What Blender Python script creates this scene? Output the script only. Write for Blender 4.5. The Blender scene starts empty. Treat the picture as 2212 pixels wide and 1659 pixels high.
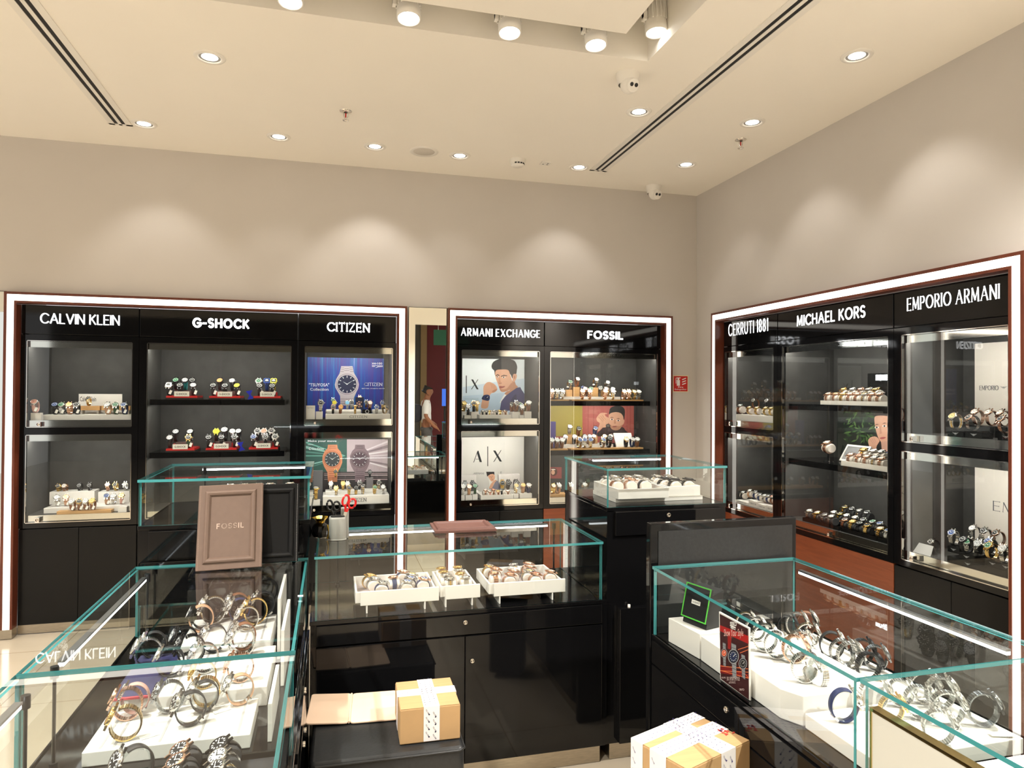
import bpy, bmesh, math, random
from mathutils import Vector, Matrix
random.seed(7)
SC = bpy.context.scene
COL = SC.collection

# ------------------------------------------------------------------ camera, world, exposure
IMW, IMH, FPX = 2212, 1659, 1485.0
YAW, PITCH, ROLL = math.radians(14.70), math.radians(0.625), math.radians(0.36)
CAM = Vector((0.0, 0.0, 1.6))
FW = Vector((math.sin(YAW) * math.cos(PITCH), math.cos(YAW) * math.cos(PITCH), math.sin(PITCH)))
_r = Vector((math.cos(YAW), -math.sin(YAW), 0.0)); _u = _r.cross(FW)
RT = _r * math.cos(ROLL) + _u * math.sin(ROLL)
UP = -_r * math.sin(ROLL) + _u * math.cos(ROLL)
cam_data = bpy.data.cameras.new('camera'); cam = bpy.data.objects.new('camera', cam_data); COL.objects.link(cam)
cam.matrix_world = Matrix(((RT.x, UP.x, -FW.x, CAM.x), (RT.y, UP.y, -FW.y, CAM.y), (RT.z, UP.z, -FW.z, CAM.z), (0, 0, 0, 1)))
cam_data.sensor_fit = 'HORIZONTAL'; cam_data.sensor_width = 36.0; cam_data.lens = 36.0 * FPX / IMW
cam_data.clip_start = 0.05; cam_data.clip_end = 60
SC.camera = cam

world = bpy.data.worlds.new('world'); SC.world = world; world.use_nodes = True
wb = world.node_tree.nodes['Background']
wb.inputs['Color'].default_value = (1.0, 0.985, 0.965, 1); wb.inputs['Strength'].default_value = 1.0
SC.view_settings.view_transform = 'Standard'; SC.view_settings.look = 'None'
SC.view_settings.exposure = -0.06; SC.view_settings.gamma = 1.0
SC.view_settings.use_curve_mapping = False
cy = SC.cycles
cy.max_bounces = 9; cy.diffuse_bounces = 4; cy.glossy_bounces = 4; cy.transmission_bounces = 4
cy.transparent_max_bounces = 28; cy.caustics_reflective = False; cy.caustics_refractive = False
cy.sample_clamp_indirect = 4.0; cy.use_denoising = True
cy.use_adaptive_sampling = True; cy.adaptive_threshold = 0.03

# main levels of the room (metres)
CEIL = 3.23; YW = 5.11; XW = 2.915          # ceiling height, back wall plane, right wall plane
YF = 5.06; XF = 2.865                        # fronts of the light frames on the two walls
DOWN_POWER = 62.0; FRAME_GLOW = 2.6; LED_GLOW = 75.0

def spot(name, loc, target, power, angle, blend=0.4, col=(1, 0.95, 0.88), size=0.03, parent=None):
    l = bpy.data.lights.new(name, 'SPOT'); l.energy = power; l.spot_size = math.radians(angle); l.spot_blend = blend
    l.color = col; l.shadow_soft_size = size
    o = bpy.data.objects.new(name, l); COL.objects.link(o)
    o.location = loc
    o.rotation_euler = (Vector(target) - Vector(loc)).to_track_quat('-Z', 'Y').to_euler()
    return o

# ------------------------------------------------------------------ rays: a pixel of the photograph to a point on a known plane
def ray(px, py): return RT * ((px - IMW / 2) / FPX) + UP * (-(py - IMH / 2) / FPX) + FW
def onY(px, py, Y):
    d = ray(px, py); return CAM + d * ((Y - CAM.y) / d.y)
def onX(px, py, X):
    d = ray(px, py); return CAM + d * ((X - CAM.x) / d.x)
def onZ(px, py, Z):
    d = ray(px, py); return CAM + d * ((Z - CAM.z) / d.z)

# ------------------------------------------------------------------ mesh builder
class MB:
    def __init__(s, T=None): s.v = []; s.f = []; s.m = []; s.s = []; s.T = T
    def add(s, vs, fs, mi=0, smooth=False, M=None):
        b = len(s.v)
        for p in vs:
            p = Vector(p)
            if M is not None: p = M @ p
            if s.T is not None: p = s.T @ p
            s.v.append(p)
        for f in fs:
            s.f.append([i + b for i in f]); s.m.append(mi); s.s.append(smooth)
        return s
    def box(s, x0, x1, y0, y1, z0, z1, mi=0, M=None, edge=None):
        vs = [(x0, y0, z0), (x1, y0, z0), (x1, y1, z0), (x0, y1, z0), (x0, y0, z1), (x1, y0, z1), (x1, y1, z1), (x0, y1, z1)]
        fs = [(0, 3, 2, 1), (4, 5, 6, 7), (0, 1, 5, 4), (1, 2, 6, 5), (2, 3, 7, 6), (3, 0, 4, 7)]
        if edge is None: return s.add(vs, fs, mi, False, M)
        ext = (x1 - x0, y1 - y0, z1 - z0); thin = ext.index(min(ext))
        ax = (2, 2, 1, 0, 1, 0)
        for k, f in enumerate(fs): s.add(vs, [f], mi if ax[k] == thin else edge, False, M)
        return s
    def rbox(s, x0, x1, y0, y1, z0, z1, r, mi=0, M=None, n=3):
        """box with rounded vertical edges and softened top and bottom rims"""
        def ring(i, z):
            o = []
            for cx, cy_, a0 in ((x1 - r, y1 - r, 0), (x0 + r, y1 - r, 90), (x0 + r, y0 + r, 180), (x1 - r, y0 + r, 270)):
                for k in range(n + 1):
                    a = math.radians(a0 + 90 * k / n); q = r - i
                    o.append((cx + q * math.cos(a), cy_ + q * math.sin(a), z))
            return o
        q = min(r * .6, (z1 - z0) * .3)
        rings = [ring(q, z0), ring(q * .3, z0 + q * .3), ring(0, z0 + q), ring(0, z1 - q), ring(q * .3, z1 - q * .3), ring(q, z1)]
        N = len(rings[0]); vs = [p for R_ in rings for p in R_]; fs = []
        for k in range(len(rings) - 1):
            for i in range(N): fs.append((k * N + i, k * N + (i + 1) % N, (k + 1) * N + (i + 1) % N, (k + 1) * N + i))
        s.add(vs, fs, mi, True, M)
        s.add(rings[0], [tuple(reversed(range(N)))], mi, False, M)
        return s.add(rings[-1], [tuple(range(N))], mi, False, M)
    def lathe(s, prof, n=20, mi=0, M=None, smooth=True, caps=False):
        vs = []; fs = []
        for r, z in prof:
            for i in range(n):
                a = 2 * math.pi * i / n; vs.append((r * math.cos(a), r * math.sin(a), z))
        for k in range(len(prof) - 1):
            for i in range(n): fs.append((k * n + i, k * n + (i + 1) % n, (k + 1) * n + (i + 1) % n, (k + 1) * n + i))
        s.add(vs, fs, mi, smooth, M)
        if not caps: return s
        if prof[0][0] > 1e-6: s.add(vs[:n], [tuple(reversed(range(n)))], mi, False, M)
        if prof[-1][0] > 1e-6: s.add(vs[-n:], [tuple(range(n))], mi, False, M)
        return s
    def tube(s, pts, r, n=8, mi=0, M=None, caps=True, closed=False):
        pts = [Vector(p) for p in pts]; vs = []; fs = []; N = len(pts)
        for i, p in enumerate(pts):
            a = pts[i - 1] if (i > 0 or closed) else p; b = pts[(i + 1) % N] if (i < N - 1 or closed) else p
            t = (b - a).normalized()
            q = Vector((0, 0, 1)) if abs(t.z) < .9 else Vector((1, 0, 0))
            u = t.cross(q).normalized(); w = u.cross(t)
            rr = r[i] if isinstance(r, (list, tuple)) else r
            for k in range(n):
                an = 2 * math.pi * k / n; vs.append(p + (u * math.cos(an) + w * math.sin(an)) * rr)
        for i in range(N if closed else N - 1):
            j = (i + 1) % N
            for k in range(n): fs.append((i * n + k, j * n + k, j * n + (k + 1) % n, i * n + (k + 1) % n))
        s.add(vs, fs, mi, True, M)
        if caps and not closed:
            s.add(vs[:n], [tuple(range(n))], mi, False, M); s.add(vs[-n:], [tuple(reversed(range(n)))], mi, False, M)
        return s
    def prism(s, poly, z0, z1, mi=0, M=None):
        n = len(poly)
        ar = sum(poly[i][0] * poly[(i + 1) % n][1] - poly[(i + 1) % n][0] * poly[i][1] for i in range(n))
        if ar < 0: poly = poly[::-1]
        vs = [(x, y, z0) for x, y in poly] + [(x, y, z1) for x, y in poly]
        fs = [tuple(reversed(range(n))), tuple(range(n, 2 * n))] + [(i, (i + 1) % n, n + (i + 1) % n, n + i) for i in range(n)]
        return s.add(vs, fs, mi, False, M)
    def mesh(s, name, mats, off=None):
        me = bpy.data.meshes.new(name)
        o = off or Vector((0, 0, 0))
        me.from_pydata([tuple(p - o) for p in s.v], [], s.f)
        for m in (mats if isinstance(mats, (list, tuple)) else [mats]): me.materials.append(m)
        me.polygons.foreach_set('material_index', s.m); me.polygons.foreach_set('use_smooth', s.s); me.update()
        return me

def link(name, data, parent=None):
    o = bpy.data.objects.new(name, data); COL.objects.link(o)
    if parent is not None: o.parent = parent
    return o
def tag(o, label=None, cat=None, group=None, kind=None):
    if label: o['label'] = label
    if cat: o['category'] = cat
    if group: o['group'] = group
    if kind: o['kind'] = kind
    return o
ROOT_AT = {}
def thing(name, label, cat, loc=(0, 0, 0), rz=0.0, group=None):
    o = bpy.data.objects.new(name, None); COL.objects.link(o); o.empty_display_size = .02
    o.location = loc; o.rotation_euler = (0, 0, rz)
    ROOT_AT[o.name] = Vector(loc)
    return tag(o, label, cat, group)
def base(o):
    while o.parent is not None: o = o.parent
    return ROOT_AT.get(o.name, Vector((0, 0, 0)))
def part(name, mb, mats, parent, label=None, bevel=0):
    """mesh whose points are world points, hung under its thing"""
    o = link(name, mb.mesh(name, mats, base(parent)), parent)
    if label: o['label'] = label
    if bevel: bev(o, bevel)
    return o
def solo(name, mb, mats, label, cat, group=None, bevel=0, org=None):
    """a thing that is one mesh; its origin at its base"""
    if org is None:
        xs = [p.x for p in mb.v]; ys = [p.y for p in mb.v]; zs = [p.z for p in mb.v]
        org = Vector(((min(xs) + max(xs)) / 2, (min(ys) + max(ys)) / 2, min(zs)))
    o = link(name, mb.mesh(name, mats, org)); o.location = org; ROOT_AT[o.name] = Vector(org)
    if bevel: bev(o, bevel)
    return tag(o, label, cat, group)
def bev(o, w, seg=2):
    m = o.modifiers.new('soft_edges', 'BEVEL'); m.width = w; m.segments = seg; m.limit_method = 'ANGLE'; m.angle_limit = math.radians(40)
def struct(name, mb, mats, bevel=0):
    o = link(name, mb.mesh(name, mats)); o['kind'] = 'structure'
    if bevel: bev(o, bevel)
    return o

# ------------------------------------------------------------------ materials
MATS = {}
def lin(c): return tuple(((x / 255) / 12.92 if x / 255 <= .04045 else ((x / 255 + .055) / 1.055) ** 2.4) for x in c)
def mat(name, col, rough=.5, metal=0.0, spec=.5, noise=0.0, nscale=20.0, stretch=(1, 1, 1), bump=0.0, emit=None, es=1.0, coat=0.0):
    if name in MATS: return MATS[name]
    m = bpy.data.materials.new(name); m.use_nodes = True; nt = m.node_tree; b = nt.nodes['Principled BSDF']
    b.inputs['Base Color'].default_value = (*col, 1); b.inputs['Roughness'].default_value = rough
    b.inputs['Metallic'].default_value = metal; b.inputs['Specular IOR Level'].default_value = spec
    b.inputs['Coat Weight'].default_value = coat
    if emit:
        b.inputs['Emission Color'].default_value = (*emit, 1); b.inputs['Emission Strength'].default_value = es
    if noise or bump:
        tc = nt.nodes.new('ShaderNodeTexCoord'); mp = nt.nodes.new('ShaderNodeMapping'); nz = nt.nodes.new('ShaderNodeTexNoise')
        mp.inputs['Scale'].default_value = stretch; nz.inputs['Scale'].default_value = nscale; nz.inputs['Detail'].default_value = 4
        nt.links.new(tc.outputs['Object'], mp.inputs['Vector']); nt.links.new(mp.outputs['Vector'], nz.inputs['Vector'])
        if noise:
            cr = nt.nodes.new('ShaderNodeValToRGB'); cr.color_ramp.elements[0].position = .3; cr.color_ramp.elements[1].position = .7
            cr.color_ramp.elements[0].color = (*[c * (1 - noise) for c in col], 1); cr.color_ramp.elements[1].color = (*[min(1, c * (1 + noise)) for c in col], 1)
            nt.links.new(nz.outputs['Fac'], cr.inputs['Fac']); nt.links.new(cr.outputs['Color'], b.inputs['Base Color'])
        if bump:
            bp = nt.nodes.new('ShaderNodeBump'); bp.inputs['Strength'].default_value = bump; bp.inputs['Distance'].default_value = .004
            nt.links.new(nz.outputs['Fac'], bp.inputs['Height']); nt.links.new(bp.outputs['Normal'], b.inputs['Normal'])
    MATS[name] = m; return m
def glass(name, tint=(.975, .99, .985), ior=1.5, rough=0.0):
    m = bpy.data.materials.new(name); m.use_nodes = True; nt = m.node_tree; nt.nodes.remove(nt.nodes['Principled BSDF'])
    out = nt.nodes['Material Output']; tr = nt.nodes.new('ShaderNodeBsdfTransparent'); gl = nt.nodes.new('ShaderNodeBsdfGlossy')
    fr = nt.nodes.new('ShaderNodeFresnel'); ge = nt.nodes.new('ShaderNodeNewGeometry'); iv = nt.nodes.new('ShaderNodeMath'); mu = nt.nodes.new('ShaderNodeMath'); mx = nt.nodes.new('ShaderNodeMixShader')
    tr.inputs['Color'].default_value = (*tint, 1); gl.inputs['Roughness'].default_value = rough; gl.inputs['Color'].default_value = (1, 1, 1, 1)
    fr.inputs['IOR'].default_value = ior; iv.operation = 'SUBTRACT'; iv.inputs[0].default_value = 1.0; mu.operation = 'MULTIPLY'
    nt.links.new(ge.outputs['Backfacing'], iv.inputs[1]); nt.links.new(iv.outputs[0], mu.inputs[0]); nt.links.new(fr.outputs[0], mu.inputs[1])
    nt.links.new(mu.outputs[0], mx.inputs[0]); nt.links.new(tr.outputs[0], mx.inputs[1]); nt.links.new(gl.outputs[0], mx.inputs[2])
    nt.links.new(mx.outputs[0], out.inputs['Surface']); MATS[name] = m; return m
GLASS = glass('clear_glass', ior=1.62); EDGE = mat('glass_edge_teal', (.06, .28, .29), .1, 0, .8, emit=None)
ACRYL = glass('clear_acrylic', (.93, .95, .95), 1.5, .05)
WALLM = mat('wall_paint_greige', lin((206, 200, 193)), .85, noise=.015, nscale=3)
CEILM = mat('ceiling_paint_cream', lin((250, 245, 235)), .9, noise=.012, nscale=1.6)
WHITEP = mat('white_fixture_paint', (.86, .83, .77), .5)
BLACKG = mat('black_gloss_lacquer', (.005, .005, .0055), .05, 0, .34, noise=.1, nscale=4)
BLACKS = mat('black_satin_panel', (.008, .008, .008), .2, 0, .2)
LINING = mat('charcoal_fabric_lining', (.042, .041, .039), .75, noise=.18, nscale=9)
CHROME = mat('polished_chrome', (.78, .75, .70), .05, 1)
MIRRORM = mat('silver_mirror', (.82, .84, .80), .0, 1)
STEEL = mat('brushed_steel', (.50, .45, .37), .32, 1, noise=.1, nscale=30, stretch=(1, 1, 8))
GLOW = mat('frame_light_diffuser', (.9, .9, .88), .5, emit=(1, .955, .86), es=FRAME_GLOW)
LED = mat('led_tape', (.9, .9, .9), .4, emit=(1, .95, .86), es=LED_GLOW)
LEDC = mat('cool_led_tape', (.9, .9, .9), .4, emit=(.93, .97, 1.0), es=8)
SIGN = mat('lit_sign_letter', (.9, .9, .9), .4, emit=(.95, .98, 1.0), es=2.0)
LAMP = mat('lamp_lens', (1, 1, 1), .3, emit=(1, .96, .88), es=14)
DARK = mat('slot_black', (.004, .004, .004), .6)
WHITE = mat('white_display_board', lin((238, 234, 228)), .45, noise=.02, nscale=12)
WHITEL = mat('pale_leatherette', lin((236, 230, 226)), .55, noise=.03, nscale=60, bump=.1)
PILLOW = mat('cream_velvet', lin((232, 222, 212)), .8, noise=.04, nscale=40)
PILLOWK = mat('charcoal_velvet', (.03, .03, .032), .7, noise=.1, nscale=40)
OAK = mat('light_oak', lin((205, 160, 105)), .5, noise=.14, nscale=9, stretch=(1, 6, 22))
CARD = mat('kraft_cardboard', lin((178, 144, 100)), .8, noise=.06, nscale=7, stretch=(1, 12, 1))
LEATHER = mat('black_leather', (.018, .019, .020), .38, 0, .4, noise=.15, nscale=90, bump=.12)
BLACKP = mat('black_plastic', (.012, .012, .013), .3)
INK = mat('black_print', (.02, .02, .022), .6)
INKG = mat('grey_print', (.14, .14, .15), .6)
INKW = mat('white_print', (.9, .9, .9), .6)
REDP = mat('red_plastic', (.62, .012, .012), .28)
PAPER = mat('white_paper', lin((240, 238, 232)), .7)
GOLDM = mat('polished_gold', (.90, .62, .24), .14, 1)

def wood(name, c0, c1, rough=.3, vert=True):
    m = bpy.data.materials.new(name); m.use_nodes = True; nt = m.node_tree; b = nt.nodes['Principled BSDF']
    tc = nt.nodes.new('ShaderNodeTexCoord'); mp = nt.nodes.new('ShaderNodeMapping'); nz = nt.nodes.new('ShaderNodeTexNoise'); cr = nt.nodes.new('ShaderNodeValToRGB')
    mp.inputs['Scale'].default_value = (2.2, 2.2, 30) if not vert else (30, 30, 2.0)
    nz.inputs['Scale'].default_value = 1.2; nz.inputs['Detail'].default_value = 6; nz.inputs['Roughness'].default_value = .65; nz.inputs['Distortion'].default_value = .9
    cr.color_ramp.elements[0].position = .3; cr.color_ramp.elements[1].position = .72
    cr.color_ramp.elements[0].color = (*c0, 1); cr.color_ramp.elements[1].color = (*c1, 1)
    nt.links.new(tc.outputs['Object'], mp.inputs['Vector']); nt.links.new(mp.outputs['Vector'], nz.inputs['Vector'])
    nt.links.new(nz.outputs['Fac'], cr.inputs['Fac']); nt.links.new(cr.outputs['Color'], b.inputs['Base Color']); b.inputs['Roughness'].default_value = rough
    MATS[name] = m; return m
WOODV = wood('cherry_wood_upright', (.10, .022, .010), (.15, .036, .016))
WOODH = wood('cherry_wood_level', (.17, .040, .014), (.26, .068, .025), .35, False)

def floor_mat():
    m = bpy.data.materials.new('cream_marble_tile'); m.use_nodes = True; nt = m.node_tree; b = nt.nodes['Principled BSDF']
    tc = nt.nodes.new('ShaderNodeTexCoord'); br = nt.nodes.new('ShaderNodeTexBrick'); nz = nt.nodes.new('ShaderNodeTexNoise'); mx = nt.nodes.new('ShaderNodeMix'); mx.data_type = 'RGBA'; mx.blend_type = 'MULTIPLY'
    br.inputs['Scale'].default_value = 1.0; br.inputs['Brick Width'].default_value = .8; br.inputs['Row Height'].default_value = .8; br.inputs['Mortar Size'].default_value = .003; br.offset = 0
    br.inputs['Color1'].default_value = (*lin((222, 209, 188)), 1); br.inputs['Color2'].default_value = (*lin((216, 202, 180)), 1); br.inputs['Mortar'].default_value = (*lin((170, 150, 120)), 1)
    nz.inputs['Scale'].default_value = 2.2; nz.inputs['Detail'].default_value = 6; nz.inputs['Distortion'].default_value = 1.5
    cr = nt.nodes.new('ShaderNodeValToRGB'); cr.color_ramp.elements[0].color = (.82, .8, .76, 1); cr.color_ramp.elements[1].color = (1, 1, 1, 1)
    nt.links.new(tc.outputs['Object'], br.inputs['Vector']); nt.links.new(tc.outputs['Object'], nz.inputs['Vector']); nt.links.new(nz.outputs['Fac'], cr.inputs['Fac'])
    mx.inputs[0].default_value = 1; nt.links.new(br.outputs['Color'], mx.inputs[6]); nt.links.new(cr.outputs['Color'], mx.inputs[7])
    nt.links.new(mx.outputs[2], b.inputs['Base Color']); b.inputs['Roughness'].default_value = .12
    return m
FLOORM = floor_mat()

# ------------------------------------------------------------------ room shell
struct('floor', MB().box(-6, 6, -9, 5.3, -.06, 0), FLOORM)
# back wall with openings where the cabinets are let in: built as the parts around them
mb = MB()
TOPZ = 2.15
mb.box(-6, XW + .9, YW, YW + .6, TOPZ + .07, CEIL + .4)
for a, b in ((-6, -2.02), (.525, .838), (2.668, XW)): mb.box(a, b, YW, YW + .6, 0, TOPZ + .07)
struct('wall_back', mb, WALLM)
mb = MB()
mb.box(XW, XW + .6, -1.6, YW, TOPZ + .08, CEIL + .4)
for a, b in ((-1.6, 2.30), (4.795, YW)): mb.box(XW, XW + .6, a, b, 0, TOPZ + .08)
struct('wall_right', mb, WALLM)
# ceiling with a rectangular opening for the track-light trough
HX0, HX1, HY0, HY1 = -1.02, 1.492, -.2, 3.09
mb = MB()
mb.box(-6, XW + .6, HY1, YW + .3, CEIL, CEIL + .05).box(-6, XW + .6, -1.6, HY0, CEIL, CEIL + .05)
mb.box(-6, HX0, HY0, HY1, CEIL, CEIL + .05).box(HX1, XW + .6, HY0, HY1, CEIL, CEIL + .05)
TR = .34
mb.box(HX0 - .03, HX0, HY0, HY1, CEIL + .05, CEIL + TR).box(HX1, HX1 + .03, HY0, HY1, CEIL + .05, CEIL + TR)
mb.box(HX0 - .03, HX1 + .03, HY1, HY1 + .03, CEIL + .05, CEIL + TR).box(HX0 - .03, HX1 + .03, HY0 - .03, HY0, CEIL + .05, CEIL + TR)
mb.box(HX0 - .03, HX1 + .03, HY0 - .03, HY1 + .03, CEIL + TR, CEIL + TR + .04)
struct('ceiling', mb, CEILM)
ISL = 3.245
struct('ceiling_trim', MB().box(HX0 + .21, 1.293, HY0 + .2, 2.905, ISL, CEIL + TR), CEILM)

# ------------------------------------------------------------------ ceiling fixtures
def T_at(x, y, z, rz=0, rx=0, s=1): return Matrix.Translation((x, y, z)) @ Matrix.Rotation(rz, 4, 'Z') @ Matrix.Rotation(rx, 4, 'X') @ Matrix.Diagonal((s, s, s, 1))
DOWN = [  # pixel, label, aim on the wall
    (311, 267, 'round recessed downlight touching the end of the left slot diffuser', 'b'),
    (602, 295, 'round recessed downlight second from left in the row along back wall', 'b'),
    (810, 316, 'round recessed downlight just left of the round ceiling speaker', 'b'),
    (993, 336, 'round recessed downlight between the ceiling speaker and the smoke detector', 'b'),
    (1251, 361, 'round recessed downlight at the far end of the right slot diffuser', 'b'),
    (1482, 355, 'round recessed downlight nearest the room corner beside right wall', 's'),
    (1625, 264, 'round recessed downlight above the right wall beside the right sprinkler', 's'),
    (1851, 120, 'largest round recessed downlight, nearest along the right wall', 's'),
    (1380, 241, 'round recessed downlight below the larger dome camera, left of the right diffuser', 'd'),
    (453, 123, 'round recessed downlight alone right of the left slot diffuser', 'd')]
WB = {311: .16, 602: .08, 810: .26, 993: .08, 1251: .18, 1482: .09, 1625: .17, 1851: .22}      # how hard each lamp is turned to its wall
proto = None
for px, py, lab, aim in DOWN:
    p = onZ(px, py, CEIL)
    if proto is None:
        t = thing('recessed_downlight', lab, 'ceiling light', p, 0, 'recessed downlights'); proto = t
        T = Matrix.Translation(p)
        part('trim_ring', MB(T).lathe([(.049, -.001), (.053, -.007), (.07, -.006), (.074, -.001), (.074, .0)], 40), WHITEP, t)
        part('reflector', MB(T).lathe([(.050, -.003), (.046, -.001), (.037, -.0016)], 32), mat('lamp_gimbal_grey', (.25, .24, .22), .4), t)
        part('lens', MB(T).lathe([(.0, -.006), (.028, -.0055), (.038, -.002)], 32), LAMP, t)
    else:
        t = proto.copy(); COL.objects.link(t); t.location = p; t['label'] = lab
        for ch in proto.children:
            c = ch.copy(); COL.objects.link(c); c.parent = t
    q = p - Vector((0, 0, .03))
    k_ = 1.45 if WB.get(px, .5) > .15 else .3
    tgt = (p.x, YW, k_) if aim == 'b' else ((XW, p.y, k_) if aim == 's' else (p.x, p.y - .2, 0))
    spot('downlight_beam', q, tgt, DOWN_POWER * {'b': WB.get(px, .5), 's': WB.get(px, .5), 'd': 1.6}[aim], 84 if aim != 'd' else 110, .6)
# added out-of-frame downlights, boosted so floor bounce brightens the ceiling
for x, y in ((-1.3, 1.6), (-1.3, .0), (2.35, 1.2), (2.35, -.4), (-3.0, 3.4), (-3.0, 1.4)):
    t = proto.copy(); COL.objects.link(t); t.location = (x, y, CEIL)
    t['label'] = 'added unseen downlight out of frame, boosted to brighten floor and ceiling'
    for ch in proto.children:
        c = ch.copy(); COL.objects.link(c); c.parent = t
    spot('downlight_beam', (x, y, CEIL - .03), (x, y, 0), DOWN_POWER * (7.2 if x > -2 else 2.6), 135, .8)

# track spotlights in the trough
TRK = [(632, 10, 'white track spotlight cut by the top edge, leftmost of the trough row'),
       (877, 36, 'white ribbed track spotlight second from left in ceiling trough'),
       (1087, 68, 'white ribbed track spotlight third from left in ceiling trough'),
       (1265, 96, 'white ribbed track spotlight left of the trough corner'),
       (1418, 62, 'white ribbed track spotlight on the right leg of the trough')]
def track_head(p, lab, tilt):
    t = thing('track_spotlight', lab, 'spotlight', p, 0, 'track spotlights')
    T = Matrix.Translation(p) @ Matrix.Rotation(tilt[1], 4, 'Z') @ Matrix.Rotation(tilt[0], 4, 'X')
    prof = [(.020, .165), (.034, .155), (.043, .12), (.049, .07), (.052, .03), (.052, 0), (.047, 0), (.045, .006)]
    part('lamp_body', MB(T).lathe(prof, 36, caps=True), WHITEP, t)
    fins = MB(T)
    for k in range(18):
        a = 2 * math.pi * k / 18
        fins.box(-.0025, .0025, .034, .056, .05, .135, 0, Matrix.Rotation(a, 4, 'Z'))
    part('cooling_fins', fins, WHITEP, t)
    part('lens', MB(T).lathe([(0, .004), (.03, .003), (.046, .005)], 30), LAMP, t)
    part('yoke', MB().box(p.x - .07, p.x - .055, p.y - .015, p.y + .015, p.z + .05, CEIL + .28).box(p.x - .07, p.x - .03, p.y - .01, p.y + .01, p.z + .06, p.z + .09), WHITEP, t)
    part('driver_box', MB().box(p.x - .085, p.x + .085, p.y - .018, p.y + .018, CEIL + .285, CEIL + .318), WHITEP, t)
    return t
for k, (px, py, lab) in enumerate(TRK):
    p = onZ(px, py, 3.285 if k < 4 else 3.30); p.z -= .02
    if k < 4: p.y = 2.985; p.z -= .052
    track_head(p, lab, (math.radians(-8 if k < 4 else -4), 0 if k < 4 else math.radians(20)))
    spot('track_beam', p - Vector((0, 0, .02)), (p.x, p.y + 1.2, .5) if k < 4 else (p.x - .5, p.y - .3, .5), DOWN_POWER * 1.1, 50, .6)
solo('lighting_track', MB().box(HX0 + .1, 1.45, 2.96, 2.99, CEIL + .318, CEIL + .34), WHITEP, 'white lighting track across the back of the ceiling trough', 'lighting track')
solo('lighting_track', MB().box(1.37, 1.40, 0, 2.95, CEIL + .318, CEIL + .34), WHITEP, 'white lighting track along the right side of the ceiling trough', 'lighting track')

# slot diffusers
def diffuser(x0, x1, y1, lab):
    t = thing('ceiling_vent', lab, 'air vent', ((x0 + x1) / 2, y1 / 2, CEIL), 0, 'linear slot diffusers')
    w = x1 - x0; y0 = .6; b = .034; sl = .0215; g = (w - 2 * b - 2 * sl)
    mb = MB(); z0, z1 = CEIL - .004, CEIL
    for a, c in ((x0, x0 + b), (x0 + b + sl, x0 + b + sl + g), (x1 - b, x1)): mb.box(a, c, y0, y1, z0, z1)
    mb.box(x0, x1, y1 - .02, y1, z0, z1)
    part('flange', mb, WHITEP, t)
    for a in (x0 + b, x1 - b - sl):
        part('slot', MB().box(a, a + sl, y0, y1 - .02, CEIL - .0015, CEIL - .0003), DARK, t)
diffuser(-1.335, -1.205, 4.70, 'white slot diffuser with two black slots running along left ceiling')
diffuser(1.818, 1.948, 4.725, 'white slot diffuser with two black slots running along right ceiling')

def dome_camera(px, py, lab, s=1.0):
    p = onZ(px, py, CEIL); T = Matrix.Translation(p) @ Matrix.Rotation(math.radians(10), 4, 'Z')
    t = thing('dome_camera', lab, 'security camera', p, 0, 'dome cameras')
    part('mount_base', MB(T).lathe([(.058 * s, 0), (.058 * s, -.012 * s), (.052 * s, -.035 * s), (.046 * s, -.055 * s)], 36), WHITEP, t)
    c = Vector((0, -.012 * s, -.058 * s)); pr = [(.044 * s * math.sin(math.radians(a)), -.044 * s * math.cos(math.radians(a))) for a in range(0, 181, 12)]
    part('eyeball', MB(T).lathe(pr, 32, 0, Matrix.Translation(c)), WHITEP, t)
    F = T @ Matrix.Translation(c) @ Matrix.Rotation(math.radians(116), 4, 'X')
    part('face_plate', MB(F).lathe([(.033 * s, .030 * s), (.033 * s, .044 * s), (.029 * s, .0455 * s), (0, .0455 * s)], 30), WHITEP, t)
    for sx in (-1, 1):
        part('camera_lens', MB(F).lathe([(.0095 * s, .0450 * s), (.0095 * s, .0475 * s), (0, .048 * s)], 20, 0, Matrix.Translation((sx * .013 * s, .004 * s, 0))), BLACKP, t)
dome_camera(1356, 160, 'white dome camera with two black lenses, larger and nearer, beside the trough corner', 1.03)
dome_camera(1412, 402, 'small white dome camera in the far room corner above back wall', 1.08)
for px, py, lab in ((747, 240, 'chrome pendent sprinkler with red bulb in the middle of the ceiling'), (1600, 302, 'chrome pendent sprinkler with red bulb near the right wall')):
    p = onZ(px, py, CEIL); t = thing('fire_sprinkler', lab, 'sprinkler', p, 0, 'fire sprinklers'); T = Matrix.Translation(p)
    part('escutcheon', MB(T).lathe([(.036, 0), (.034, -.005), (.012, -.008)], 28), CHROME, t)
    part('frame_arms', MB(T).tube([(-.012, 0, -.006), (-.012, 0, -.03), (0, 0, -.052)], .003).tube([(.012, 0, -.006), (.012, 0, -.03), (0, 0, -.052)], .003), CHROME, t)
    part('glass_bulb', MB(T).lathe([(0, -.010), (.004, -.014), (.004, -.034), (0, -.042)], 12), REDP, t)
    part('deflector', MB(T).lathe([(.018, -.055), (.019, -.052), (0, -.050)], 16), CHROME, t)
p = onZ(916, 327, CEIL); T = Matrix.Translation(p); t = thing('ceiling_speaker', 'white round flush speaker in the ceiling near back wall', 'speaker', p)
part('speaker_rim', MB(T).lathe([(.072, -.004), (.094, -.006), (.098, 0)], 44), WHITEP, t)
part('speaker_grille', MB(T).lathe([(0, -.004), (.07, -.004), (.072, -.002)], 44), mat('speaker_mesh', (.62, .58, .52), .7, noise=.1, nscale=300), t)
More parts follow.
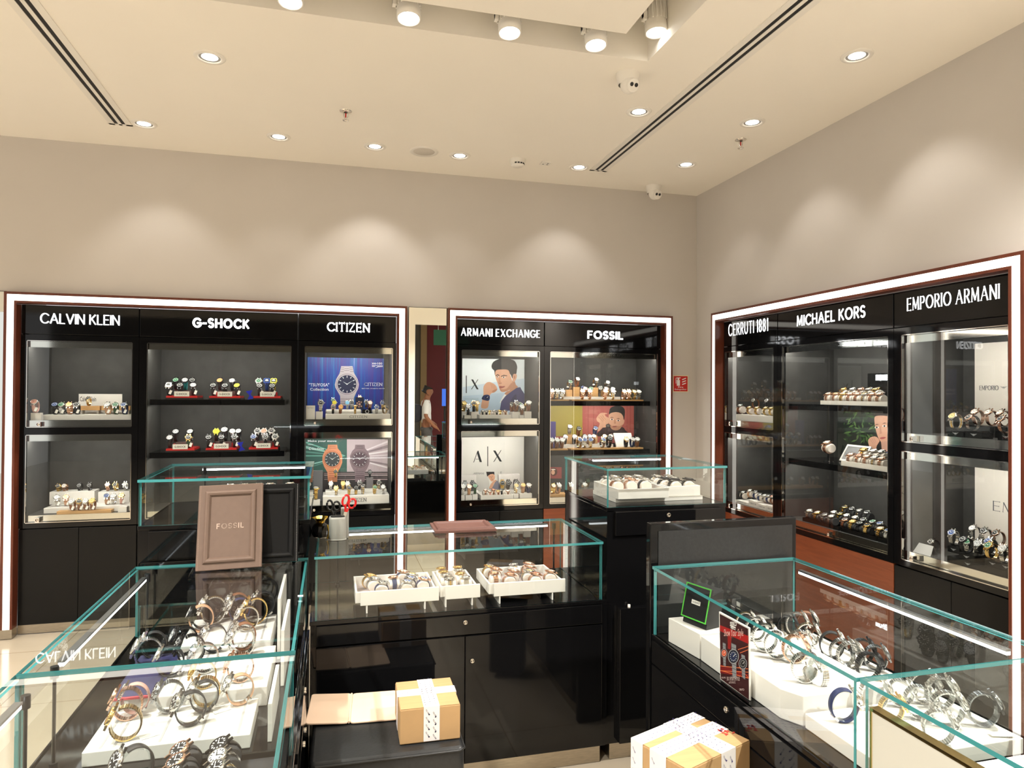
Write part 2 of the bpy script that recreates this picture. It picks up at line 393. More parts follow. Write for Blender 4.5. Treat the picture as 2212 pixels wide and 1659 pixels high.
p = onZ(1118, 345, CEIL); T = Matrix.Translation(p); t = thing('smoke_detector', 'white round smoke detector on ceiling near back wall', 'smoke detector', p)
part('detector_base', MB(T).lathe([(.055, 0), (.055, -.02), (.05, -.025)], 32), WHITEP, t)
part('sensing_chamber', MB(T).lathe([(.05, -.025), (.047, -.04), (.034, -.05), (0, -.052)], 32), WHITEP, t)
for k in range(5):
    part('air_slot', MB(T @ Matrix.Rotation(math.radians(-120 + 24 * k), 4, 'Z')).box(.044, .0495, -.007, .007, -.038, -.029), DARK, t)
p = onZ(1178, 352, CEIL); T = Matrix.Translation(p)
t = thing('ceiling_sensor', 'small square white sensor plate right of the smoke detector', 'sensor', p)
part('cover_plate', MB(T).box(-.034, .034, -.034, .034, -.006, 0), WHITEP, t)
for x, y in ((-.014, .01), (.016, -.012), (.018, .014)): part('status_dot', MB(T).lathe([(.005, -.0062), (.004, -.008), (0, -.008)], 10, 0, Matrix.Translation((x, y, 0))), BLACKP, t)
# fire extinguisher sign
x0, x1 = 2.701, 2.839; z0, z1 = 1.604, 1.741; y = YW
t = thing('fire_sign', 'square red fire extinguisher sign with pale border beside back cabinets', 'sign', ((x0 + x1) / 2, y, z0))
part('sign_plate', MB().box(x0, x1, y - .004, y, z0, z1), mat('sign_cream', lin((238, 226, 190)), .5), t)
part('red_face', MB().box(x0 + .006, x1 - .006, y - .0052, y - .004, z0 + .006, z1 - .006), mat('sign_red', lin((196, 34, 30)), .45), t)
sy = y - .0058
mb = MB(); xm = x0 + .048
mb.box(xm - .014, xm + .014, sy, y - .0052, z0 + .052, z0 + .098).box(xm - .008, xm + .008, sy, y - .0052, z0 + .1, z0 + .112).box(xm - .016, xm + .02, sy, y - .0052, z0 + .113, z0 + .119).box(xm - .024, xm - .019, sy, y - .0052, z0 + .07, z0 + .116)
for k in range(3):
    xx = x0 + .082 + .0 * k; zz = z0 + .058 + k * .02
    mb.add([(xx, sy, zz), (xx + .035, sy, zz + .012), (xx + .035, sy, zz + .02), (xx, sy, zz + .008)], [(0, 1, 2, 3)])
FIRE_SIGN = t
part('extinguisher_pictogram', mb, INKW, t)

# ------------------------------------------------------------------ lettering
def arc(cx, cy, rx, ry, a0, a1, n=10):
    return [(cx + rx * math.cos(math.radians(a0 + (a1 - a0) * k / n)), cy + ry * math.sin(math.radians(a0 + (a1 - a0) * k / n))) for k in range(n + 1)]
GLY = {
 'A': (.86, [[(0, 0), (.43, 1), (.86, 0)], [(.16, .34), (.70, .34)]]), 'C': (.86, [arc(.5, .5, .5, .5, 42, 318, 16)]),
 'E': (.56, [[(.56, 1), (0, 1), (0, 0), (.56, 0)], [(0, .52), (.48, .52)]]), 'F': (.54, [[(.54, 1), (0, 1), (0, 0)], [(0, .52), (.46, .52)]]),
 'G': (.9, [arc(.5, .5, .5, .5, 42, 345, 16) + [(.96, .46), (.55, .46)]]), 'H': (.72, [[(0, 0), (0, 1)], [(.72, 0), (.72, 1)], [(0, .5), (.72, .5)]]),
 'I': (.0, [[(0, 0), (0, 1)]]), 'K': (.66, [[(0, 0), (0, 1)], [(.62, 1), (.04, .44)], [(.2, .58), (.66, 0)]]), 'L': (.52, [[(0, 1), (0, 0), (.52, 0)]]),
 'M': (.9, [[(0, 0), (.06, 1), (.45, .12), (.84, 1), (.9, 0)]]), 'N': (.74, [[(0, 0), (0, 1), (.74, 0), (.74, 1)]]),
 'O': (1.0, [arc(.5, .5, .5, .5, 0, 360, 24)]), 'P': (.58, [[(0, 0), (0, 1), (.3, 1)] + arc(.3, .74, .28, .26, 90, -90, 8) + [(0, .48)]]),
 'R': (.62, [[(0, 0), (0, 1), (.3, 1)] + arc(.3, .74, .28, .26, 90, -90, 8) + [(0, .48)], [(.28, .48), (.62, 0)]]),
 'S': (.56, [arc(.28, .75, .28, .25, 35, 270, 10) + arc(.28, .25, .28, .25, 90, -145, 10)]), 'T': (.68, [[(0, 1), (.68, 1)], [(.34, 0), (.34, 1)]]),
 'U': (.70, [[(0, 1), (0, .35)] + arc(.35, .35, .35, .35, 180, 360, 10) + [(.70, 1)]]), 'V': (.82, [[(0, 1), (.41, 0), (.82, 1)]]),
 'X': (.74, [[(0, 1), (.74, 0)], [(0, 0), (.74, 1)]]), 'Z': (.66, [[(0, 1), (.66, 1), (0, 0), (.66, 0)]]),
 '1': (.12, [[(0, .82), (.12, 1), (.12, 0)]]), '8': (.52, [arc(.26, .75, .24, .25, -90, 270, 14), arc(.26, .25, .26, .25, 90, 450, 14)]),
 '-': (.36, [[(0, .45), (.36, .45)]]), ' ': (.35, []), '0': (.6, [arc(.3, .5, .3, .5, 0, 360, 16)]), 'B': (.58, [[(0, 0), (0, 1), (.3, 1)] + arc(.3, .76, .24, .24, 90, -90, 8) + [(0, .52)], [(.3, .52)] + arc(.32, .26, .26, .26, 90, -90, 8) + [(0, 0)]]),
 'W': (1.1, [[(0, 1), (.28, 0), (.55, .9), (.82, 0), (1.1, 1)]]), 'Y': (.7, [[(0, 1), (.35, .5), (.7, 1)], [(.35, .5), (.35, 0)]]), 'D': (.8, [[(0, 0), (0, 1), (.3, 1)] + arc(.3, .5, .5, .5, 90, -90, 12) + [(0, 0)]]),
 'Q': (1.0, [arc(.5, .5, .5, .5, 0, 360, 24), [(.6, .3), (1, -.05)]]), 'J': (.4, [[(.4, 1), (.4, .25)] + arc(.2, .25, .2, .25, 0, -180, 8)])}
def strokes(txt, gap=.24):
    out = []; x = 0.0
    for ch in txt:
        w, L = GLY[ch]
        for pl in L: out.append([(x + a, b) for a, b in pl])
        x += w + (gap if ch != ' ' else .1)
    return out, x - gap
def letters(mb, txt, s0, s1, z0, z1, d0, d1, stroke=.12, serif=0.0, gap=.24, mi=0, thin=None):
    """raised letters filling s0..s1 by z0..z1; each stroke is a bar from depth d0 back to d1. thin = width of the thin strokes"""
    st, W = strokes(txt, gap); h = z1 - z0; t = stroke * h; kx = (s1 - s0 - t) / W
    P = lambda p: (s0 + t / 2 + p[0] * kx, z0 + t / 2 + p[1] * (h - t))
    def bar(a, b, wid, ext=True):
        dx, dz = b[0] - a[0], b[1] - a[1]; l = math.hypot(dx, dz) or 1e-6; ux, uz = dx / l, dz / l
        e = wid * .35 if ext else 0
        a = (a[0] - ux * e, a[1] - uz * e); b = (b[0] + ux * e, b[1] + uz * e); nx, nz = -uz * wid / 2, ux * wid / 2
        q = [(a[0] + nx, a[1] + nz), (b[0] + nx, b[1] + nz), (b[0] - nx, b[1] - nz), (a[0] - nx, a[1] - nz)]
        vs = [(x, d0, z) for x, z in q] + [(x, d1, z) for x, z in q]
        mb.add(vs, [(0, 1, 2, 3), (7, 6, 5, 4), (0, 4, 5, 1), (1, 5, 6, 2), (2, 6, 7, 3), (3, 7, 4, 0)], mi)
    for pl in st:
        q = [P(p) for p in pl]; long_ = len(q) > 6
        for a, b in zip(q, q[1:]):
            w = t
            if thin is not None and (abs(b[1] - a[1]) < abs(b[0] - a[0]) * .45 or (b[0] - a[0]) * (b[1] - a[1]) > 1e-9 and not long_): w = thin * h
            bar(a, b, w)
        if serif and not (len(q) > 6 and abs(q[0][0] - q[-1][0]) + abs(q[0][1] - q[-1][1]) < .002):
            for e, o in ((q[0], q[1]), (q[-1], q[-2])):
                sl = serif * h
                if abs(e[1] - o[1]) > abs(e[0] - o[0]) * .5: bar((e[0] - sl, e[1]), (e[0] + sl, e[1]), (thin or stroke) * h * .8, False)
                else: bar((e[0], e[1] - sl), (e[0], e[1] + sl), (thin or stroke) * h * .7, False)
    return mb
TXT = {}
def textgeo(body, bold=0.0):
    k = (body, bold)
    if k not in TXT:
        cu = bpy.data.curves.new('print', 'FONT'); cu.body = body; cu.size = 1; cu.offset = bold; cu.resolution_u = 2
        o = bpy.data.objects.new('print', cu); COL.objects.link(o)
        me = bpy.data.meshes.new_from_object(o)
        vs = [v.co.copy() for v in me.vertices]; fs = [list(p.vertices) for p in me.polygons]
        bpy.data.objects.remove(o); bpy.data.curves.remove(cu); bpy.data.meshes.remove(me)
        x0 = min(v.x for v in vs); x1 = max(v.x for v in vs); y0 = min(v.y for v in vs); y1 = max(v.y for v in vs)
        TXT[k] = ([((v.x - x0) / (x1 - x0), (v.y - y0) / (y1 - y0)) for v in vs], fs, (x1 - x0) / (y1 - y0))
    return TXT[k]
def printed(mb, body, O, U, V, mi=0, bold=0.0):
    """flat printed words: O lower-left corner, U full width vector, V full height vector"""
    vs, fs, _ = textgeo(body, bold); O, U, V = Vector(O), Vector(U), Vector(V)
    return mb.add([O + U * a + V * b for a, b in vs], fs, mi)

mb = MB()
printed(mb, 'Fire', (2.701 + .046, YW - .0058, 1.604 + .034), (.046, 0, 0), (0, 0, .013), bold=.01); printed(mb, 'Extinguisher', (2.701 + .016, YW - .0058, 1.604 + .014), (.106, 0, 0), (0, 0, .014), bold=.01)
part('printed_words', mb, INKW, FIRE_SIGN)

# ------------------------------------------------------------------ wall showcases
TB = Matrix.Translation((0, YF, 0))                                               # back wall: (along wall, depth, height)
TS = Matrix(((0, 1, 0, XF), (-1, 0, 0, 0), (0, 0, 1, 0), (0, 0, 0, 1)))           # right wall: along = -Y
LTOP, FT, LB, FZ = 2.2195, .016, .0405, .062                                      # frame top, trim, light band, plinth height
def light_frame(T, s0, s1, lab):
    t = thing('illuminated_frame', lab, 'light frame', T @ Vector(((s0 + s1) / 2, 0, 0)), 0, None)
    a, b, z = s0 + FT, s1 - FT, LTOP - FT
    mb = MB(T)
    mb.box(s0, a, 0, .052, FZ, LTOP).box(b, s1, 0, .052, FZ, LTOP).box(a, b, 0, .052, z, LTOP)
    part('outer_trim', mb, WOODV, t)
    i0, i1, iz = a + LB, b - LB, z - LB
    part('light_panel', MB(T).box(a, i0, .004, .02, FZ, z).box(i1, b, .004, .02, FZ, z).box(i0, i1, .004, .02, iz, z), GLOW, t)
    w = .014
    part('inner_trim', MB(T).box(i0, i0 + w, 0, .075, FZ, iz).box(i1 - w, i1, 0, .075, FZ, iz).box(i0 + w, i1 - w, 0, .075, iz - w, iz), WOODV, t)
    for c0, c1 in ((s0, i0 + w), (i1 - w, s1)):
        part('plinth_block', MB(T).box(c0, c1, 0, .07, .004, FZ), STEEL, t)
    return i0 + w, i1 - w, iz - w
FD = .07; DEEP = .49
WIN = ((1.345, 1.915), (.722, 1.298)); TALL = ((.722, 1.915),)
def showcase(T, s0, s1, top, a, b, wins, lab, sign, low='doors', shelves=()):
    """black wall cabinet: a..b is the glazed opening along the wall"""
    t = thing('display_cabinet', lab, 'display cabinet', T @ Vector(((s0 + s1) / 2, FD, 0)), 0, 'wall display cabinets')
    e = .0012
    s0 += e; s1 -= e
    mb = MB(T)
    mb.box(s0, a, FD, FD + .022, .69, 1.952).box(b, s1, FD, FD + .022, .69, 1.952)
    zs = [.69] + [q for w in reversed(wins) for q in w] + [1.952]
    for k in range(0, len(zs), 2): mb.box(a, b, FD, FD + .022, zs[k], zs[k + 1])
    mb.box(s0, s1, FD + .024, DEEP, .07, .69).box(s0, s1, FD + .03, DEEP, 1.935, top - .002)
    mb.box(s0, a - .002, FD + .022, DEEP, .69, 1.935).box(b + .002, s1, FD + .022, DEEP, .69, 1.935)
    part('carcass', mb, BLACKG, t)
    hp = part('header_panel', MB(T).box(s0 + .002, s1 - .002, FD, FD + .028, 1.957, top - .003), BLACKG, t, bevel=.0015)
    mb = MB(T); sign(mb); part('sign_lettering', mb, SIGN, hp)
    for w0, w1 in wins:
        mb = MB(T); q = .003
        mb.box(a - q, a, FD + .03, DEEP - .005, w0, w1).box(b, b + q, FD + .03, DEEP - .005, w0, w1).box(a, b, DEEP - .008, DEEP - .003, w0, w1)
        mb.box(a, b, FD + .03, DEEP - .008, w0 - .001, w0 + .044).box(a, b, FD + .055, DEEP - .008, w1 - .012, w1)
        part('fabric_lining', mb, LINING, t)
        part('mirror_trim', MB(T).box(a, b, FD + .024, FD + .03, w0, w0 + .046).box(a, b, FD + .024, FD + .03, w1 - .044, w1), CHROME, t)
        part('led_tube', MB(T).box(a + .02, b - .02, FD + .034, FD + .052, w1 - .03, w1 - .018), LED, t)
        halves = [(a, b)] if b - a < .8 else [(a, (a + b) / 2 - .002), ((a + b) / 2 + .002, b)]
        for h0, h1 in halves:
            g = part('glass_door', MB(T).box(h0 + .004, h1 - .004, FD + .004, FD + .010, w0 + .004, w1 - .004), GLASS, t)
            if len(halves) == 1 or h0 == a:
                part('chrome_edge', MB(T).box(a, a + .004, FD - .001, FD + .014, w0, w1).box(b - .004, b, FD - .001, FD + .014, w0, w1).box(a, b, FD - .001, FD + .014, w0, w0 + .004).box(a, b, FD - .001, FD + .014, w1 - .004, w1), CHROME, g)
                lx = a + .075 if len(halves) == 1 else (a + b) / 2
                part('door_lock', MB(T).box(lx - .012, lx + .012, FD - .010, FD + .014, w0 + .006, w0 + .036).lathe([(.009, -.012), (.009, 0), (0, 0)], 16, 0, Matrix.Translation((lx, FD - .012, w0 + .021)) @ Matrix.Rotation(math.radians(90), 4, 'X')), CHROME, g)
    for k, z in enumerate(shelves):
        part('shelf', MB(T).box(a + .012, b - .045, FD + .045, FD + .06, z - .038, z).box(a + .012, b - .045, FD + .06, DEEP - .01, z - .014, z).box(a + .012, a + .022, FD + .06, DEEP - .01, z - .038, z - .014).box(b - .055, b - .045, FD + .06, DEEP - .01, z - .038, z - .014), BLACKG, t)
        part('led_tube', MB(T).box(a + .05, b - .08, FD + .064, FD + .078, z - .026, z - .016), LED, t)
    if low == 'doors':
        m = (s0 + s1) / 2
        for c0, c1 in ((s0 + .002, m - .0015), (m + .0015, s1 - .002)):
            part('cupboard_door', MB(T).box(c0, c1, FD + .002, FD + .022, .064, .682), BLACKS, t, bevel=.001)
    else:
        part('wood_panel', MB(T).box(s0 + .002, s1 - .002, FD + .002, FD + .022, .064, .686), WOODH, t, bevel=.001)
    part('kick_plate', MB(T).box(s0, s1, FD + .008, FD + .02, .006, .062), STEEL, t)
    return t
# left frame: three cabinets
i0, i1, it = light_frame(TB, -2.028, .531, 'brown timber frame with white light band round the three left back-wall cabinets')
dz = (2.026, 2.094); LD = (FD - .012, FD)
showcase(TB, i0, -1.261, it, -1.923, -1.300, WIN, 'leftmost black back-wall cabinet with two niches of pale displays',
         lambda m: letters(m, 'CALVIN KLEIN', -1.845, -1.380, dz[0], dz[1], *LD, stroke=.085, gap=.26))
showcase(TB, -1.261, -.235, it, -1.212, -.279, TALL, 'wide black back-wall cabinet with red and black sport watch stands',
         lambda m: letters(m, 'G-SHOCK', -.928, -.562, dz[0], dz[1], *LD, stroke=.19, gap=.42), shelves=(1.530, 1.165))
showcase(TB, -.235, i1, it, -.188, .435, WIN, 'black back-wall cabinet with blue poster above two-watch poster',
         lambda m: letters(m, 'CITIZEN', -.036, .266, dz[0] - .002, dz[1] - .002, *LD, stroke=.14, serif=.12, gap=.34, thin=.1))
i0, i1, it = light_frame(TB, .833, 2.674, 'brown timber frame with white light band round the two cabinets near corner')
showcase(TB, i0, 1.605, it, .951, 1.568, WIN, 'black back-wall cabinet with portrait poster above white monogram poster',
         lambda m: letters(m, 'ARMANI EXCHANGE', .942, 1.568, 2.018, 2.080, *LD, stroke=.13, gap=.44, thin=.07))
showcase(TB, 1.605, i1, it, 1.655, 2.576, TALL, 'black back-wall cabinet with oak watch risers nearest the room corner',
         lambda m: letters(m, 'FOSSIL', 1.962, 2.266, 2.022, 2.088, *LD, stroke=.18, gap=.40), low='wood', shelves=(1.527, 1.135))
# right frame: three cabinets
LS = (FD - .0022, FD)
i0, i1, it = light_frame(TS, -4.802, -2.289, 'brown timber frame with white light band round the right-wall cabinets')
showcase(TS, i0, -4.067, it, -4.716, -4.111, WIN, 'black right-wall cabinet nearest the corner with two small niches',
         lambda m: letters(m, 'CERRUTI 1881', -4.665, -4.172, 2.032, 2.124, *LS, stroke=.085, gap=.42, thin=.07), low='wood')
showcase(TS, -4.067, -3.067, it, -4.020, -3.105, TALL, 'wide black right-wall cabinet with woman poster and gold watches',
         lambda m: letters(m, 'MICHAEL KORS', -3.865, -3.270, 2.035, 2.106, *LS, stroke=.14, gap=.36), low='wood', shelves=(1.530, 1.165))
showcase(TS, -3.067, i1, it, -3.016, -2.414, WIN, 'black right-wall cabinet nearest the camera with black watch plinths',
         lambda m: letters(m, 'EMPORIO ARMANI', -2.977, -2.457, 2.036, 2.106, *LS, stroke=.09, serif=.06, gap=.36, thin=.04))
# mirror strips between and beside the frames
t = thing('wall_mirror', 'narrow tall wall mirror between the two back-wall cabinet frames', 'mirror', (.688, 5.11, 0))
part('mirror_glass', MB().box(.548, .829, 5.098, 5.102, .06, 2.218), MIRRORM, t)
part('mirror_backing', MB().box(.545, .832, 5.102, 5.109, .05, 2.222), BLACKP, t)
part('steel_skirting', MB().box(.545, .832, 5.095, 5.109, .004, .048), STEEL, t)
t = thing('wall_mirror', 'mirror strip at far left edge, left of the first cabinet frame', 'mirror', (-2.25, 5.11, 0))
part('mirror_glass', MB().box(-2.45, -2.034, 5.098, 5.102, .06, 2.222), MIRRORM, t)
part('mirror_backing', MB().box(-2.455, -2.031, 5.102, 5.109, .05, 2.226), BLACKP, t)

# ------------------------------------------------------------------ glass counters
GT = .008
def glass_case(t, x0, x1, y0, y1, zd, zt, posts=(), led=None, skip=()):
    P = {'front_pane': (x0, x1, y0, y0 + GT, zd, zt - .010), 'rear_pane': (x0, x1, y1 - GT, y1, zd, zt - .010),
         'side_pane': (x0, x0 + GT, y0 + GT, y1 - GT, zd, zt - .010), 'side_pane_': (x1 - GT, x1, y0 + GT, y1 - GT, zd, zt - .010)}
    for n, q in P.items():
        if n in skip: continue
        part(n.rstrip('_'), MB().box(*q, 0, None, 1), [GLASS, EDGE], t)
    part('top_pane', MB().box(x0 - .004, x1 + .004, y0 - .004, y1 + .004, zt - .010, zt, 0, None, 1), [GLASS, EDGE], t)
    for px_, py_ in posts:
        o = part('light_post', MB().tube([(px_, py_, zd), (px_, py_, zt - .016)], .004, 10), BLACKP, t)
        part('post_collar', MB().tube([(px_, py_, zd), (px_, py_, zd + .012)], .010, 12).tube([(px_, py_, zt - .04), (px_, py_, zt - .012)], .0095, 12), BLACKP, o)
    if led:
        a, b = Vector(led[0]), Vector(led[1]); d = (b - a).normalized(); up = Vector((0, 0, 1)); sd = d.cross(up)
        mb = MB(); hs = MB()
        def rod(m, u0, u1, v0, v1):
            vs = [p + sd * u + up * v for p in (a, b) for u, v in ((u0, v0), (u1, v0), (u1, v1), (u0, v1))]
            m.add(vs, [(0, 1, 2, 3), (7, 6, 5, 4), (0, 4, 5, 1), (1, 5, 6, 2), (2, 6, 7, 3), (3, 7, 4, 0)])
        rod(mb, -.006, .006, -.006, .003); rod(hs, -.008, .008, .003, .009)
        o = part('led_tube', mb, LEDC, t); part('tube_housing', hs, mat('grey_aluminium', (.45, .46, .48), .35, 1), o)
def lock_at(c, n, parent, r=.0095):
    c, n = Vector(c), Vector(n); M = Matrix.Translation(c) @ n.to_track_quat('Z', 'Y').to_matrix().to_4x4()
    m = MB(M).lathe([(r, 0), (r, .003), (r * .8, .0045), (r * .62, .0045), (r * .55, .003), (0, .003)], 24)
    m.box(-.0012, .0012, -.004, .004, .003, .0034)
    return part('key_lock', m, CHROME, parent)
def counter_base(t, x0, x1, y0, y1, zd):
    part('carcass', MB().box(x0, x1, y0, y1, .075, zd - .016), BLACKG, t)
    part('deck', MB().box(x0 - .003, x1 + .003, y0 - .003, y1 + .003, zd - .016, zd), BLACKG, t, bevel=.0015)
    part('steel_plinth', MB().box(x0 + .02, x1 - .02, y0 + .012, y1 - .02, .002, .075), STEEL, t)
ZD, ZT = .702, .953
# centre counter
t = thing('glass_counter', 'wide black glass-topped counter in the middle holding three white trays', 'display counter', (.54, 3.05, 0), 0, 'glass display counters')
counter_base(t, -.072, 1.156, 2.784, 3.34, ZD)
glass_case(t, -.055, 1.138, 2.784, 3.34, ZD, ZT, posts=((.035, 3.29), (1.085, 3.29)), led=((.085, 3.29, .932), (1.05, 3.29, .932)))
dr = part('drawer', MB().box(-.05, 1.134, 2.772, 2.784, .606, .684), BLACKG, t, bevel=.0015); lock_at((.537, 2.772, .656), (0, -1, 0), dr)
d1 = part('cupboard_door', MB().box(-.05, .5345, 2.770, 2.784, .082, .600), BLACKG, t, bevel=.0015)
d2 = part('cupboard_door', MB().box(.5375, 1.134, 2.770, 2.784, .082, .600), BLACKG, t, bevel=.0015); lock_at((.566, 2.770, .498), (0, -1, 0), d2)
part('edge_stile', MB().box(1.134, 1.160, 2.779, 2.784, .08, .70), BLACKG, t)
# tall counters at the two back corners
for side, x0, x1, lab in (('r', 1.163, 1.742, 'taller black counter with glass box at the right of middle counter'), ('l', -.680, -.079, 'taller black counter with glass box behind the leaning boards')):
    t = thing('tall_glass_counter', lab, 'display counter', ((x0 + x1) / 2, 3.06, 0), 0, 'glass display counters')
    y1 = 3.345
    counter_base(t, x0, x1, 2.790, y1, 1.098)
    if side == 'r': glass_case(t, x0, x1, 2.786, y1, 1.098, 1.268, led=((1.30, 3.31, 1.25), (1.68, 3.31, 1.25)))
    else: glass_case(t, x0, x1, 2.786, y1, 1.098, 1.268, posts=((-.54, 3.30),), led=((-.55, 3.30, 1.247), (-.115, 3.30, 1.247)))
    dr = part('drawer', MB().box(x0 + .035, x1 - .03, 2.778, 2.790, .975, 1.078), BLACKG, t, bevel=.0015)
    if side == 'r':
        lock_at((1.451, 2.778, 1.057), (0, -1, 0), dr)
        part('lower_door', MB().box(1.212, 1.70, 2.758, 2.790, .085, .664), BLACKG, t, bevel=.002)
        part('door_bumper', MB().lathe([(.006, 0), (.006, .012), (0, .013)], 12, 0, Matrix.Translation((1.261, 2.775, .664))), WHITEP, t)
    else: part('lower_door', MB().box(x0 + .01, x1 - .02, 2.778, 2.790, .085, .965), BLACKG, t, bevel=.002)
# left counter: two glass boxes in line
t = thing('glass_counter', 'left black counter with glass box of ring-mounted watches facing left', 'display counter', (-.383, 2.29, 0), 0, 'glass display counters')
counter_base(t, -.683, -.083, 1.797, 2.774, ZD)
glass_case(t, -.681, -.085, 1.800, 2.772, ZD, ZT, posts=((-.63, 1.86), (-.63, 2.71)), led=((-.63, 1.90, .931), (-.63, 2.67, .931)))
dr = part('drawer', MB().box(-.083, -.073, 1.82, 2.75, .606, .684), BLACKG, t, bevel=.001); lock_at((-.073, 2.28, .65), (1, 0, 0), dr)
for a, b, k in ((1.82, 2.282, 2.24), (2.288, 2.75, 2.33)):
    d = part('cupboard_door', MB().box(-.083, -.073, a, b, .082, .6), BLACKG, t, bevel=.001); lock_at((-.073, k, .5), (1, 0, 0), d)
t = thing('glass_counter', 'nearest left black counter with glass box of black watches on dark tray', 'display counter', (-.383, 1.29, 0), 0, 'glass display counters')
counter_base(t, -.683, -.083, .80, 1.791, ZD)
glass_case(t, -.681, -.085, .803, 1.788, ZD, ZT, posts=((-.63, 1.70), (-.63, .90)), led=((-.632, .95, .931), (-.632, 1.67, .931)), skip=('rear_pane',))
dr = part('drawer', MB().box(-.083, -.073, .82, 1.77, .606, .684), BLACKG, t, bevel=.001)
part('cupboard_door', MB().box(-.083, -.073, .82, 1.77, .082, .6), BLACKG, t, bevel=.001)
# right counter: two glass boxes in line
t = thing('glass_counter', 'right black counter with steel watches and small red poster', 'display counter', (1.465, 1.84, 0), 0, 'glass display counters')
counter_base(t, 1.165, 1.768, 1.322, 2.348, ZD)
glass_case(t, 1.165, 1.766, 1.325, 2.345, ZD, ZT, led=((1.70, 1.40, .932), (1.70, 2.22, .932)))
dr = part('drawer', MB().box(1.155, 1.165, 1.33, 2.34, .600, .684), BLACKG, t, bevel=.001); lock_at((1.155, 1.843, .649), (-1, 0, 0), dr)
for a, b in ((1.33, 1.832), (1.838, 2.34)): part('cupboard_door', MB().box(1.155, 1.165, a, b, .082, .594), BLACKG, t, bevel=.001)
t = thing('glass_counter', 'nearest right black counter with gold-framed card behind its glass', 'display counter', (1.465, .81, 0), 0, 'glass display counters')
counter_base(t, 1.172, 1.768, .30, 1.316, ZD)
glass_case(t, 1.172, 1.766, .303, 1.313, ZD, ZT, led=((1.70, .40, .932), (1.70, 1.25, .932)), skip=('rear_pane',))
part('cupboard_door', MB().box(1.162, 1.172, .32, 1.30, .082, .684), BLACKG, t, bevel=.001)
# leather end panel behind the right counter
t = thing('end_panel', 'black gloss upright panel with leather inset behind the right counter', 'panel', (1.48, 2.385, 0))
part('panel_frame', MB().box(1.162, 1.799, 2.371, 2.405, .005, 1.106), BLACKG, t, bevel=.004)
part('leather_inset', MB().box(1.195, 1.778, 2.3675, 2.371, .05, 1.077), LEATHER, t)

# ------------------------------------------------------------------ watches
STRAP = {'S': ('steel', (.72, .71, .69), .16, 1), 'G': ('gold', (.86, .60, .22), .16, 1), 'R': ('rose gold', (.80, .50, .36), .18, 1), 'K': ('black steel', (.035, .035, .038), .25, .8),
         'D': ('grey steel', (.30, .31, .32), .22, 1), 'B': ('brown leather', (.22, .085, .035), .5, 0), 'L': ('black strap', (.018, .018, .02), .45, 0), 'N': ('navy strap', (.02, .03, .10), .5, 0),
         'W': ('white strap', (.80, .79, .76), .5, 0), 'P': ('pink strap', (.72, .40, .34), .5, 0), 'Y': ('yellow strap', (.78, .74, .10), .45, 0), 'O': ('green strap', (.05, .10, .05), .5, 0),
         'Q': ('teal strap', (.0, .20, .20), .45, 0), 'U': ('blue strap', (.02, .07, .30), .45, 0), 'A': ('tan strap', (.60, .34, .20), .5, 0), 'V': ('red strap', (.60, .03, .03), .45, 0), 'T': ('two-tone', None, 0, 1)}
DIAL = {'k': ('black', (.012, .012, .013)), 'w': ('white', (.85, .84, .82)), 'b': ('blue', (.02, .06, .22)), 'g': ('green', (.03, .16, .07)), 's': ('silver', (.55, .56, .57)), 'y': ('champagne', (.75, .58, .25)),
        'r': ('pink', (.78, .36, .26)), 'o': ('copper', (.75, .38, .16)), 'l': ('pale blue', (.10, .45, .75)), 'e': ('yellow', (.85, .72, .05))}
METAL = 'SGRKDT'
def smat(c): n, col, r, m = STRAP[c]; return mat('watch_' + n.replace(' ', '_'), col, r, m, noise=.08 if not m else .0, nscale=60)
def strap_mats(c):
    return [smat('S'), smat('G')] if c == 'T' else [smat(c), smat(c)]
CASEM = {'s': smat('S'), 'g': smat('G'), 'r': smat('R'), 'k': smat('K'), 'y': smat('Y'), 'u': smat('U'), 'w': smat('W'), 'd': smat('D')}
def case_of(c): return {'G': 'g', 'R': 'r', 'K': 'k', 'T': 's', 'Y': 'y', 'U': 'u', 'D': 'd'}.get(c, 's')
RING = {'stand': (.0265, .0320), 'big': (.0290, .0345), 'pillow': (.0265, .0235)}
WM = {}
def loop_frame(kind, th):
    ry, rz = RING[kind]; a = math.radians(th); p = Vector((0, -ry * math.cos(a), rz * math.sin(a)))
    n = Vector((0, -math.cos(a) / ry, math.sin(a) / rz)).normalized(); return p, n
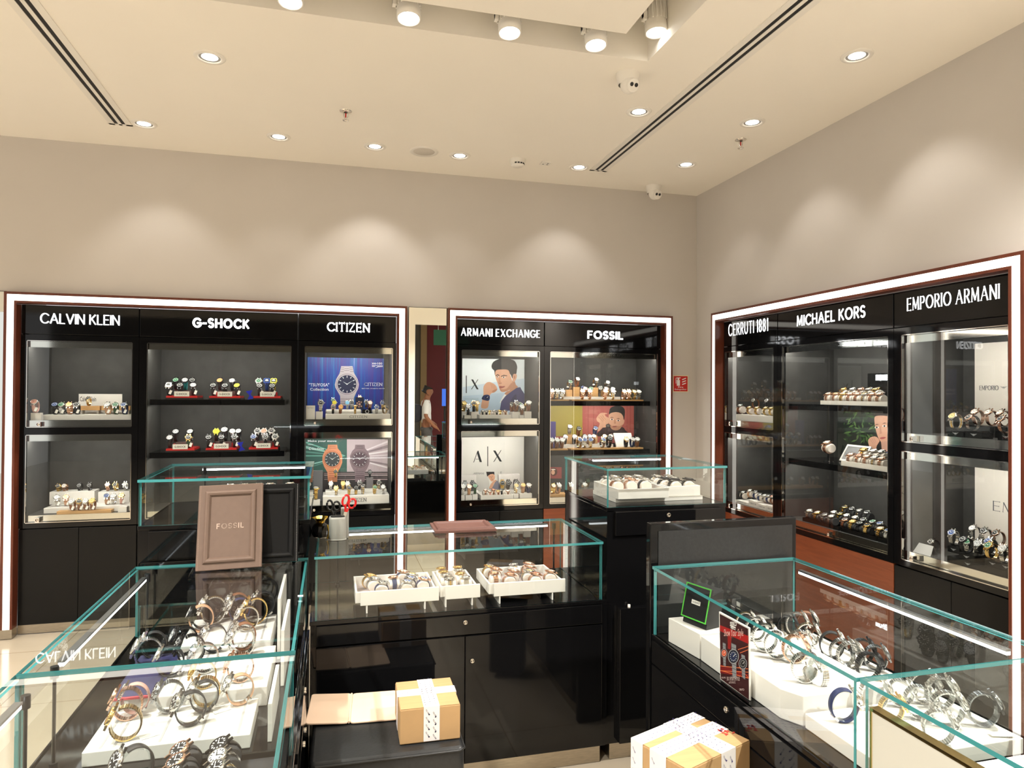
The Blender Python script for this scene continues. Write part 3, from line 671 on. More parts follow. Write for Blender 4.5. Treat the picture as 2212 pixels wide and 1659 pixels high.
def strap_mesh(kind, phi, c):
    k = ('s', kind, phi, c)
    if k in WM: return WM[k]
    mb = MB(); N = 30; metal = c in METAL; rz = RING[kind][1] + .0035; t = .0028
    gap = 33 if kind != 'pillow' else 36
    th0, th1 = phi + gap, phi + 360 - gap
    def wid(th):
        q = abs(((th - phi + 180) % 360) - 180) / 180.0
        return .0205 - .0045 * q
    if metal:
        for i in range(N):
            a0 = th0 + (th1 - th0) * (i + .06) / N; a1 = th0 + (th1 - th0) * (i + .94) / N
            for u0, u1, mi, o in ((-.5, -.2, 0, 0), (-.185, .185, 1, .0005), (.2, .5, 0, 0)):
                vs = []
                for th in (a0, (a0 + a1) / 2, a1):
                    p, n = loop_frame(kind, th); w = wid(th); bulge = .0004 if th not in (a0, a1) else 0
                    for u in (u0, u1):
                        vs += [p + Vector((u * w, 0, rz)), p + n * (t + o + bulge) + Vector((u * w, 0, rz))]
                fs = []
                for q in (0, 4): fs += [(q + 1, q + 5, q + 7, q + 3), (q, q + 2, q + 6, q + 4), (q, q + 4, q + 5, q + 1), (q + 2, q + 3, q + 7, q + 6)]
                fs += [(0, 1, 3, 2), (8, 10, 11, 9)]
                mb.add(vs, fs, mi)
    else:
        vs = []; fs = []; M_ = 40
        for i in range(M_ + 1):
            th = th0 + (th1 - th0) * i / M_; p, n = loop_frame(kind, th); w = wid(th) / 2; tt = t * (1.25 if i in (0, 1, M_, M_ - 1) else 1)
            for u, h in ((-w, 0), (-w, tt * .7), (-w * .86, tt), (w * .86, tt), (w, tt * .7), (w, 0)): vs.append(p + n * h + Vector((u, 0, rz)))
        for i in range(M_):
            for j in range(6): fs.append((i * 6 + j, i * 6 + (j + 1) % 6, (i + 1) * 6 + (j + 1) % 6, (i + 1) * 6 + j))
        fs += [tuple(range(6)), tuple(range(M_ * 6 + 5, M_ * 6 - 1, -1))]
        mb.add(vs, fs, 0, True)
        p, n = loop_frame(kind, phi + 200); X = Vector((1, 0, 0)); Yv = n.cross(X)     # buckle
        B = Matrix(((1, Yv.x, n.x, p.x), (0, Yv.y, n.y, p.y), (0, Yv.z, n.z, p.z + rz), (0, 0, 0, 1)))
        for q in ((-.0105, .0105, .004, .006), (-.0105, .0105, -.006, -.004), (-.0105, -.0085, -.006, .006), (.0085, .0105, -.006, .006)): mb.box(q[0], q[1], q[2], q[3], -.0006, .0042, 2, B)
    WM[k] = mb.mesh('strap', strap_mats(c) + [smat('S')]); return WM[k]
def head_matrix(kind, phi):
    p, n = loop_frame(kind, phi); X = Vector((1, 0, 0)); Yv = n.cross(X); rz = RING[kind][1] + .0035; p = p + n * (.0005 if kind != 'pillow' else .001)
    return Matrix(((1, Yv.x, n.x, p.x), (0, Yv.y, n.y, p.y), (0, Yv.z, n.z, p.z + rz), (0, 0, 0, 1)))
def case_mesh(kind, phi, cm, square=False):
    k = ('c', kind, phi, cm, square)
    if k in WM: return WM[k]
    H = head_matrix(kind, phi); mb = MB()
    if square:
        mb.rbox(-.0195, .0195, -.0205, .0205, 0, .0105, .006, 0, H)
    else:
        mb.lathe([(.0165, 0), (.0195, .0015), (.0200, .006), (.0190, .0085), (.0174, .0092), (.0166, .0080)], 34, 0, H, caps=True)
        mb.lathe([(.0185, .0086), (.0180, .0098), (.0170, .0098)], 34, 0, H)
    for sx in (-1, 1):
        for sy in (-1, 1): mb.box(sx * .0085 - .0016, sx * .0085 + .0016, sy * .0225 - .0055, sy * .0225 + .0045, .0005, .0055, 0, H)
    mb.lathe([(.0028, 0), (.0032, .0008), (.0032, .0034), (.0024, .0042), (0, .0042)], 12, 0, H @ Matrix.Translation((.0198, 0, .0045)) @ Matrix.Rotation(math.radians(90), 4, 'Y'))
    WM[k] = mb.mesh('case', [CASEM[cm]]); return WM[k]
def dial_mesh(kind, phi, d, cm, square=False):
    k = ('d', kind, phi, d, cm, square)
    if k in WM: return WM[k]
    H = head_matrix(kind, phi); mb = MB(); z = .0083
    if square:
        mb.box(-.0135, .0135, -.0135, .0135, .0098, .0110, 0, H); z = .0110
        mb.box(-.009, .009, -.0055, .0035, z, z + .0003, 1, H).box(-.007, .007, .006, .009, z, z + .0003, 1, H)
    else:
        mb.lathe([(.0170, z), (0, z)], 30, 0, H, False)
        for i in range(12):
            R_ = H @ Matrix.Rotation(math.radians(30 * i), 4, 'Z'); w = .0010 if i % 3 else .0015
            mb.box(-w, w, .0110, .0150, z, z + .0005, 1, R_)
        for a, l, w in ((60, .0090, .0009), (-55, .0130, .0007)):
            mb.box(-w, w, -.002, l, z + .0006, z + .0009, 1, H @ Matrix.Rotation(math.radians(a), 4, 'Z'))
        mb.lathe([(.0016, z + .0005), (.0016, z + .0012), (0, z + .0012)], 10, 1, H)
    light = d in 'wsyreo'
    WM[k] = mb.mesh('dial', [mat('dial_' + DIAL[d][0].replace(' ', '_'), DIAL[d][1], .45, 0, .18), CASEM['g'] if cm in 'gr' and light else (mat('dial_dark_marks', (.03, .03, .03), .4) if light else mat('dial_pale_marks', (.82, .82, .8), .4))]); return WM[k]
def tag_mesh(kind):
    k = ('t', kind)
    if k in WM: return WM[k]
    ry, rz = RING[kind]; mb = MB()
    M = Matrix.Translation((.016, -ry - .006, rz * .75)) @ Matrix.Rotation(math.radians(18), 4, 'Y') @ Matrix.Rotation(math.radians(-14), 4, 'X')
    mb.box(-.007, .007, -.0004, .0004, -.016, .008, 0, M).tube([(.016, -ry - .005, rz * .8 + .007), (.012, -ry * .6, rz * 1.5)], .0006, 5)
    WM[k] = mb.mesh('price_tag', [PAPER]); return WM[k]
def ring_mesh(kind):
    k = ('r', kind)
    if k in WM: return WM[k]
    ry, rz0 = RING[kind]; rz = rz0 + .0035; mb = MB(); vs = []; fs = []; N = 36
    for i in range(N + 1):
        th = math.radians(-60 + 330 * i / N)
        for q, u in ((.0005, -.007), (.0030, -.007), (.0030, .007), (.0005, .007)):
            vs.append(Vector((u, -(ry - q) * math.cos(th), (rz0 - q) * math.sin(th) + rz)))
    for i in range(N):
        for j in range(4): fs.append((i * 4 + j, i * 4 + (j + 1) % 4, (i + 1) * 4 + (j + 1) % 4, (i + 1) * 4 + j))
    fs += [(3, 2, 1, 0), (N * 4, N * 4 + 1, N * 4 + 2, N * 4 + 3)]
    mb.add(vs, fs, 0, False); WM[k] = mb.mesh('acrylic_ring', [ACRYL]); return WM[k]
def pillow_mesh(m, L=.046):
    k = ('p', m.name, L)
    if k in WM: return WM[k]
    ry, rz0 = RING['pillow']; rz = rz0 + .0035; mb = MB(); vs = []; fs = []; N = 28
    prof = [(-L / 2, .86), (-L / 2 + .002, .95), (-L / 2 + .006, .985), (L / 2 - .006, .985), (L / 2 - .002, .95), (L / 2, .86)]
    for x, f in prof:
        for i in range(N):
            a = 2 * math.pi * i / N; vs.append(Vector((x, (ry - .0006) * f * math.cos(a), max((rz0 - .0006) * f * math.sin(a), -rz0 * .9) + rz)))
    for j in range(len(prof) - 1):
        for i in range(N): fs.append((j * N + i, j * N + (i + 1) % N, (j + 1) * N + (i + 1) % N, (j + 1) * N + i))
    mb.add(vs, fs, 0, True); mb.add(vs[:N], [tuple(range(N))], 0); mb.add(vs[-N:], [tuple(reversed(range(N)))], 0)
    WM[k] = mb.mesh('watch_cushion', [m]); return WM[k]
LABELS = {}
WCOUNT = [0]
def desc(c, d, cut=False):
    return STRAP[c][0] + ' watch' + (', ' if cut else ' with ') + DIAL[d][0] + ' dial'
def watch(loc, rz, code, label, group, kind='stand', phi=48, s=1.0, tagged=False, ring=False, pillow=None, tilt=0.0):
    """code: strap letter, dial letter, optional case letter, optional q for a square case"""
    c, d = code[0], code[1]; cm = code[2] if len(code) > 2 and code[2] != 'q' else case_of(c); sq = code.endswith('q')
    if cm == 'k' and d == 'k' and False: pass
    if label in LABELS: print('SAME LABEL', label)
    n = len(label.split())
    if n > 16 or n < 4: print('LABEL LENGTH', n, label)
    LABELS[label] = 1; WCOUNT[0] += 1
    t = thing('wristwatch', label, 'watch', loc, rz, group); t.scale = (s, s, s)
    if tilt: t.rotation_euler = (tilt, 0, rz)
    link('strap', strap_mesh(kind, phi, c), t); link('case', case_mesh(kind, phi, cm, sq), t); link('dial', dial_mesh(kind, phi, d, cm, sq), t)
    if tagged: link('price_tag', tag_mesh(kind), t)
    for on, nm, me, cat in ((ring, 'ring_stand', ring_mesh(kind) if ring else None, 'watch stand'), (pillow is not None, 'watch_cushion', pillow_mesh(pillow) if pillow is not None else None, 'cushion')):
        if not on: continue
        p = link(nm, me); p.location = loc; p.rotation_euler = (tilt, 0, rz); p.scale = (s, s, s); ROOT_AT[p.name] = Vector(loc)
        lab = ('ring stand in the ' if ring else 'cushion inside the ') + label
        if len(lab.split()) > 16: print('HOLDER LABEL', len(lab.split()), lab)
        tag(p, lab, cat, 'ring stands' if ring else 'watch cushions')
    return t
ORD = ['first', 'second', 'third', 'fourth', 'fifth', 'sixth', 'seventh', 'eighth', 'ninth', 'tenth', 'eleventh', 'twelfth', 'thirteenth', 'fourteenth', 'fifteenth', 'sixteenth', 'seventeenth', 'eighteenth', 'nineteenth']
OPEN = {'b': ((-1.923, -1.300), (-1.212, -.279), (-.188, .435), (.951, 1.568), (1.655, 2.576)), 's': ((-4.716, -4.111), (-4.020, -3.105), (-3.016, -2.414))}
def relax(P, mx, my, n=60, keep_y=None):
    """move points apart until no two lie within mx by my of each other"""
    for _ in range(n):
        hit = False
        for i in range(len(P)):
            for j in range(i):
                dx, dy = P[i].x - P[j].x, P[i].y - P[j].y
                if abs(dx) < mx and abs(dy) < my:
                    hit = True; ox, oy = mx - abs(dx), my - abs(dy)
                    if oy / my <= ox / mx: s = (oy / 2 + 1e-4) * (1 if dy >= 0 else -1); P[i].y += s; P[j].y -= s
                    else: s = (ox / 2 + 1e-4) * (1 if dx >= 0 else -1); P[i].x += s; P[j].x -= s
        if not hit: break
    return P
class Wall:
    """places things in a niche of a wall cabinet by picture column, at a chosen depth"""
    def __init__(s, w): s.w = w; s.T = TB if w == 'b' else TS; s.rz = 0 if w == 'b' else math.radians(-90)
    def s_(s, px, d, py=900, m=0.0):
        p = onY(px, py, YF + d) if s.w == 'b' else onX(px, py, XF + d); v = p.x if s.w == 'b' else -p.y
        lo, hi = min(OPEN[s.w], key=lambda q: max(q[0] - v, v - q[1], 0))     # stay inside the niche
        return min(max(v, lo + .006 + m), hi - .006 - m)
    def cl(s, v, m):
        lo, hi = min(OPEN[s.w], key=lambda q: max(q[0] - v, v - q[1], 0)); return min(max(v, lo + .006 + m), hi - .006 - m)
    def z_(s, px, py, d): return (onY(px, py, YF + d) if s.w == 'b' else onX(px, py, XF + d)).z
    def at(s, a, d, z): return s.T @ Vector((a, d, z))
    def row(s, where, group, d, z, items, phi=48, sc=1.0, yaw=0, pillow=None, kind=None):
        items = sorted(items, key=lambda q: q[0])
        o_ = lambda it: it[2] if len(it) > 2 else {}
        A = [s.s_(it[0], o_(it).get('d', d), m=.018) for it in items]; D = [o_(it).get('d', d) for it in items]
        gap = (.050 if pillow is not None else .043 * 1.1 if kind is None else .047) * sc
        for _ in range(40):
            for i in range(1, len(A)):
                if abs(D[i] - D[i - 1]) < .03 and A[i] - A[i - 1] < gap:
                    q = (gap - (A[i] - A[i - 1])) / 2; A[i] += q; A[i - 1] -= q
            A = [s.cl(v, .020) for v in A]
        for i, it in enumerate(items):
            px, code = it[0], it[1]; o = it[2] if len(it) > 2 else {}
            dd = o.get('d', d); zz = o.get('z', z)
            a = A[i]; loc = s.at(a, dd, zz + .0006)
            lab = o.get('lab') or (desc(code[0], code[1], pillow is not None) + (', alone ' if len(items) == 1 else (', only two: ' + ('left one ' if i == 0 else 'right one ')) if len(items) == 2 else ', ' + (ORD[i] + ' ' if i < len(items) - 1 else 'last ') + ('from left ' if i < len(items) - 1 else 'on right ')).replace('only two: ', '') + where)
            watch(loc, s.rz + math.radians(yaw + o.get('yaw', random.uniform(-9, 9))), code, lab, group, kind or ('pillow' if pillow is not None else 'stand'), o.get('phi', phi if pillow is None else 72), sc * o.get('s', 1) * (1.16 if pillow is None and kind is None else 1.0), o.get('t', False), False, pillow)
    def block(s, name, px0, px1, d0, d1, z0, z1, m, label, cat='display riser', group='display risers', bevel=.001, mats=None):
        d = d0; a0, a1 = s.s_(px0, d), s.s_(px1, d)
        return solo(name, MB(s.T).box(a0, a1, d0, d1, z0, z1), m, label, cat, group, bevel)

# ------------------------------------------------------------------ what stands in the wall cabinets
B_ = Wall('b'); S_ = Wall('s')
N1, N0 = 1.3895, .7665                                     # niche floors
def sign_board(W, px0, px1, d, z0, z1, lab, words, m=None, ink=None, at=(.06, .62, .5, .8), th=.01, bold=.006):
    m = m or WHITE; a0, a1 = W.s_(px0, d), W.s_(px1, d)
    t = thing('brand_plaque', lab, 'display sign', W.T @ Vector(((a0 + a1) / 2, d, z0)), 0)
    part('board', MB(W.T).box(a0, a1, d, d + th, z0, z1), m, t)
    mb = MB(W.T); w = a1 - a0; h = z1 - z0
    printed(mb, words, (a0 + at[0] * w, d - .0006, z0 + at[2] * h), (at[1] * w - at[0] * w, 0, 0), (0, 0, (at[3] - at[2]) * h), bold=bold)
    part('printed_words', mb, ink or INK, t); return t
def riser(W, px0, px1, pyt, d0, d1, z0, lab, m=None, name='display_riser'):
    z1 = W.z_((px0 + px1) / 2, pyt, d0); W.block(name, px0, px1, d0, d1, z0 + .0004, z1, m or WHITE, lab); return z1

# --- leftmost cabinet, upper niche
G = 'watches in the leftmost cabinet'
zb = riser(B_, 90, 284, 896, .16, .42, N1, 'long white base board in the upper leftmost niche')
z = riser(B_, 66, 88, 892, .115, .155, N1, 'small white and oak block at the upper left niche edge')
B_.row('on small block in upper leftmost niche', G, .135, z, [(77, 'Pr', {'t': True})])
zw = B_.z_(193, 877, .30)
t = thing('oak_bench', 'oak bench riser carrying one gold watch in the upper leftmost niche', 'display riser', B_.at(B_.s_(193, .3), .33, zb))
a0, a1 = B_.s_(170, .3), B_.s_(215, .3)
part('bench_top', MB(TB).box(a0, a1, .30, .37, zw - .03, zw), OAK, t); part('bench_legs', MB(TB).box(a0 + .01, a0 + .02, .31, .36, zb, zw - .03).box(a1 - .02, a1 - .01, .31, .36, zb, zw - .03), WHITE, t)
a0, a1 = B_.s_(219, .3), B_.s_(281, .3)
t = thing('oak_bench', 'longer oak bench riser right of the gold watch in the upper leftmost niche', 'display riser', B_.at(B_.s_(250, .3), .33, zb))
part('bench_top', MB(TB).box(a0, a1, .30, .37, zw - .03, zw), OAK, t); part('bench_legs', MB(TB).box(a0 + .01, a0 + .02, .31, .36, zb, zw - .03).box(a1 - .02, a1 - .01, .31, .36, zb, zw - .03), WHITE, t)
B_.row('on the oak bench', G, .335, zw, [(192, 'Gk', {'s': .7, 'lab': 'small gold watch lying alone on the oak bench before the plaque'})])
sign_board(B_, 169.5, 263, .40, zb, B_.z_(215, 851, .40), 'cream plaque with printed name at the back of the upper leftmost niche', 'Calvin Klein', at=(.03, .40, .62, .86))
B_.row('along the white board, upper leftmost niche', G, .21, zb, [(120, 'Kb', {'t': True}), (136, 'Sg', {'t': True}), (153, 'Ry'), (165, 'Lk', {'t': True}), (234, 'Aw', {'t': True}), (251, 'Og', {'t': True}), (270, 'Nb', {'t': True})], sc=.92)
# lower niche
zb = riser(B_, 97, 283, 1095, .17, .44, N0, 'long white base board in the lower leftmost niche')
zo = riser(B_, 125, 243, 1103, .107, .165, N0, 'oak board lying at the front of the lower leftmost niche', OAK, 'oak_board')
for p0, p1, lab in ((109, 206, 'left white stepped stand in the lower leftmost niche'), (214, 282, 'right white stepped stand in the lower leftmost niche')):
    z1 = B_.z_(p0, 1063, .32); B_.block('stepped_stand', p0, p1, .32, .43, zb + .0004, z1, WHITE, lab)
zs = z1
B_.row('on stepped stands, lower leftmost niche', G, .36, zs, [(130, 'Gk'), (144, 'Rw'), (176, 'Kk'), (197, 'Kk'), (235, 'Rw'), (253, 'Gk'), (274, 'Sw')], sc=.72, phi=35)
B_.row('before the stepped stands, lower leftmost niche', G, .25, zb, [(127, 'Sw', {'t': True}), (146, 'Ryr', {'t': True}), (234, 'Ab', {'t': True}), (249, 'Sw'), (265, 'Pyg', {'t': True})], sc=.85)
B_.row('on oak board, lower leftmost niche', G, .13, zo, [(160, 'Bw', {'t': True}), (176, 'Bkg', {'t': True}), (189, 'Bw', {'t': True}), (203, 'Byg', {'t': True})], sc=.85)
riser(B_, 257, 276, 1095, .11, .16, N0, 'small cream and oak block right of the oak board')
# --- wide cabinet: six red-banded stands
G = 'sport watches on the red-banded stands'
Z1, Z2 = 1.530, 1.165
REDB = mat('stand_red', (.55, .015, .015), .35); STK = mat('stand_black', (.015, .015, .016), .35)
def red_stand(p0, p1, z, lab):
    d0, d1 = .125, .34; a0, a1 = B_.s_(p0, d0), B_.s_(p1, d0); m = (a0 + a1) / 2; w = a1 - a0
    t = thing('watch_stand', lab, 'watch stand', B_.at(m, .2, z), 0, 'red-banded watch stands')
    part('stand_base', MB(TB).box(a0, a1, d0, d1, z + .0005, z + .012), STK, t)
    part('red_band', MB(TB).box(a0 + .004, a1 - .004, d0 - .001, d1 - .004, z + .012, z + .026), REDB, t)
    part('raised_block', MB(TB).box(m - w * .25, m + w * .25, d0 + .098, d1 - .008, z + .026, z + .062), mat('stand_grey', (.12, .08, .075), .4), t)
    for sx in (-1, 1): part('red_wedge', MB(TB).box(m + sx * w * .3 - .006, m + sx * w * .3 + .006, d0 + .092, d0 + .097, z + .026, z + .055), REDB, t)
    o = part('label_plate', MB(TB).box(m - .048, m + .048, d0 - .004, d0 - .001, z + .022, z + .056), PAPER, t)
    q = MB(TB); printed(q, 'G-SHOCK', (m - .036, d0 - .0046, z + .032), (.072, 0, 0), (0, 0, .013), bold=.02); part('label_print', q, INK, o)
    return z + .026, z + .062
U1 = 'upper left red-banded stand'; 
for i, (p0, p1, z, nm, lab, fr, bk) in enumerate((
    (357, 427, Z1, 'upper left stand', 'red-banded stand at left of the upper shelf', [(366, 'Lsq', {'t': 1}), (390, 'Lkk'), (417, 'Lsk', {'t': 1})], [(381, 'Lgk'), (400, 'Qsk'), (415, 'Lkk')]),
    (450, 520, Z1, 'upper middle stand', 'red-banded stand in the middle of the upper shelf', [(461, 'Lkk', {'t': 1}), (486, 'Lkk'), (513, 'Lek', {'t': 1})], [(476, 'Lok'), (502, 'Lsd')]),
    (546, 607, Z1, 'upper right stand', 'red-banded stand at right of the upper shelf', [(560, 'Lkk', {'t': 1}), (588, 'Lkk', {'t': 1})], [(559, 'Ogw'), (576, 'Ukuq'), (591, 'Ykyq')]),
    (358, 422, Z2, 'lower left stand', 'red-banded stand at left of the lower shelf', [(369, 'Lwk'), (408, 'Okg', {'t': 1})], [(381, 'Lsk'), (413, 'Lsk')]),
    (444, 513, Z2, 'lower middle stand', 'red-banded stand in the middle of the lower shelf', [(452, 'Lkk', {'t': 1}), (480, 'Lkk', {'t': 1}), (507, 'Lkd', {'t': 1})], [(468, 'Ley'), (490, 'Lsk', {'s': 1.15}), (500, 'Lws'), (516, 'Lsk')]),
    (537, 602, Z2, 'lower right stand', 'red-banded stand at right of the lower shelf', [(549, 'Lbd', {'t': 1}), (574, 'Lkd'), (596, 'Lkw', {'t': 1})], [(558, 'Lkw'), (571, 'Wrw'), (587, 'Lkw')]))):
    za, zb = red_stand(p0, p1, z, lab)
    B_.row('at front of the ' + nm, G, .178, za, fr, sc=1.0)
    B_.row('at back of the ' + nm, G, .276, zb, bk, sc=1.0)
BLUE = mat('blue_bow', (.01, .02, .50), .35)
for px, z, lab in ((540, Z1, 'blue ribbon bow left of the upper right red-banded stand'), (522, Z2, 'blue ribbon bow right of the lower middle red-banded stand')):
    a = B_.s_(px, .15); mb = MB(TB)
    for sg in (-1, 1): mb.prism([(-.022, -.03), (-.004, -.002), (-.022, .03), (.022, .03), (.004, .002), (.022, -.03)], -.003, .003, 0, Matrix.Translation((a, .135, z + .034)) @ Matrix.Rotation(math.radians(90), 4, 'X') @ Matrix.Rotation(math.radians(12), 4, 'Z')) if sg > 0 else None
    solo('ribbon_bow', mb, BLUE, lab, 'ribbon', 'blue ribbon bows')
# --- blue-poster niche
G = 'watches in the third cabinet'
t_ = 'blue-poster niche'
def lettered_plinth(px0, px1, pyt, z0, lab, d0=.12, d1=.36):
    z1 = B_.z_(770, pyt, d0); a0, a1 = B_.s_(px0, d0), B_.s_(px1, d0)
    t = thing('display_plinth', lab, 'display riser', B_.at((a0 + a1) / 2, .2, z0))
    part('plinth', MB(TB).box(a0, a1, d0, d1, z0 + .0004, z1), WHITE, t)
    mb = MB(TB); letters(mb, 'CITIZEN', B_.s_(755, d0), B_.s_(793, d0), z0 + (z1 - z0) * .25, z0 + (z1 - z0) * .75, d0 - .0006, d0 + .0006, stroke=.15, serif=.12, gap=.34, thin=.09)
    part('plinth_lettering', mb, INKG, t); return z1
zp = lettered_plinth(703, 843, 894.5, N1, 'cream lettered plinth below the blue poster')
zc = zp + .03
for p0, p1, lab in ((703, 781, 'left white rounded bar riser on the upper lettered plinth'), (805, 842, 'right white rounded bar riser on the upper lettered plinth')):
    a0, a1 = B_.s_(p0, .2), B_.s_(p1, .2)
    solo('bar_riser', MB(TB).rbox(a0, a1, .22, .345, zp + .0004, zc, .012), WHITE, lab, 'display riser', 'display risers')
a0, a1 = B_.s_(783, .2), B_.s_(803, .2)
t = thing('black_riser', 'black riser with round white emblem on the upper lettered plinth', 'display riser', B_.at((a0 + a1) / 2, .27, zp))
part('riser_body', MB(TB).box(a0, a1, .22, .34, zp + .0004, zc), BLACKS, t)
part('round_emblem', MB(TB).lathe([(.014, 0), (.014, .001), (.011, .001), (.011, 0)], 24, 0, Matrix.Translation((a0 + .035, .2195, zp + .016)) @ Matrix.Rotation(math.radians(90), 4, 'X')), INKW, t)
z = riser(B_, 682, 697, 889, .12, .16, N1, 'tall cream block left of the upper lettered plinth')
B_.row('on tall cream block, ' + t_, G, .14, z, [(692, 'Sk', {'phi': 30})])
sign_board(B_, 660.5, 680.5, .12, N1 + .0005, B_.z_(670, 876, .12), 'small white information card standing left of the upper lettered plinth', 'Super Titanium', at=(.15, .85, .78, .86), th=.004, ink=INKG)
B_.row('on lettered plinth, ' + t_, G, .165, zp, [(719, 'Kkr'), (735, 'Bog'), (767, 'Gw', {'phi': 80, 's': .9}), (813, 'Sb'), (831, 'Gk', {'yaw': 30})], sc=.78, phi=35)
B_.row('behind lettered plinth front, ' + t_, G, .265, zc, [(722, 'Se'), (750, 'Sl'), (758, 'Sk', {'d': .315}), (798, 'Rw'), (825, 'Tb')], sc=.80, phi=32)
for px, hz, code, ds in ((719, .055, 'Sg', 'clear block behind the yellow dial watch'), (791, .04, 'Bk', 'clear block beside the black round watch card'), (777, .075, 'Vr', 'clear block at the middle of the blue poster')):
    z1 = zp + hz; a = B_.s_(px, .36)
    solo('clear_block', MB(TB).box(a - .018, a + .018, .35, .40, N1 + .0004 if False else zp - .0 , z1) if False else MB(TB).box(a - .018, a + .018, .365, .405, N1 + .0004, z1), ACRYL, 'clear acrylic block: ' + ds, 'display riser', 'clear blocks')
    watch(B_.at(a, .385, z1 + .0006), 0, code if code[0] != 'V' else 'Rr', desc(code[0] if code[0] != 'V' else 'R', code[1]) + ' raised on ' + ds.split(' behind')[0].split(' beside')[0].split(' at')[0] + {'S': ' at left', 'B': ' at right', 'V': ' at centre'}[code[0]] + ', ' + t_, G, 'stand', 30, .8)
a0, a1 = B_.s_(768, .3), B_.s_(786, .3)
t = thing('display_card', 'small dark blue card with watch faces before the blue poster', 'display card', B_.at((a0 + a1) / 2, .3, zc))
part('card', MB(TB).box(a0, a1, .352, .356, zc + .0005, B_.z_(777, 858, .352)), mat('navy_card', (.01, .015, .05), .5), t)
mb = MB(TB)
for i in range(7):
    a = i * .9; mb.lathe([(.006 if i else .009, 0), (0, 0)], 16, 0, Matrix.Translation(((a0 + a1) / 2 + (.02 * math.cos(a) if i else 0), .3512, zc + .038 + (.02 * math.sin(a) if i else 0))) @ Matrix.Rotation(math.radians(90), 4, 'X'))
part('printed_faces', mb, mat('card_rose', (.6, .35, .25), .5), t)
# --- two-watch poster niche
t_ = 'two-watch poster niche'
zp = lettered_plinth(699, 842, 1071, N0, 'cream lettered plinth below the two-watch poster')
zc = zp + .022
a0, a1 = B_.s_(704, .2), B_.s_(838, .2)
solo('bar_riser', MB(TB).box(a0, a1, .245, .345, zp + .0004, zc), WHITE, 'long white step on the lower lettered plinth', 'display riser', 'display risers', .002)
z = riser(B_, 678, 693, 1080, .12, .16, N0, 'cream block left of the lower lettered plinth')
B_.row('on cream block, ' + t_, G, .14, z, [(684, 'Gk', {'phi': 75})])
B_.row('along the plinth front, ' + t_, G, .18, zp, [(728, 'Tyg'), (755, 'Gk'), (770, 'Gkk'), (785, 'Tk', {'phi': 70}), (810, 'Gg'), (829, 'Sw')], sc=.8, phi=38)
B_.row('along the back step, ' + t_, G, .29, zc, [(716, 'Sw'), (743, 'Gy'), (752, 'Tw', {'d': .27}), (778, 'Lk'), (820, 'Tk')], sc=.8, phi=32)
for px, pyt, code, m, lab, wl in ((726, 1031, 'Gk', ACRYL, 'clear block in front of the copper poster watch', 'gold watch with black dial raised on the clear block, two-watch poster niche'),
                                  (800, 1032, 'Kk', mat('grey_block', (.2, .19, .2), .4), 'grey block in front of the grey poster watch', 'black steel watch raised on the grey block, two-watch poster niche')):
    z1 = B_.z_(px, pyt, .365); a = B_.s_(px, .365)
    solo('display_block', MB(TB).box(a - .025, a + .025, .365, .41, N0 + .0004, z1), m, lab, 'display riser', 'display risers')
    watch(B_.at(a, .388, z1 + .0006), 0, code, wl, G, 'stand', 28, .82)
a = B_.s_(682, .33)
solo('poster_block', MB(TB).box(B_.s_(675, .32), B_.s_(698, .32), .32, .36, N0 + .0004, B_.z_(687, 1017, .32)), mat('grey_print_board', (.16, .16, .17), .4), 'tall grey printed board at left of the two-watch poster niche', 'display riser')
watch(B_.at(B_.s_(680, .27), .27, N0 + .0006), 0, 'Gk', 'gold watch with black dial before the tall grey printed board', G, 'stand', 30, .85)
# --- portrait niche
G = 'watches in the fourth cabinet'
t_ = 'portrait-poster niche'
LAST_TRAY = [None]
def tray(W, p0, p1, d0, d1, z0, z1, lab, m=None, name='watch_tray'):
    a0, a1 = W.s_(p0, d0), W.s_(p1, d0); q = .006
    t = thing(name, lab, 'tray', W.at((a0 + a1) / 2, (d0 + d1) / 2, z0), 0, 'watch trays'); m = m or WHITE
    part('tray_rim', MB(W.T).box(a0, a1, d0, d0 + q, z0, z1).box(a0, a1, d1 - q, d1, z0, z1).box(a0, a0 + q, d0 + q, d1 - q, z0, z1).box(a1 - q, a1, d0 + q, d1 - q, z0, z1), m, t)
    part('tray_bed', MB(W.T).box(a0 + q, a1 - q, d0 + q, d1 - q, z0, z0 + .008), m, t)
    LAST_TRAY[0] = t; return z0 + .008
SHELFG = [('glass_ledge', 1)]
z1 = riser(B_, 1003, 1017, 897, .12, .17, N1, 'low white block at left front of the portrait-poster niche')
z2 = riser(B_, 1018, 1030, 890, .12, .18, N1, 'taller white block left of the white tray in the portrait-poster niche')
zt = tray(B_, 1036, 1104, .12, .30, N1 + .0005, B_.z_(1070, 896, .12), 'white tray of dark watches in the portrait-poster niche')
z3 = riser(B_, 1107, 1121, 890, .12, .18, N1, 'white cube right of the tray in the portrait-poster niche')
z4 = riser(B_, 1133, 1148, 889, .12, .18, N1, 'tall white step at right of the portrait-poster niche')
z5 = riser(B_, 1122, 1132, 897, .12, .18, N1, 'low white step at right of the portrait-poster niche')
B_.row('left blocks, ' + t_, G, .145, z1, [(1011, 'Lw'), (1023, 'Lkg', {'z': z2})], sc=.9)
B_.row('behind left blocks, ' + t_, G, .25, z2, [(1001, 'Gy'), (1030, 'Gw')], sc=.9)
solo('back_step', MB(TB).box(B_.s_(996, .23), B_.s_(1034, .23), .225, .28, N1 + .0004, z2), WHITE, 'long low white step behind the left blocks, portrait-poster niche', 'display riser', 'display risers')
B_.row('tray front, portrait niche', G, .165, zt, [(1050, 'Lk'), (1072, 'Lk'), (1090, 'Bkr')], pillow=PILLOW, sc=.85)
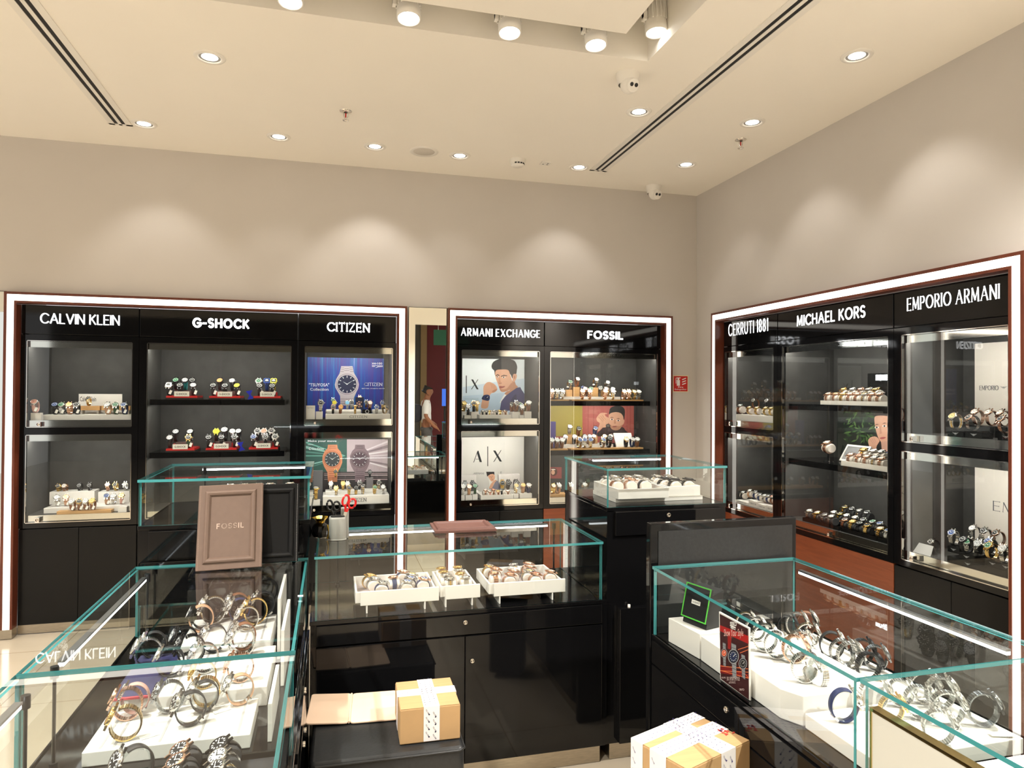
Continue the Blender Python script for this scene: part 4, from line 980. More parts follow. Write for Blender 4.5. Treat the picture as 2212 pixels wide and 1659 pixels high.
B_.row('tray back, portrait niche', G, .25, zt, [(1043, 'Ls'), (1056, 'Gk'), (1068, 'Lw'), (1078, 'Gy'), (1088, 'Lk')], pillow=PILLOW, sc=.85)
B_.row('right steps, ' + t_, G, .15, z4, [(1114, 'Bk', {'z': z3}), (1127, 'Bw', {'z': z5, 's': .9}), (1141, 'Bw')], sc=.95)
solo('back_step', MB(TB).box(B_.s_(1102, .25), B_.s_(1146, .25), .235, .29, N1 + .0004, z4 - .01), WHITE, 'long white step behind the right steps, portrait-poster niche', 'display riser', 'display risers')
B_.row('behind right steps, ' + t_, G, .26, z4 - .01, [(1105, 'Bk'), (1121, 'Tg'), (1136, 'Gw')], sc=.9)
# --- monogram niche
t_ = 'monogram niche'
z1 = riser(B_, 1007, 1021, 1070, .12, .17, N0, 'low white block at left front of the monogram niche')
z2 = riser(B_, 1022, 1033, 1068, .12, .17, N0, 'white block left of the white tray in the monogram niche')
z0_ = riser(B_, 996, 1005, 1070, .12, .17, N0, 'white block at the left edge of the monogram niche')
zt = tray(B_, 1040, 1110, .12, .30, N0 + .0005, B_.z_(1075, 1069, .12), 'white tray of small rose watches in the monogram niche')
z3 = riser(B_, 1111, 1121, 1067, .12, .17, N0, 'white cube right of the tray in the monogram niche')
z4 = riser(B_, 1124, 1150, 1066, .12, .19, N0, 'wide white step at right of the monogram niche')
zl = B_.z_(1015, 1062, .30); zr = zl
for p0, p1, lab in ((997, 1034, 'white upright cushion stand at back left of the monogram niche'), (1080, 1129, 'white upright cushion stand at back right of the monogram niche')):
    a0, a1 = B_.s_(p0, .33), B_.s_(p1, .33)
    t = thing('cushion_stand', lab, 'display riser', B_.at((a0 + a1) / 2, .36, N0), 0, 'upright cushion stands')
    part('stand_foot', MB(TB).box(a0, a1, .30, .42, N0 + .0004, zl), WHITE, t); part('padded_back', MB(TB).rbox(a0 + .004, a1 - .004, .385, .42, zl, zl + .12, .008), WHITEL, t)
B_.row('upright stands, ' + t_, G, .345, zl, [(1005, 'Ds'), (1021, 'Dk'), (1085, 'Gk'), (1098, 'Lkk'), (1114, 'Lkk')], sc=1.0, phi=25)
B_.row('front blocks, ' + t_, G, .145, z1, [(1000, 'Ww', {'z': z0_}), (1014, 'Awr'), (1027, 'Ogd', {'z': z2}), (1115, 'Ty', {'z': z3}), (1130, 'Ayr', {'z': z4}), (1142, 'Nw', {'z': z4})], sc=.88)
B_.row('tray front, monogram niche', G, .165, zt, [(1058, 'Pwr'), (1076, 'Byr'), (1097, 'Bwr')], pillow=PILLOW, sc=.85)
B_.row('tray back, monogram niche', G, .245, zt, [(1049, 'Rw'), (1066, 'Rr'), (1084, 'Lk')], pillow=PILLOW, sc=.85)
# --- oak riser cabinet
G = 'watches on the oak risers'
def shelf_set(zs, tops, nm):
    zo = zs + .012
    for p0, p1, lab in tops: B_.block('oak_board', p0, p1, .12, .22, zs + .0006, zo, OAK, lab, group='oak boards')
    return zo
zs = 1.527
zo = shelf_set(zs, ((1189, 1229, 'oak board at left of the upper oak-riser shelf'), (1235, 1344, 'long oak board in the middle of the upper oak-riser shelf'), (1345, 1390, 'oak board at right of the upper oak-riser shelf')), 'upper')
zw = zs + .034; B_.block('white_board', 1217, 1340, .225, .40, zs + .0006, zw, WHITE, 'white base board behind the upper oak boards')
for p0, p1, pt, lab in ((1222, 1236, 842, 'leftmost small oak cube on the upper white board'), (1238, 1252, 836, 'second oak cube on the upper white board'), (1278, 1292, 837, 'third oak cube on the upper white board'), (1303, 1317, 843, 'rightmost oak cube on the upper white board')):
    z1 = B_.z_((p0 + p1) / 2, pt, .30); B_.block('oak_cube', p0, p1, .30, .36, zw + .0004, z1, OAK, lab, group='oak cubes')
z1 = B_.z_(1245, 838, .30)
t_ = 'upper oak shelf'
B_.row('on oak cubes, ' + t_, G, .33, z1 + .002, [(1229, 'Tg', {'z': B_.z_(1229, 842, .30)}), (1245, 'Bw', {'z': B_.z_(1245, 836, .30)}), (1285, 'Tw', {'z': B_.z_(1285, 837, .30)}), (1310, 'Sw', {'z': B_.z_(1310, 843, .30)})], sc=.9)
B_.row('on white board, ' + t_, G, .26, zw, [(1262, 'Rw'), (1274, 'Tg'), (1308, 'Bwr'), (1321, 'Sw')], sc=.9)
B_.row('right of second cube', G, .38, zw, [(1258, 'Sb', {'lab': 'steel watch with blue dial behind the second oak cube'}), (1295, 'Sw', {'lab': 'steel watch with white dial behind the third oak cube'})])
B_.row('on oak boards, ' + t_, G, .165, zo, [(1192, 'Rw'), (1202, 'Tw'), (1213, 'Sw'), (1257, 'Rw'), (1273, 'Rwr'), (1306, 'Rw'), (1323, 'Tw'), (1349, 'Rw'), (1358, 'Rw'), (1366, 'Gw'), (1375, 'Sw')], sc=.9)
zs = 1.135
zo = shelf_set(zs, ((1189, 1227, 'oak board at left of the lower oak-riser shelf'), (1234, 1283, 'second oak board on the lower oak-riser shelf'), (1284, 1339, 'third oak board on the lower oak-riser shelf'), (1340, 1390, 'oak board at right of the lower oak-riser shelf')), 'lower')
zw = zs + .036; B_.block('white_board', 1216, 1325, .225, .40, zs + .0006, zw, WHITE, 'white base board behind the lower oak boards')
for p0, p1, pt, lab in ((1223, 1238, 939, 'leftmost small oak cube on the lower white board'), (1243, 1254, 943, 'middle small oak cube on the lower white board'), (1279, 1291, 942, 'rightmost small oak cube on the lower white board')):
    z1 = B_.z_((p0 + p1) / 2, pt, .30); B_.block('oak_cube', p0, p1, .30, .36, zw + .0004, z1, OAK, lab, group='oak cubes')
t_ = 'lower oak shelf'
B_.row('on oak cubes, ' + t_, G, .33, zw, [(1230, 'Sw', {'z': B_.z_(1230, 939, .30)}), (1249, 'Bk', {'z': B_.z_(1249, 943, .30)}), (1285, 'Nb', {'z': B_.z_(1285, 942, .30)})], sc=.9)
B_.row('on white board, ' + t_, G, .255, zw, [(1220, 'Lw'), (1240, 'Lw'), (1262, 'Ss'), (1272, 'Bw'), (1280, 'Bwr', {'d': .265}), (1304, 'Gw'), (1318, 'Rw')], sc=.9)
B_.row('on oak boards, ' + t_, G, .165, zo, [(1193, 'Bw'), (1202, 'Bws'), (1212, 'Bw'), (1251, 'Tb'), (1262, 'Sb'), (1275, 'Tb'), (1301, 'Sb'), (1315, 'Kk', {'s': 1.15}), (1352, 'Lwg'), (1366, 'Nw'), (1375, 'Bw')], sc=.92)
a0, a1 = B_.s_(1330, .25), B_.s_(1368, .25)
t = thing('tilted_tray', 'cream tilted display frame at right of the lower oak shelf', 'tray', B_.at((a0 + a1) / 2, .28, zs))
part('tilted_board', MB(TB @ Matrix.Translation((0, .24, zs + .004)) @ Matrix.Rotation(math.radians(60), 4, 'X')).box(a0, a1, 0, .13, 0, .012), WHITE, t)
solo('gift_box', MB(TB).box(B_.s_(1188.5, .3), B_.s_(1201, .3), .30, .36, zs + .0006, B_.z_(1195, 911, .3)), mat('violet_box', (.07, .055, .20), .5), 'violet gift box at left of the lower oak shelf', 'box', None, .002)
zf = N0
zo = zf + .02; B_.block('oak_board', 1189, 1400, .12, .24, zf + .0006, zo, OAK, 'long oak board on the floor of the oak-riser cabinet', group='oak boards')
B_.row('cabinet floor, oak-riser cabinet', G, .17, zo, [(1195, 'Gw'), (1206, 'Aw'), (1232, 'Bw'), (1262, 'Sw'), (1300, 'Tw')], sc=.9)
# --- corner cabinet on the right wall
G = 'watches in the corner cabinet'
t_ = 'corner upper niche'
zb = S_.z_(1630, 897, .13); S_.block('white_board', 1590, 1672, .13, .32, N1 + .0006, zb, WHITE, 'white base board in the upper corner niche of right wall')
S_.row('corner upper niche', G, .19, zb, [(1601, 'Bw', {'s': 1.2}), (1621, 'Gw'), (1637, 'Gw'), (1656, 'Gw'), (1668, 'Gs')], pillow=PILLOW, sc=1.0, yaw=10)
for px, code, lab in ((1631, 'Bk', 'left cream block behind the cushions, upper corner niche'), (1660, 'Lk', 'right cream block behind the cushions, upper corner niche')):
    z1 = zb + .045; a = S_.s_(px, .28); solo('display_block', MB(TS).box(a - .03, a + .03, .26, .31, zb + .0004, z1), WHITEL, lab, 'display riser', 'display risers')
    watch(S_.at(a, .285, z1 + .0006), S_.rz, code, desc(*code) + ' raised on the ' + lab.split(' behind')[0] + ', corner upper niche', G, 'stand', 48, 1.0)
t_ = 'corner lower niche'
for k, (p0, p1, w) in enumerate(((1589, 1617, 'first'), (1618, 1637, 'second'), (1638, 1655, 'third'), (1656, 1671, 'last'))):
    a0, a1 = S_.s_(p0, .12), S_.s_(p1, .12); zz = S_.z_((p0 + p1) / 2, (1083, 1082, 1090, 1093)[k], .12)
    t = thing('lettered_block', w + ' cream lettered block from left in the lower corner niche', 'display riser', S_.at((a0 + a1) / 2, .15, N0), 0, 'cream lettered blocks')
    part('block', MB(TS).box(a0, a1, .12, .26, N0 + .0006, zz), WHITE, t)
    q = MB(TS); printed(q, 'CERRUTI 1881', (a0 + (a1 - a0) * .15, .1194, N0 + (zz - N0) * .4), ((a1 - a0) * .7, 0, 0), (0, 0, (zz - N0) * .28)); part('printed_words', q, INKG, t)
    it = {0: [(1605, 'Lw')], 1: [(1620, 'Aw'), (1632, 'Nk')], 2: [(1642, 'Nk'), (1652, 'Sw')], 3: [(1660, 'Nk'), (1669, 'Br')]}[k]
    for px, code in it:
        watch(S_.at(S_.s_(px, .18), .19, zz + .0006), S_.rz + .1, code, desc(code[0], code[1], True) + ' on the ' + w + ' lettered block' + (', left' if (px, code) == it[0] else ', right'), G, 'pillow', 72, 1.0, False, False, PILLOW)
# --- wide cabinet on the right wall
G = 'watches in the woman-poster cabinet'
zs = 1.530
zt = tray(S_, 1772, 1930, .12, .34, zs + .0006, zs + .026, 'long white tray of gold watches on the upper shelf, right wall')
S_.row('upper tray front', G, .16, zt, [(1793, 'Rw'), (1809, 'Ry'), (1824, 'Gw'), (1839, 'Rw'), (1855, 'Rw'), (1871, 'Ty'), (1887, 'Rw'), (1903, 'Rw')], pillow=PILLOW, sc=1.1, yaw=-4)
zr = zt + .03; part('cushion_step', MB(TS).box(S_.s_(1815, .235), S_.s_(1905, .235), .235, .325, zt + .0004, zr), WHITEL, LAST_TRAY[0], 'pale step raised inside the upper white tray, right wall')
S_.row('upper tray back', G, .275, zr, [(1826, 'Gy'), (1845, 'Tw'), (1863, 'Rw'), (1880, 'Ty'), (1896, 'Gk')], pillow=PILLOW, sc=1.1)
t = thing('lit_name_block', 'black block with glowing white letters behind the upper gold watches', 'display sign', S_.at(S_.s_(1905, .35), .36, zs))
a0, a1 = S_.s_(1874, .35), S_.s_(1948, .35)
part('block', MB(TS).box(a0, a1, .35, .40, zs + .0006, S_.z_(1900, 806, .35)), BLACKS, t)
zz = S_.z_(1900, 822, .35); q = MB(TS); letters(q, 'MICHAEL KORS', S_.s_(1893, .35), a1 - .01, zz, zz + .035, .344, .35, stroke=.24, gap=.26); part('glowing_letters', q, SIGN, t)
zs = 1.165
zt = tray(S_, 1817, 1932, .12, .28, zs + .0006, zs + .03, 'white tray of gold watches on the lower shelf, right wall')
S_.row('lower tray', G, .17, zt, [(1841, 'Rw'), (1859, 'Rr'), (1875, 'Rw'), (1892, 'Tw'), (1908, 'Rw')], pillow=PILLOW, sc=1.1)
zr = zt + .03; part('cushion_step', MB(TS).box(S_.s_(1845, .215), S_.s_(1900, .215), .215, .275, zt + .0004, zr), WHITEL, LAST_TRAY[0], 'pale step raised inside the lower white tray, right wall')
S_.row('lower tray back', G, .245, zr, [(1868, 'Gy'), (1890, 'Sw'), (1906, 'Ss')], pillow=PILLOW, sc=1.1)
t = thing('bangle_bar', 'padded bar stand holding one rose gold watch at left of the lower shelf', 'watch stand', S_.at(S_.s_(1790, .2), .2, zs))
a = S_.s_(1790, .2)
part('stand_post', MB(TS).tube([(a, .2, zs + .0006), (a, .2, zs + .05)], .006, 10).lathe([(.03, 0), (.03, .006), (0, .006)], 20, 0, Matrix.Translation((a, .2, zs + .0006))), BLACKG, t)
watch(S_.at(a, .2, zs + .052), S_.rz, 'Rw', 'rose gold watch raised on the padded bar stand, right wall', G, 'pillow', 70, 1.3, False, False, PILLOW)
a0, a1 = S_.s_(1815, .3), S_.s_(1866, .3)
t = thing('photo_stand', 'white tilted frame behind the lower tray of the right wall', 'display card', S_.at((a0 + a1) / 2, .31, zs))
Tt = TS @ Matrix.Translation((0, .30, zs + .002)) @ Matrix.Rotation(math.radians(58), 4, 'X')
part('frame_border', MB(Tt).box(a0, a1, 0, .012, 0, .01).box(a0, a1, .108, .12, 0, .01).box(a0, a0 + .012, .012, .108, 0, .01).box(a1 - .012, a1, .012, .108, 0, .01), WHITE, t)
part('frame_face', MB(Tt).box(a0 + .012, a1 - .012, .012, .108, 0, .006), mat('mid_grey_card', (.25, .25, .26), .5), t)
def seen_tray(p0, p1, d0, d1, lab): return tray(S_, p0, p1, d0, d1, N0 + .0006, N0 + .024, lab, BLACKS)
z1 = seen_tray(1734, 1812, .12, .21, 'left black tray of watches on the right-wall cabinet floor')
S_.row('left floor tray', G, .165, z1, [(1752, 'Sw'), (1769, 'Gw'), (1785, 'Sk'), (1800, 'Sw')], pillow=PILLOWK, sc=1.1)
z2 = seen_tray(1816, 1893, .12, .21, 'middle black tray of watches on the right-wall cabinet floor')
S_.row('middle floor tray', G, .165, z2, [(1829, 'Rk'), (1845, 'Gy'), (1860, 'Kk'), (1877, 'Gk')], pillow=PILLOWK, sc=1.1)
z3 = seen_tray(1896, 1935, .12, .21, 'right black tray of watches on the right-wall cabinet floor')
S_.row('right floor tray', G, .165, z3, [(1908, 'Gw'), (1919, 'Sb')], pillow=PILLOWK, sc=1.1)
z4 = seen_tray(1790, 1930, .23, .41, 'long black tray of watches at the back of the right-wall cabinet floor')
S_.row('back floor tray', G, .28, z4, [(1804, 'Sw'), (1818, 'Gk'), (1832, 'Sw'), (1850, 'Tw'), (1868, 'Lk'), (1888, 'Sg'), (1904, 'Sb')], pillow=PILLOWK, sc=1.1)
zr = z4 + .03; part('cushion_step', MB(TS).box(S_.s_(1812, .325), S_.s_(1928, .325), .325, .40, z4 + .0004, zr), mat('charcoal_step', (.03, .03, .03), .6), LAST_TRAY[0], 'charcoal step raised in the back floor tray')
S_.row('back floor step', G, .365, zr, [(1828, 'Gk'), (1843, 'Lk'), (1860, 'Tw'), (1876, 'Lk')], pillow=PILLOWK, sc=1.1)
# --- cabinet nearest the camera
G = 'watches in the nearest right-wall cabinet'
EM = mat('eagle_grey', (.45, .46, .47), .4)
def eagle(mb, a, d, z, s):
    """small winged emblem of bars"""
    for k in range(4):
        w = (1 - k * .22) * s; zz = z + (.34 - k * .13) * s
        for sg in (-1, 1): mb.add([(a + sg * .10 * s, d, zz - .10 * s), (a + sg * w, d, zz + .06 * s - k * .02 * s), (a + sg * w * .96, d, zz - .0 * s - k * .02 * s), (a + sg * .10 * s, d, zz - .17 * s)], [(0, 1, 2, 3)])
    mb.add([(a - .12 * s, d, z + .3 * s), (a + .12 * s, d, z + .3 * s), (a, d, z - .35 * s)], [(0, 1, 2)])
def black_block(px0, px1, d0, d1, z0, z1, lab):
    a0, a1 = S_.s_(px0, d0), S_.s_(px1, d0)
    t = thing('emblem_block', lab, 'display riser', S_.at((a0 + a1) / 2, d0, z0), 0, 'black emblem blocks')
    part('block', MB(TS).box(a0, a1, d0, d1, z0 + .0006, z1), BLACKS, t)
    q = MB(TS); eagle(q, (a0 + a1) / 2, d0 - .0006, z0 + (z1 - z0) * .5, (z1 - z0) * .55); part('winged_emblem', q, EM, t)
zb = N1 + .032
black_block(2047, 2081, .106, .17, N1, zb, 'left black emblem block in the upper nearest niche')
black_block(2085, 2122, .106, .17, N1, zb, 'middle black emblem block in the upper nearest niche')
black_block(2155, 2192, .106, .17, N1, zb, 'right black emblem block in the upper nearest niche')
zr = N1 + .055
S_.block('black_step', 2085, 2215, .25, .36, N1 + .0006, zr, BLACKS, 'long black step at the back of the upper nearest niche')
S_.row('emblem blocks, upper nearest niche', G, .135, zb, [(2066, 'Ty', {'s': 1.05}), (2102, 'Skr'), (2172, 'Rk')], kind='big', yaw=-8)
S_.row('back step, upper nearest niche', G, .30, zr, [(2113, 'Rw'), (2143, 'Rw'), (2170, 'Rw')], kind='big', yaw=-8)
t_ = 'lower nearest niche'
zp = N0 + .03
t = thing('emblem_platform', 'wide black platform with winged emblem in the lower nearest niche', 'display riser', S_.at(S_.s_(2100, .1), .2, N0))
a0, a1 = S_.s_(2046, .106), S_.s_(2196, .106)
part('platform', MB(TS).box(a0, a1, .106, .34, N0 + .0006, zp), BLACKS, t)
q = MB(TS); eagle(q, S_.s_(2086, .095), .1054, N0 + .015, .016); part('winged_emblem', q, EM, t)
zb = zp + .03
for p0, p1, d0, d1, lab in ((2047, 2072, .19, .25, 'left rear emblem block on the wide black platform'), (2071, 2104, .116, .18, 'left front emblem block on the wide black platform'), (2127, 2160, .116, .18, 'right front emblem block on the wide black platform'), (2158, 2186, .116, .175, 'rightmost emblem block on the wide black platform'), (2125, 2155, .19, .25, 'right rear emblem block on the wide black platform')):
    black_block(p0, p1, d0, d1, zp, zb, lab)
S_.row('front emblem blocks, ' + t_, G, .135, zb, [(2088, 'Kk'), (2143, 'Gg'), (2171, 'Sw')], kind='big', yaw=4)
S_.row('rear emblem blocks, ' + t_, G, .22, zb, [(2061, 'Sb'), (2142, 'Sb')], kind='big', yaw=6)
S_.row('middle of platform, ' + t_, G, .22, zp, [(2098, 'Sg'), (2118, 'Ss'), (2168, 'Rk')], kind='big', sc=1.1)
zr = zp + .06
S_.block('black_step', 2092, 2192, .285, .335, zp + .0004, zr, BLACKS, 'long black step at the back of the wide black platform')
S_.row('back step, ' + t_, G, .31, zr, [(2108, 'Sw'), (2132, 'Sk'), (2158, 'Rk')], kind='big', sc=.95)
S_.row('x', G, .21, N0, [(2018, 'Sk', {'lab': 'small steel watch alone at left of the lower nearest niche', 's': .8})])
t = thing('folded_card', 'folded silver and white card in the lower nearest niche corner', 'display card', S_.at(S_.s_(1990, .12), .12, N0))
a0, a1 = S_.s_(1972, .11), S_.s_(2010, .11)
part('card', MB(TS).add([(a0, .11, N0 + .001), (a1, .11, N0 + .001), (a1 - .01, .14, N0 + .05), (a0 + .01, .14, N0 + .05), (a0 + .02, .16, N0 + .001), (a1, .16, N0 + .001)], [(0, 1, 2, 3), (3, 2, 5, 4)]), mat('silver_card', (.6, .6, .6), .3, .4), t)

# ------------------------------------------------------------------ printed posters (flat things, at their own place)
def ell(cx, cy, rx, ry, n=26, a0=0, a1=360): return [(cx + rx * math.cos(math.radians(a0 + (a1 - a0) * k / n)), cy + ry * math.sin(math.radians(a0 + (a1 - a0) * k / n))) for k in range(n)]
def smooth(P, k=4):
    out = []; n = len(P)
    for i in range(n):
        p0, p1, p2, p3 = P[i - 1], P[i], P[(i + 1) % n], P[(i + 2) % n]
        for j in range(k):
            t = j / k
            out.append(tuple(.5 * (2 * p1[q] + (p2[q] - p0[q]) * t + (2 * p0[q] - 5 * p1[q] + 4 * p2[q] - p3[q]) * t * t + (3 * p1[q] - p0[q] - 3 * p2[q] + p3[q]) * t ** 3) for q in (0, 1)))
    return out
class Print:
    """ink shapes on a board standing in a known plane; shape corners are read off enlarged views of the photograph"""
    def __init__(s, f, x0, y0, k, out): s.f = f; s.x0 = x0; s.y0 = y0; s.k = k; s.out = Vector(out); s.n = 1; s.mb = MB(); s.mats = []
    def P(s, c): return s.f(s.x0 + c[0] * s.k, s.y0 + c[1] * s.k)
    def m(s, mt):
        if mt not in s.mats: s.mats.append(mt)
        return s.mats.index(mt)
    def col(s, c): return c if not isinstance(c, tuple) else mat('ink_%02x%02x%02x' % c, lin(c), .55)
    def shape(s, c, pts, sm=0):
        if sm: pts = smooth(pts, sm)
        o = s.out * (.0003 + .00003 * s.n); s.n += 1
        s.mb.add([s.P(p) + o for p in pts], [tuple(range(len(pts)))], s.m(s.col(c))); return s
    def text(s, c, body, x0, y0, x1, y1, bold=.01):
        o = s.out * (.0003 + .00003 * s.n); s.n += 1
        A, B, D = s.P((x0, y1)), s.P((x1, y1)), s.P((x0, y0))
        printed(s.mb, body, A + o, B - A, D - A, s.m(s.col(c)), bold); return s
    def done(s, name, board, mt, lab, cat='poster'):
        """board: a MB in world space for the sheet itself"""
        t = thing(name, lab, cat, sum((p for p in board.v), Vector()) / len(board.v) * 1.0 if False else Vector((sum(p.x for p in board.v) / len(board.v), sum(p.y for p in board.v) / len(board.v), min(p.z for p in board.v))))
        part('sheet', board, mt, t); part('printed_image', s.mb, s.mats, t); return t
def streaks(name, cols, scale, direction='X'):
    m = bpy.data.materials.new(name); m.use_nodes = True; nt = m.node_tree; b = nt.nodes['Principled BSDF']
    tc = nt.nodes.new('ShaderNodeTexCoord'); mp = nt.nodes.new('ShaderNodeMapping'); nz = nt.nodes.new('ShaderNodeTexNoise'); cr = nt.nodes.new('ShaderNodeValToRGB')
    mp.inputs['Scale'].default_value = (scale, scale, scale * .02); nz.inputs['Scale'].default_value = 1; nz.inputs['Detail'].default_value = 5; nz.inputs['Roughness'].default_value = .75
    el = cr.color_ramp.elements
    for i, (p, c) in enumerate(cols):
        e = el[i] if i < 2 else el.new(p)
        e.position = p; e.color = (*lin(c), 1)
    nt.links.new(tc.outputs['Object'], mp.inputs['Vector']); nt.links.new(mp.outputs['Vector'], nz.inputs['Vector']); nt.links.new(nz.outputs['Fac'], cr.inputs['Fac']); nt.links.new(cr.outputs['Color'], b.inputs['Base Color']); b.inputs['Roughness'].default_value = .4
    return m
DP = .474
fb = lambda x, y: onY(x, y, YF + DP)
fs = lambda x, y: onX(x, y, XF + DP)
def back_sheet(a0, a1, z0, z1): return MB(TB).box(a0, a1, DP + .0004, DP + .006, z0, z1)
def side_sheet(a0, a1, z0, z1): return MB(TS).box(a0, a1, DP + .0004, DP + .006, z0, z1)
OB, OS = (0, -1, 0), (-1, 0, 0)
SKIN, SKD, HAIR = (214, 164, 136), (188, 136, 108), (38, 32, 30)
def ad_watch(p, cx, cy, r, case, case2, dial, body, mark=(235, 238, 240), links=(), ry=.96):
    p.shape(case, body)
    for x0, x1, y in links: p.shape(case2, [(x0, y), (x1, y), (x1, y + r * .06), (x0, y + r * .06)])
    p.shape(case2, ell(cx, cy, r * 1.16, r * 1.16 * ry)); p.shape(case, ell(cx, cy, r * 1.10, r * 1.10 * ry)); p.shape(dial, ell(cx, cy, r, r * ry))
    for k in range(12):
        a = math.radians(30 * k); c, s_ = math.cos(a), math.sin(a); w = .035 * r
        p.shape(mark, [(cx + c * r * .72 - s_ * w, cy + s_ * r * .72 * ry + c * w), (cx + c * r * .93 - s_ * w, cy + s_ * r * .93 * ry + c * w), (cx + c * r * .93 + s_ * w, cy + s_ * r * .93 * ry - c * w), (cx + c * r * .72 + s_ * w, cy + s_ * r * .72 * ry - c * w)])
    for ang, l, w in ((-32, .78, .03), (212, .55, .04)):
        a = math.radians(ang); c, s_ = math.cos(a), math.sin(a); w *= r
        p.shape(mark, [(cx - s_ * w, cy + c * w), (cx + c * r * l, cy + s_ * r * l), (cx + s_ * w, cy - c * w), (cx - c * r * .12, cy - s_ * r * .12)])
# blue streak poster
p = Print(fb, 650, 740, .1145, OB)
ad_watch(p, 870, 785, 178, (206, 196, 204), (150, 138, 150), (28, 34, 70), [(640, 790), (665, 690), (730, 580), (760, 445), (975, 445), (1000, 570), (1070, 690), (1095, 790), (1080, 870), (1040, 950), (1000, 1040), (1000, 1190), (745, 1190), (740, 1010), (690, 920), (650, 850)],
         links=((755, 815, 470), (755, 815, 500), (745, 810, 540), (915, 975, 470), (915, 980, 500), (925, 995, 540), (820, 910, 485), (815, 915, 520), (745, 1000, 1060), (745, 1000, 1100), (745, 1000, 1140)))
W_ = (240, 242, 248)
p.text(W_, '"TSUYOSA"', 150, 765, 535, 828, .02).text(W_, 'Collection', 172, 855, 522, 908, .02).text(W_, 'BETTER STARTS NOW', 1150, 857, 1582, 876, .01).text(W_, '100', 1440, 375, 1535, 415, .02).text(W_, '>>>', 1340, 378, 1425, 415, .02)
p.shape(W_, [(1340, 430), (1545, 430), (1545, 438), (1340, 438)]); p.shape(W_, [(1340, 448), (1400, 448), (1400, 456), (1340, 456)]); p.shape(W_, [(1400, 478), (1450, 450), (1545, 446), (1545, 458), (1460, 462)])
q = MB(TB); letters(q, 'CITIZEN', B_.s_(786, DP), B_.s_(825, DP), fb(805, 834)[2], fb(805, 826.5)[2], DP - .007, DP - .0066, stroke=.15, serif=.12, gap=.34, thin=.09)
t = p.done('wall_poster', back_sheet(-.182, .40, N1 + .001, fb(750, 773)[2]), streaks('blue_streak_print', ((.25, (46, 34, 110)), (.8, (150, 205, 240)), (.42, (70, 56, 150)), (.52, (34, 72, 165)), (.62, (40, 120, 190)), (.70, (90, 90, 190))), 26), 'blue and violet streaked poster of a large steel watch in the third cabinet')
part('poster_name', q, mat('ink_white', lin(W_), .5), t)
# two-watch poster
p = Print(fb, 650, 940, .1145, OB)
p.shape((58, 98, 92), [(90, 80), (868, 80), (868, 700), (90, 700)]); p.shape((205, 188, 196), [(868, 80), (1645, 80), (1645, 700), (868, 700)])
for k, (y0, y1) in enumerate(((120, 150), (200, 250), (300, 330), (380, 400), (560, 590), (620, 640))):
    p.shape(((120, 190, 176), (150, 205, 196), (96, 150, 140))[k % 3], [(90, y0), (90, y1), (840, 395), (840, 385)]); p.shape(((236, 226, 232), (150, 134, 142), (246, 240, 244))[k % 3], [(1640, y0 - 20), (1640, y1 - 10), (900, 420), (900, 412)])
p.shape((70, 66, 68), [(90, 690), (1645, 690), (1645, 1130), (90, 1130)])
for k, y in enumerate((720, 752, 790, 830)): p.shape(((176, 150, 156), (226, 206, 210), (120, 108, 112), (200, 176, 180))[k], [(440, y), (1645, y - 6), (1645, y + 12), (440, y + 8)])
for cx, c1, c2, dl in ((592, (226, 150, 112), (176, 96, 66), (62, 72, 78)), (1108, (140, 120, 128), (92, 78, 86), (92, 74, 84))):
    o = cx - 592
    ad_watch(p, cx, 455, 142, c1, c2, dl, [(405 + o, 500), (410 + o, 390), (450 + o, 300), (500 + o, 250), (510 + o, 180), (685 + o, 180), (695 + o, 250), (750 + o, 310), (780 + o, 400), (780 + o, 520), (740 + o, 620), (690 + o, 700), (685 + o, 880), (510 + o, 880), (500 + o, 700), (440 + o, 600)],
             links=((540 + o, 655 + o, 205), (530 + o, 665 + o, 240), (525 + o, 670 + o, 680), (525 + o, 670 + o, 720), (525 + o, 670 + o, 760), (525 + o, 670 + o, 800)))
p.text(W_, 'Make your move', 130, 88, 672, 140, .012).text(W_, 'Eco-Drive', 215, 235, 432, 276, .02); p.shape(W_, [(130, 176), (238, 176), (238, 184), (130, 184)]); p.shape(W_, ell(172, 256, 24, 22)); p.shape((58, 98, 92), ell(176, 256, 12, 11))
p.done('wall_poster', back_sheet(-.182, .412, N0 + .001, fb(750, 949.5)[2]), mat('grey_print_sheet', (.3, .3, .3), .5), 'grey and teal poster of copper and grey watches in the third cabinet')
# portrait poster with fist
p = Print(fb, 990, 750, .1055, OB)
p.shape((206, 220, 232), [(90, 820), (700, 720), (1355, 640), (1355, 1400), (90, 1400)]); p.shape((188, 208, 226), [(90, 1000), (1355, 900), (1355, 1400), (90, 1400)])
p.shape(SKD, [(1100, 700), (1150, 690), (1180, 770), (1215, 820), (1100, 910), (970, 1000), (950, 945), (1000, 900), (1060, 870)], 3)
p.shape((232, 232, 234), [(845, 1140), (900, 1030), (945, 965), (985, 975), (920, 1070), (880, 1140)])
p.shape((58, 60, 104), [(850, 1300), (880, 1110), (970, 995), (1090, 905), (1200, 830), (1270, 818), (1295, 870), (1354, 955), (1354, 1300)])
p.shape((44, 46, 84), [(1060, 1300), (1070, 1100), (1180, 960), (1190, 1100), (1150, 1300)], 3)
p.shape(HAIR, [(680, 400), (688, 350), (720, 300), (780, 262), (860, 240), (1000, 238), (1100, 255), (1160, 290), (1192, 350), (1206, 410), (1196, 480), (1185, 545), (1130, 560), (1105, 640), (1070, 560), (960, 470), (860, 470), (790, 480), (760, 540), (748, 570), (735, 480), (700, 450)], 3)
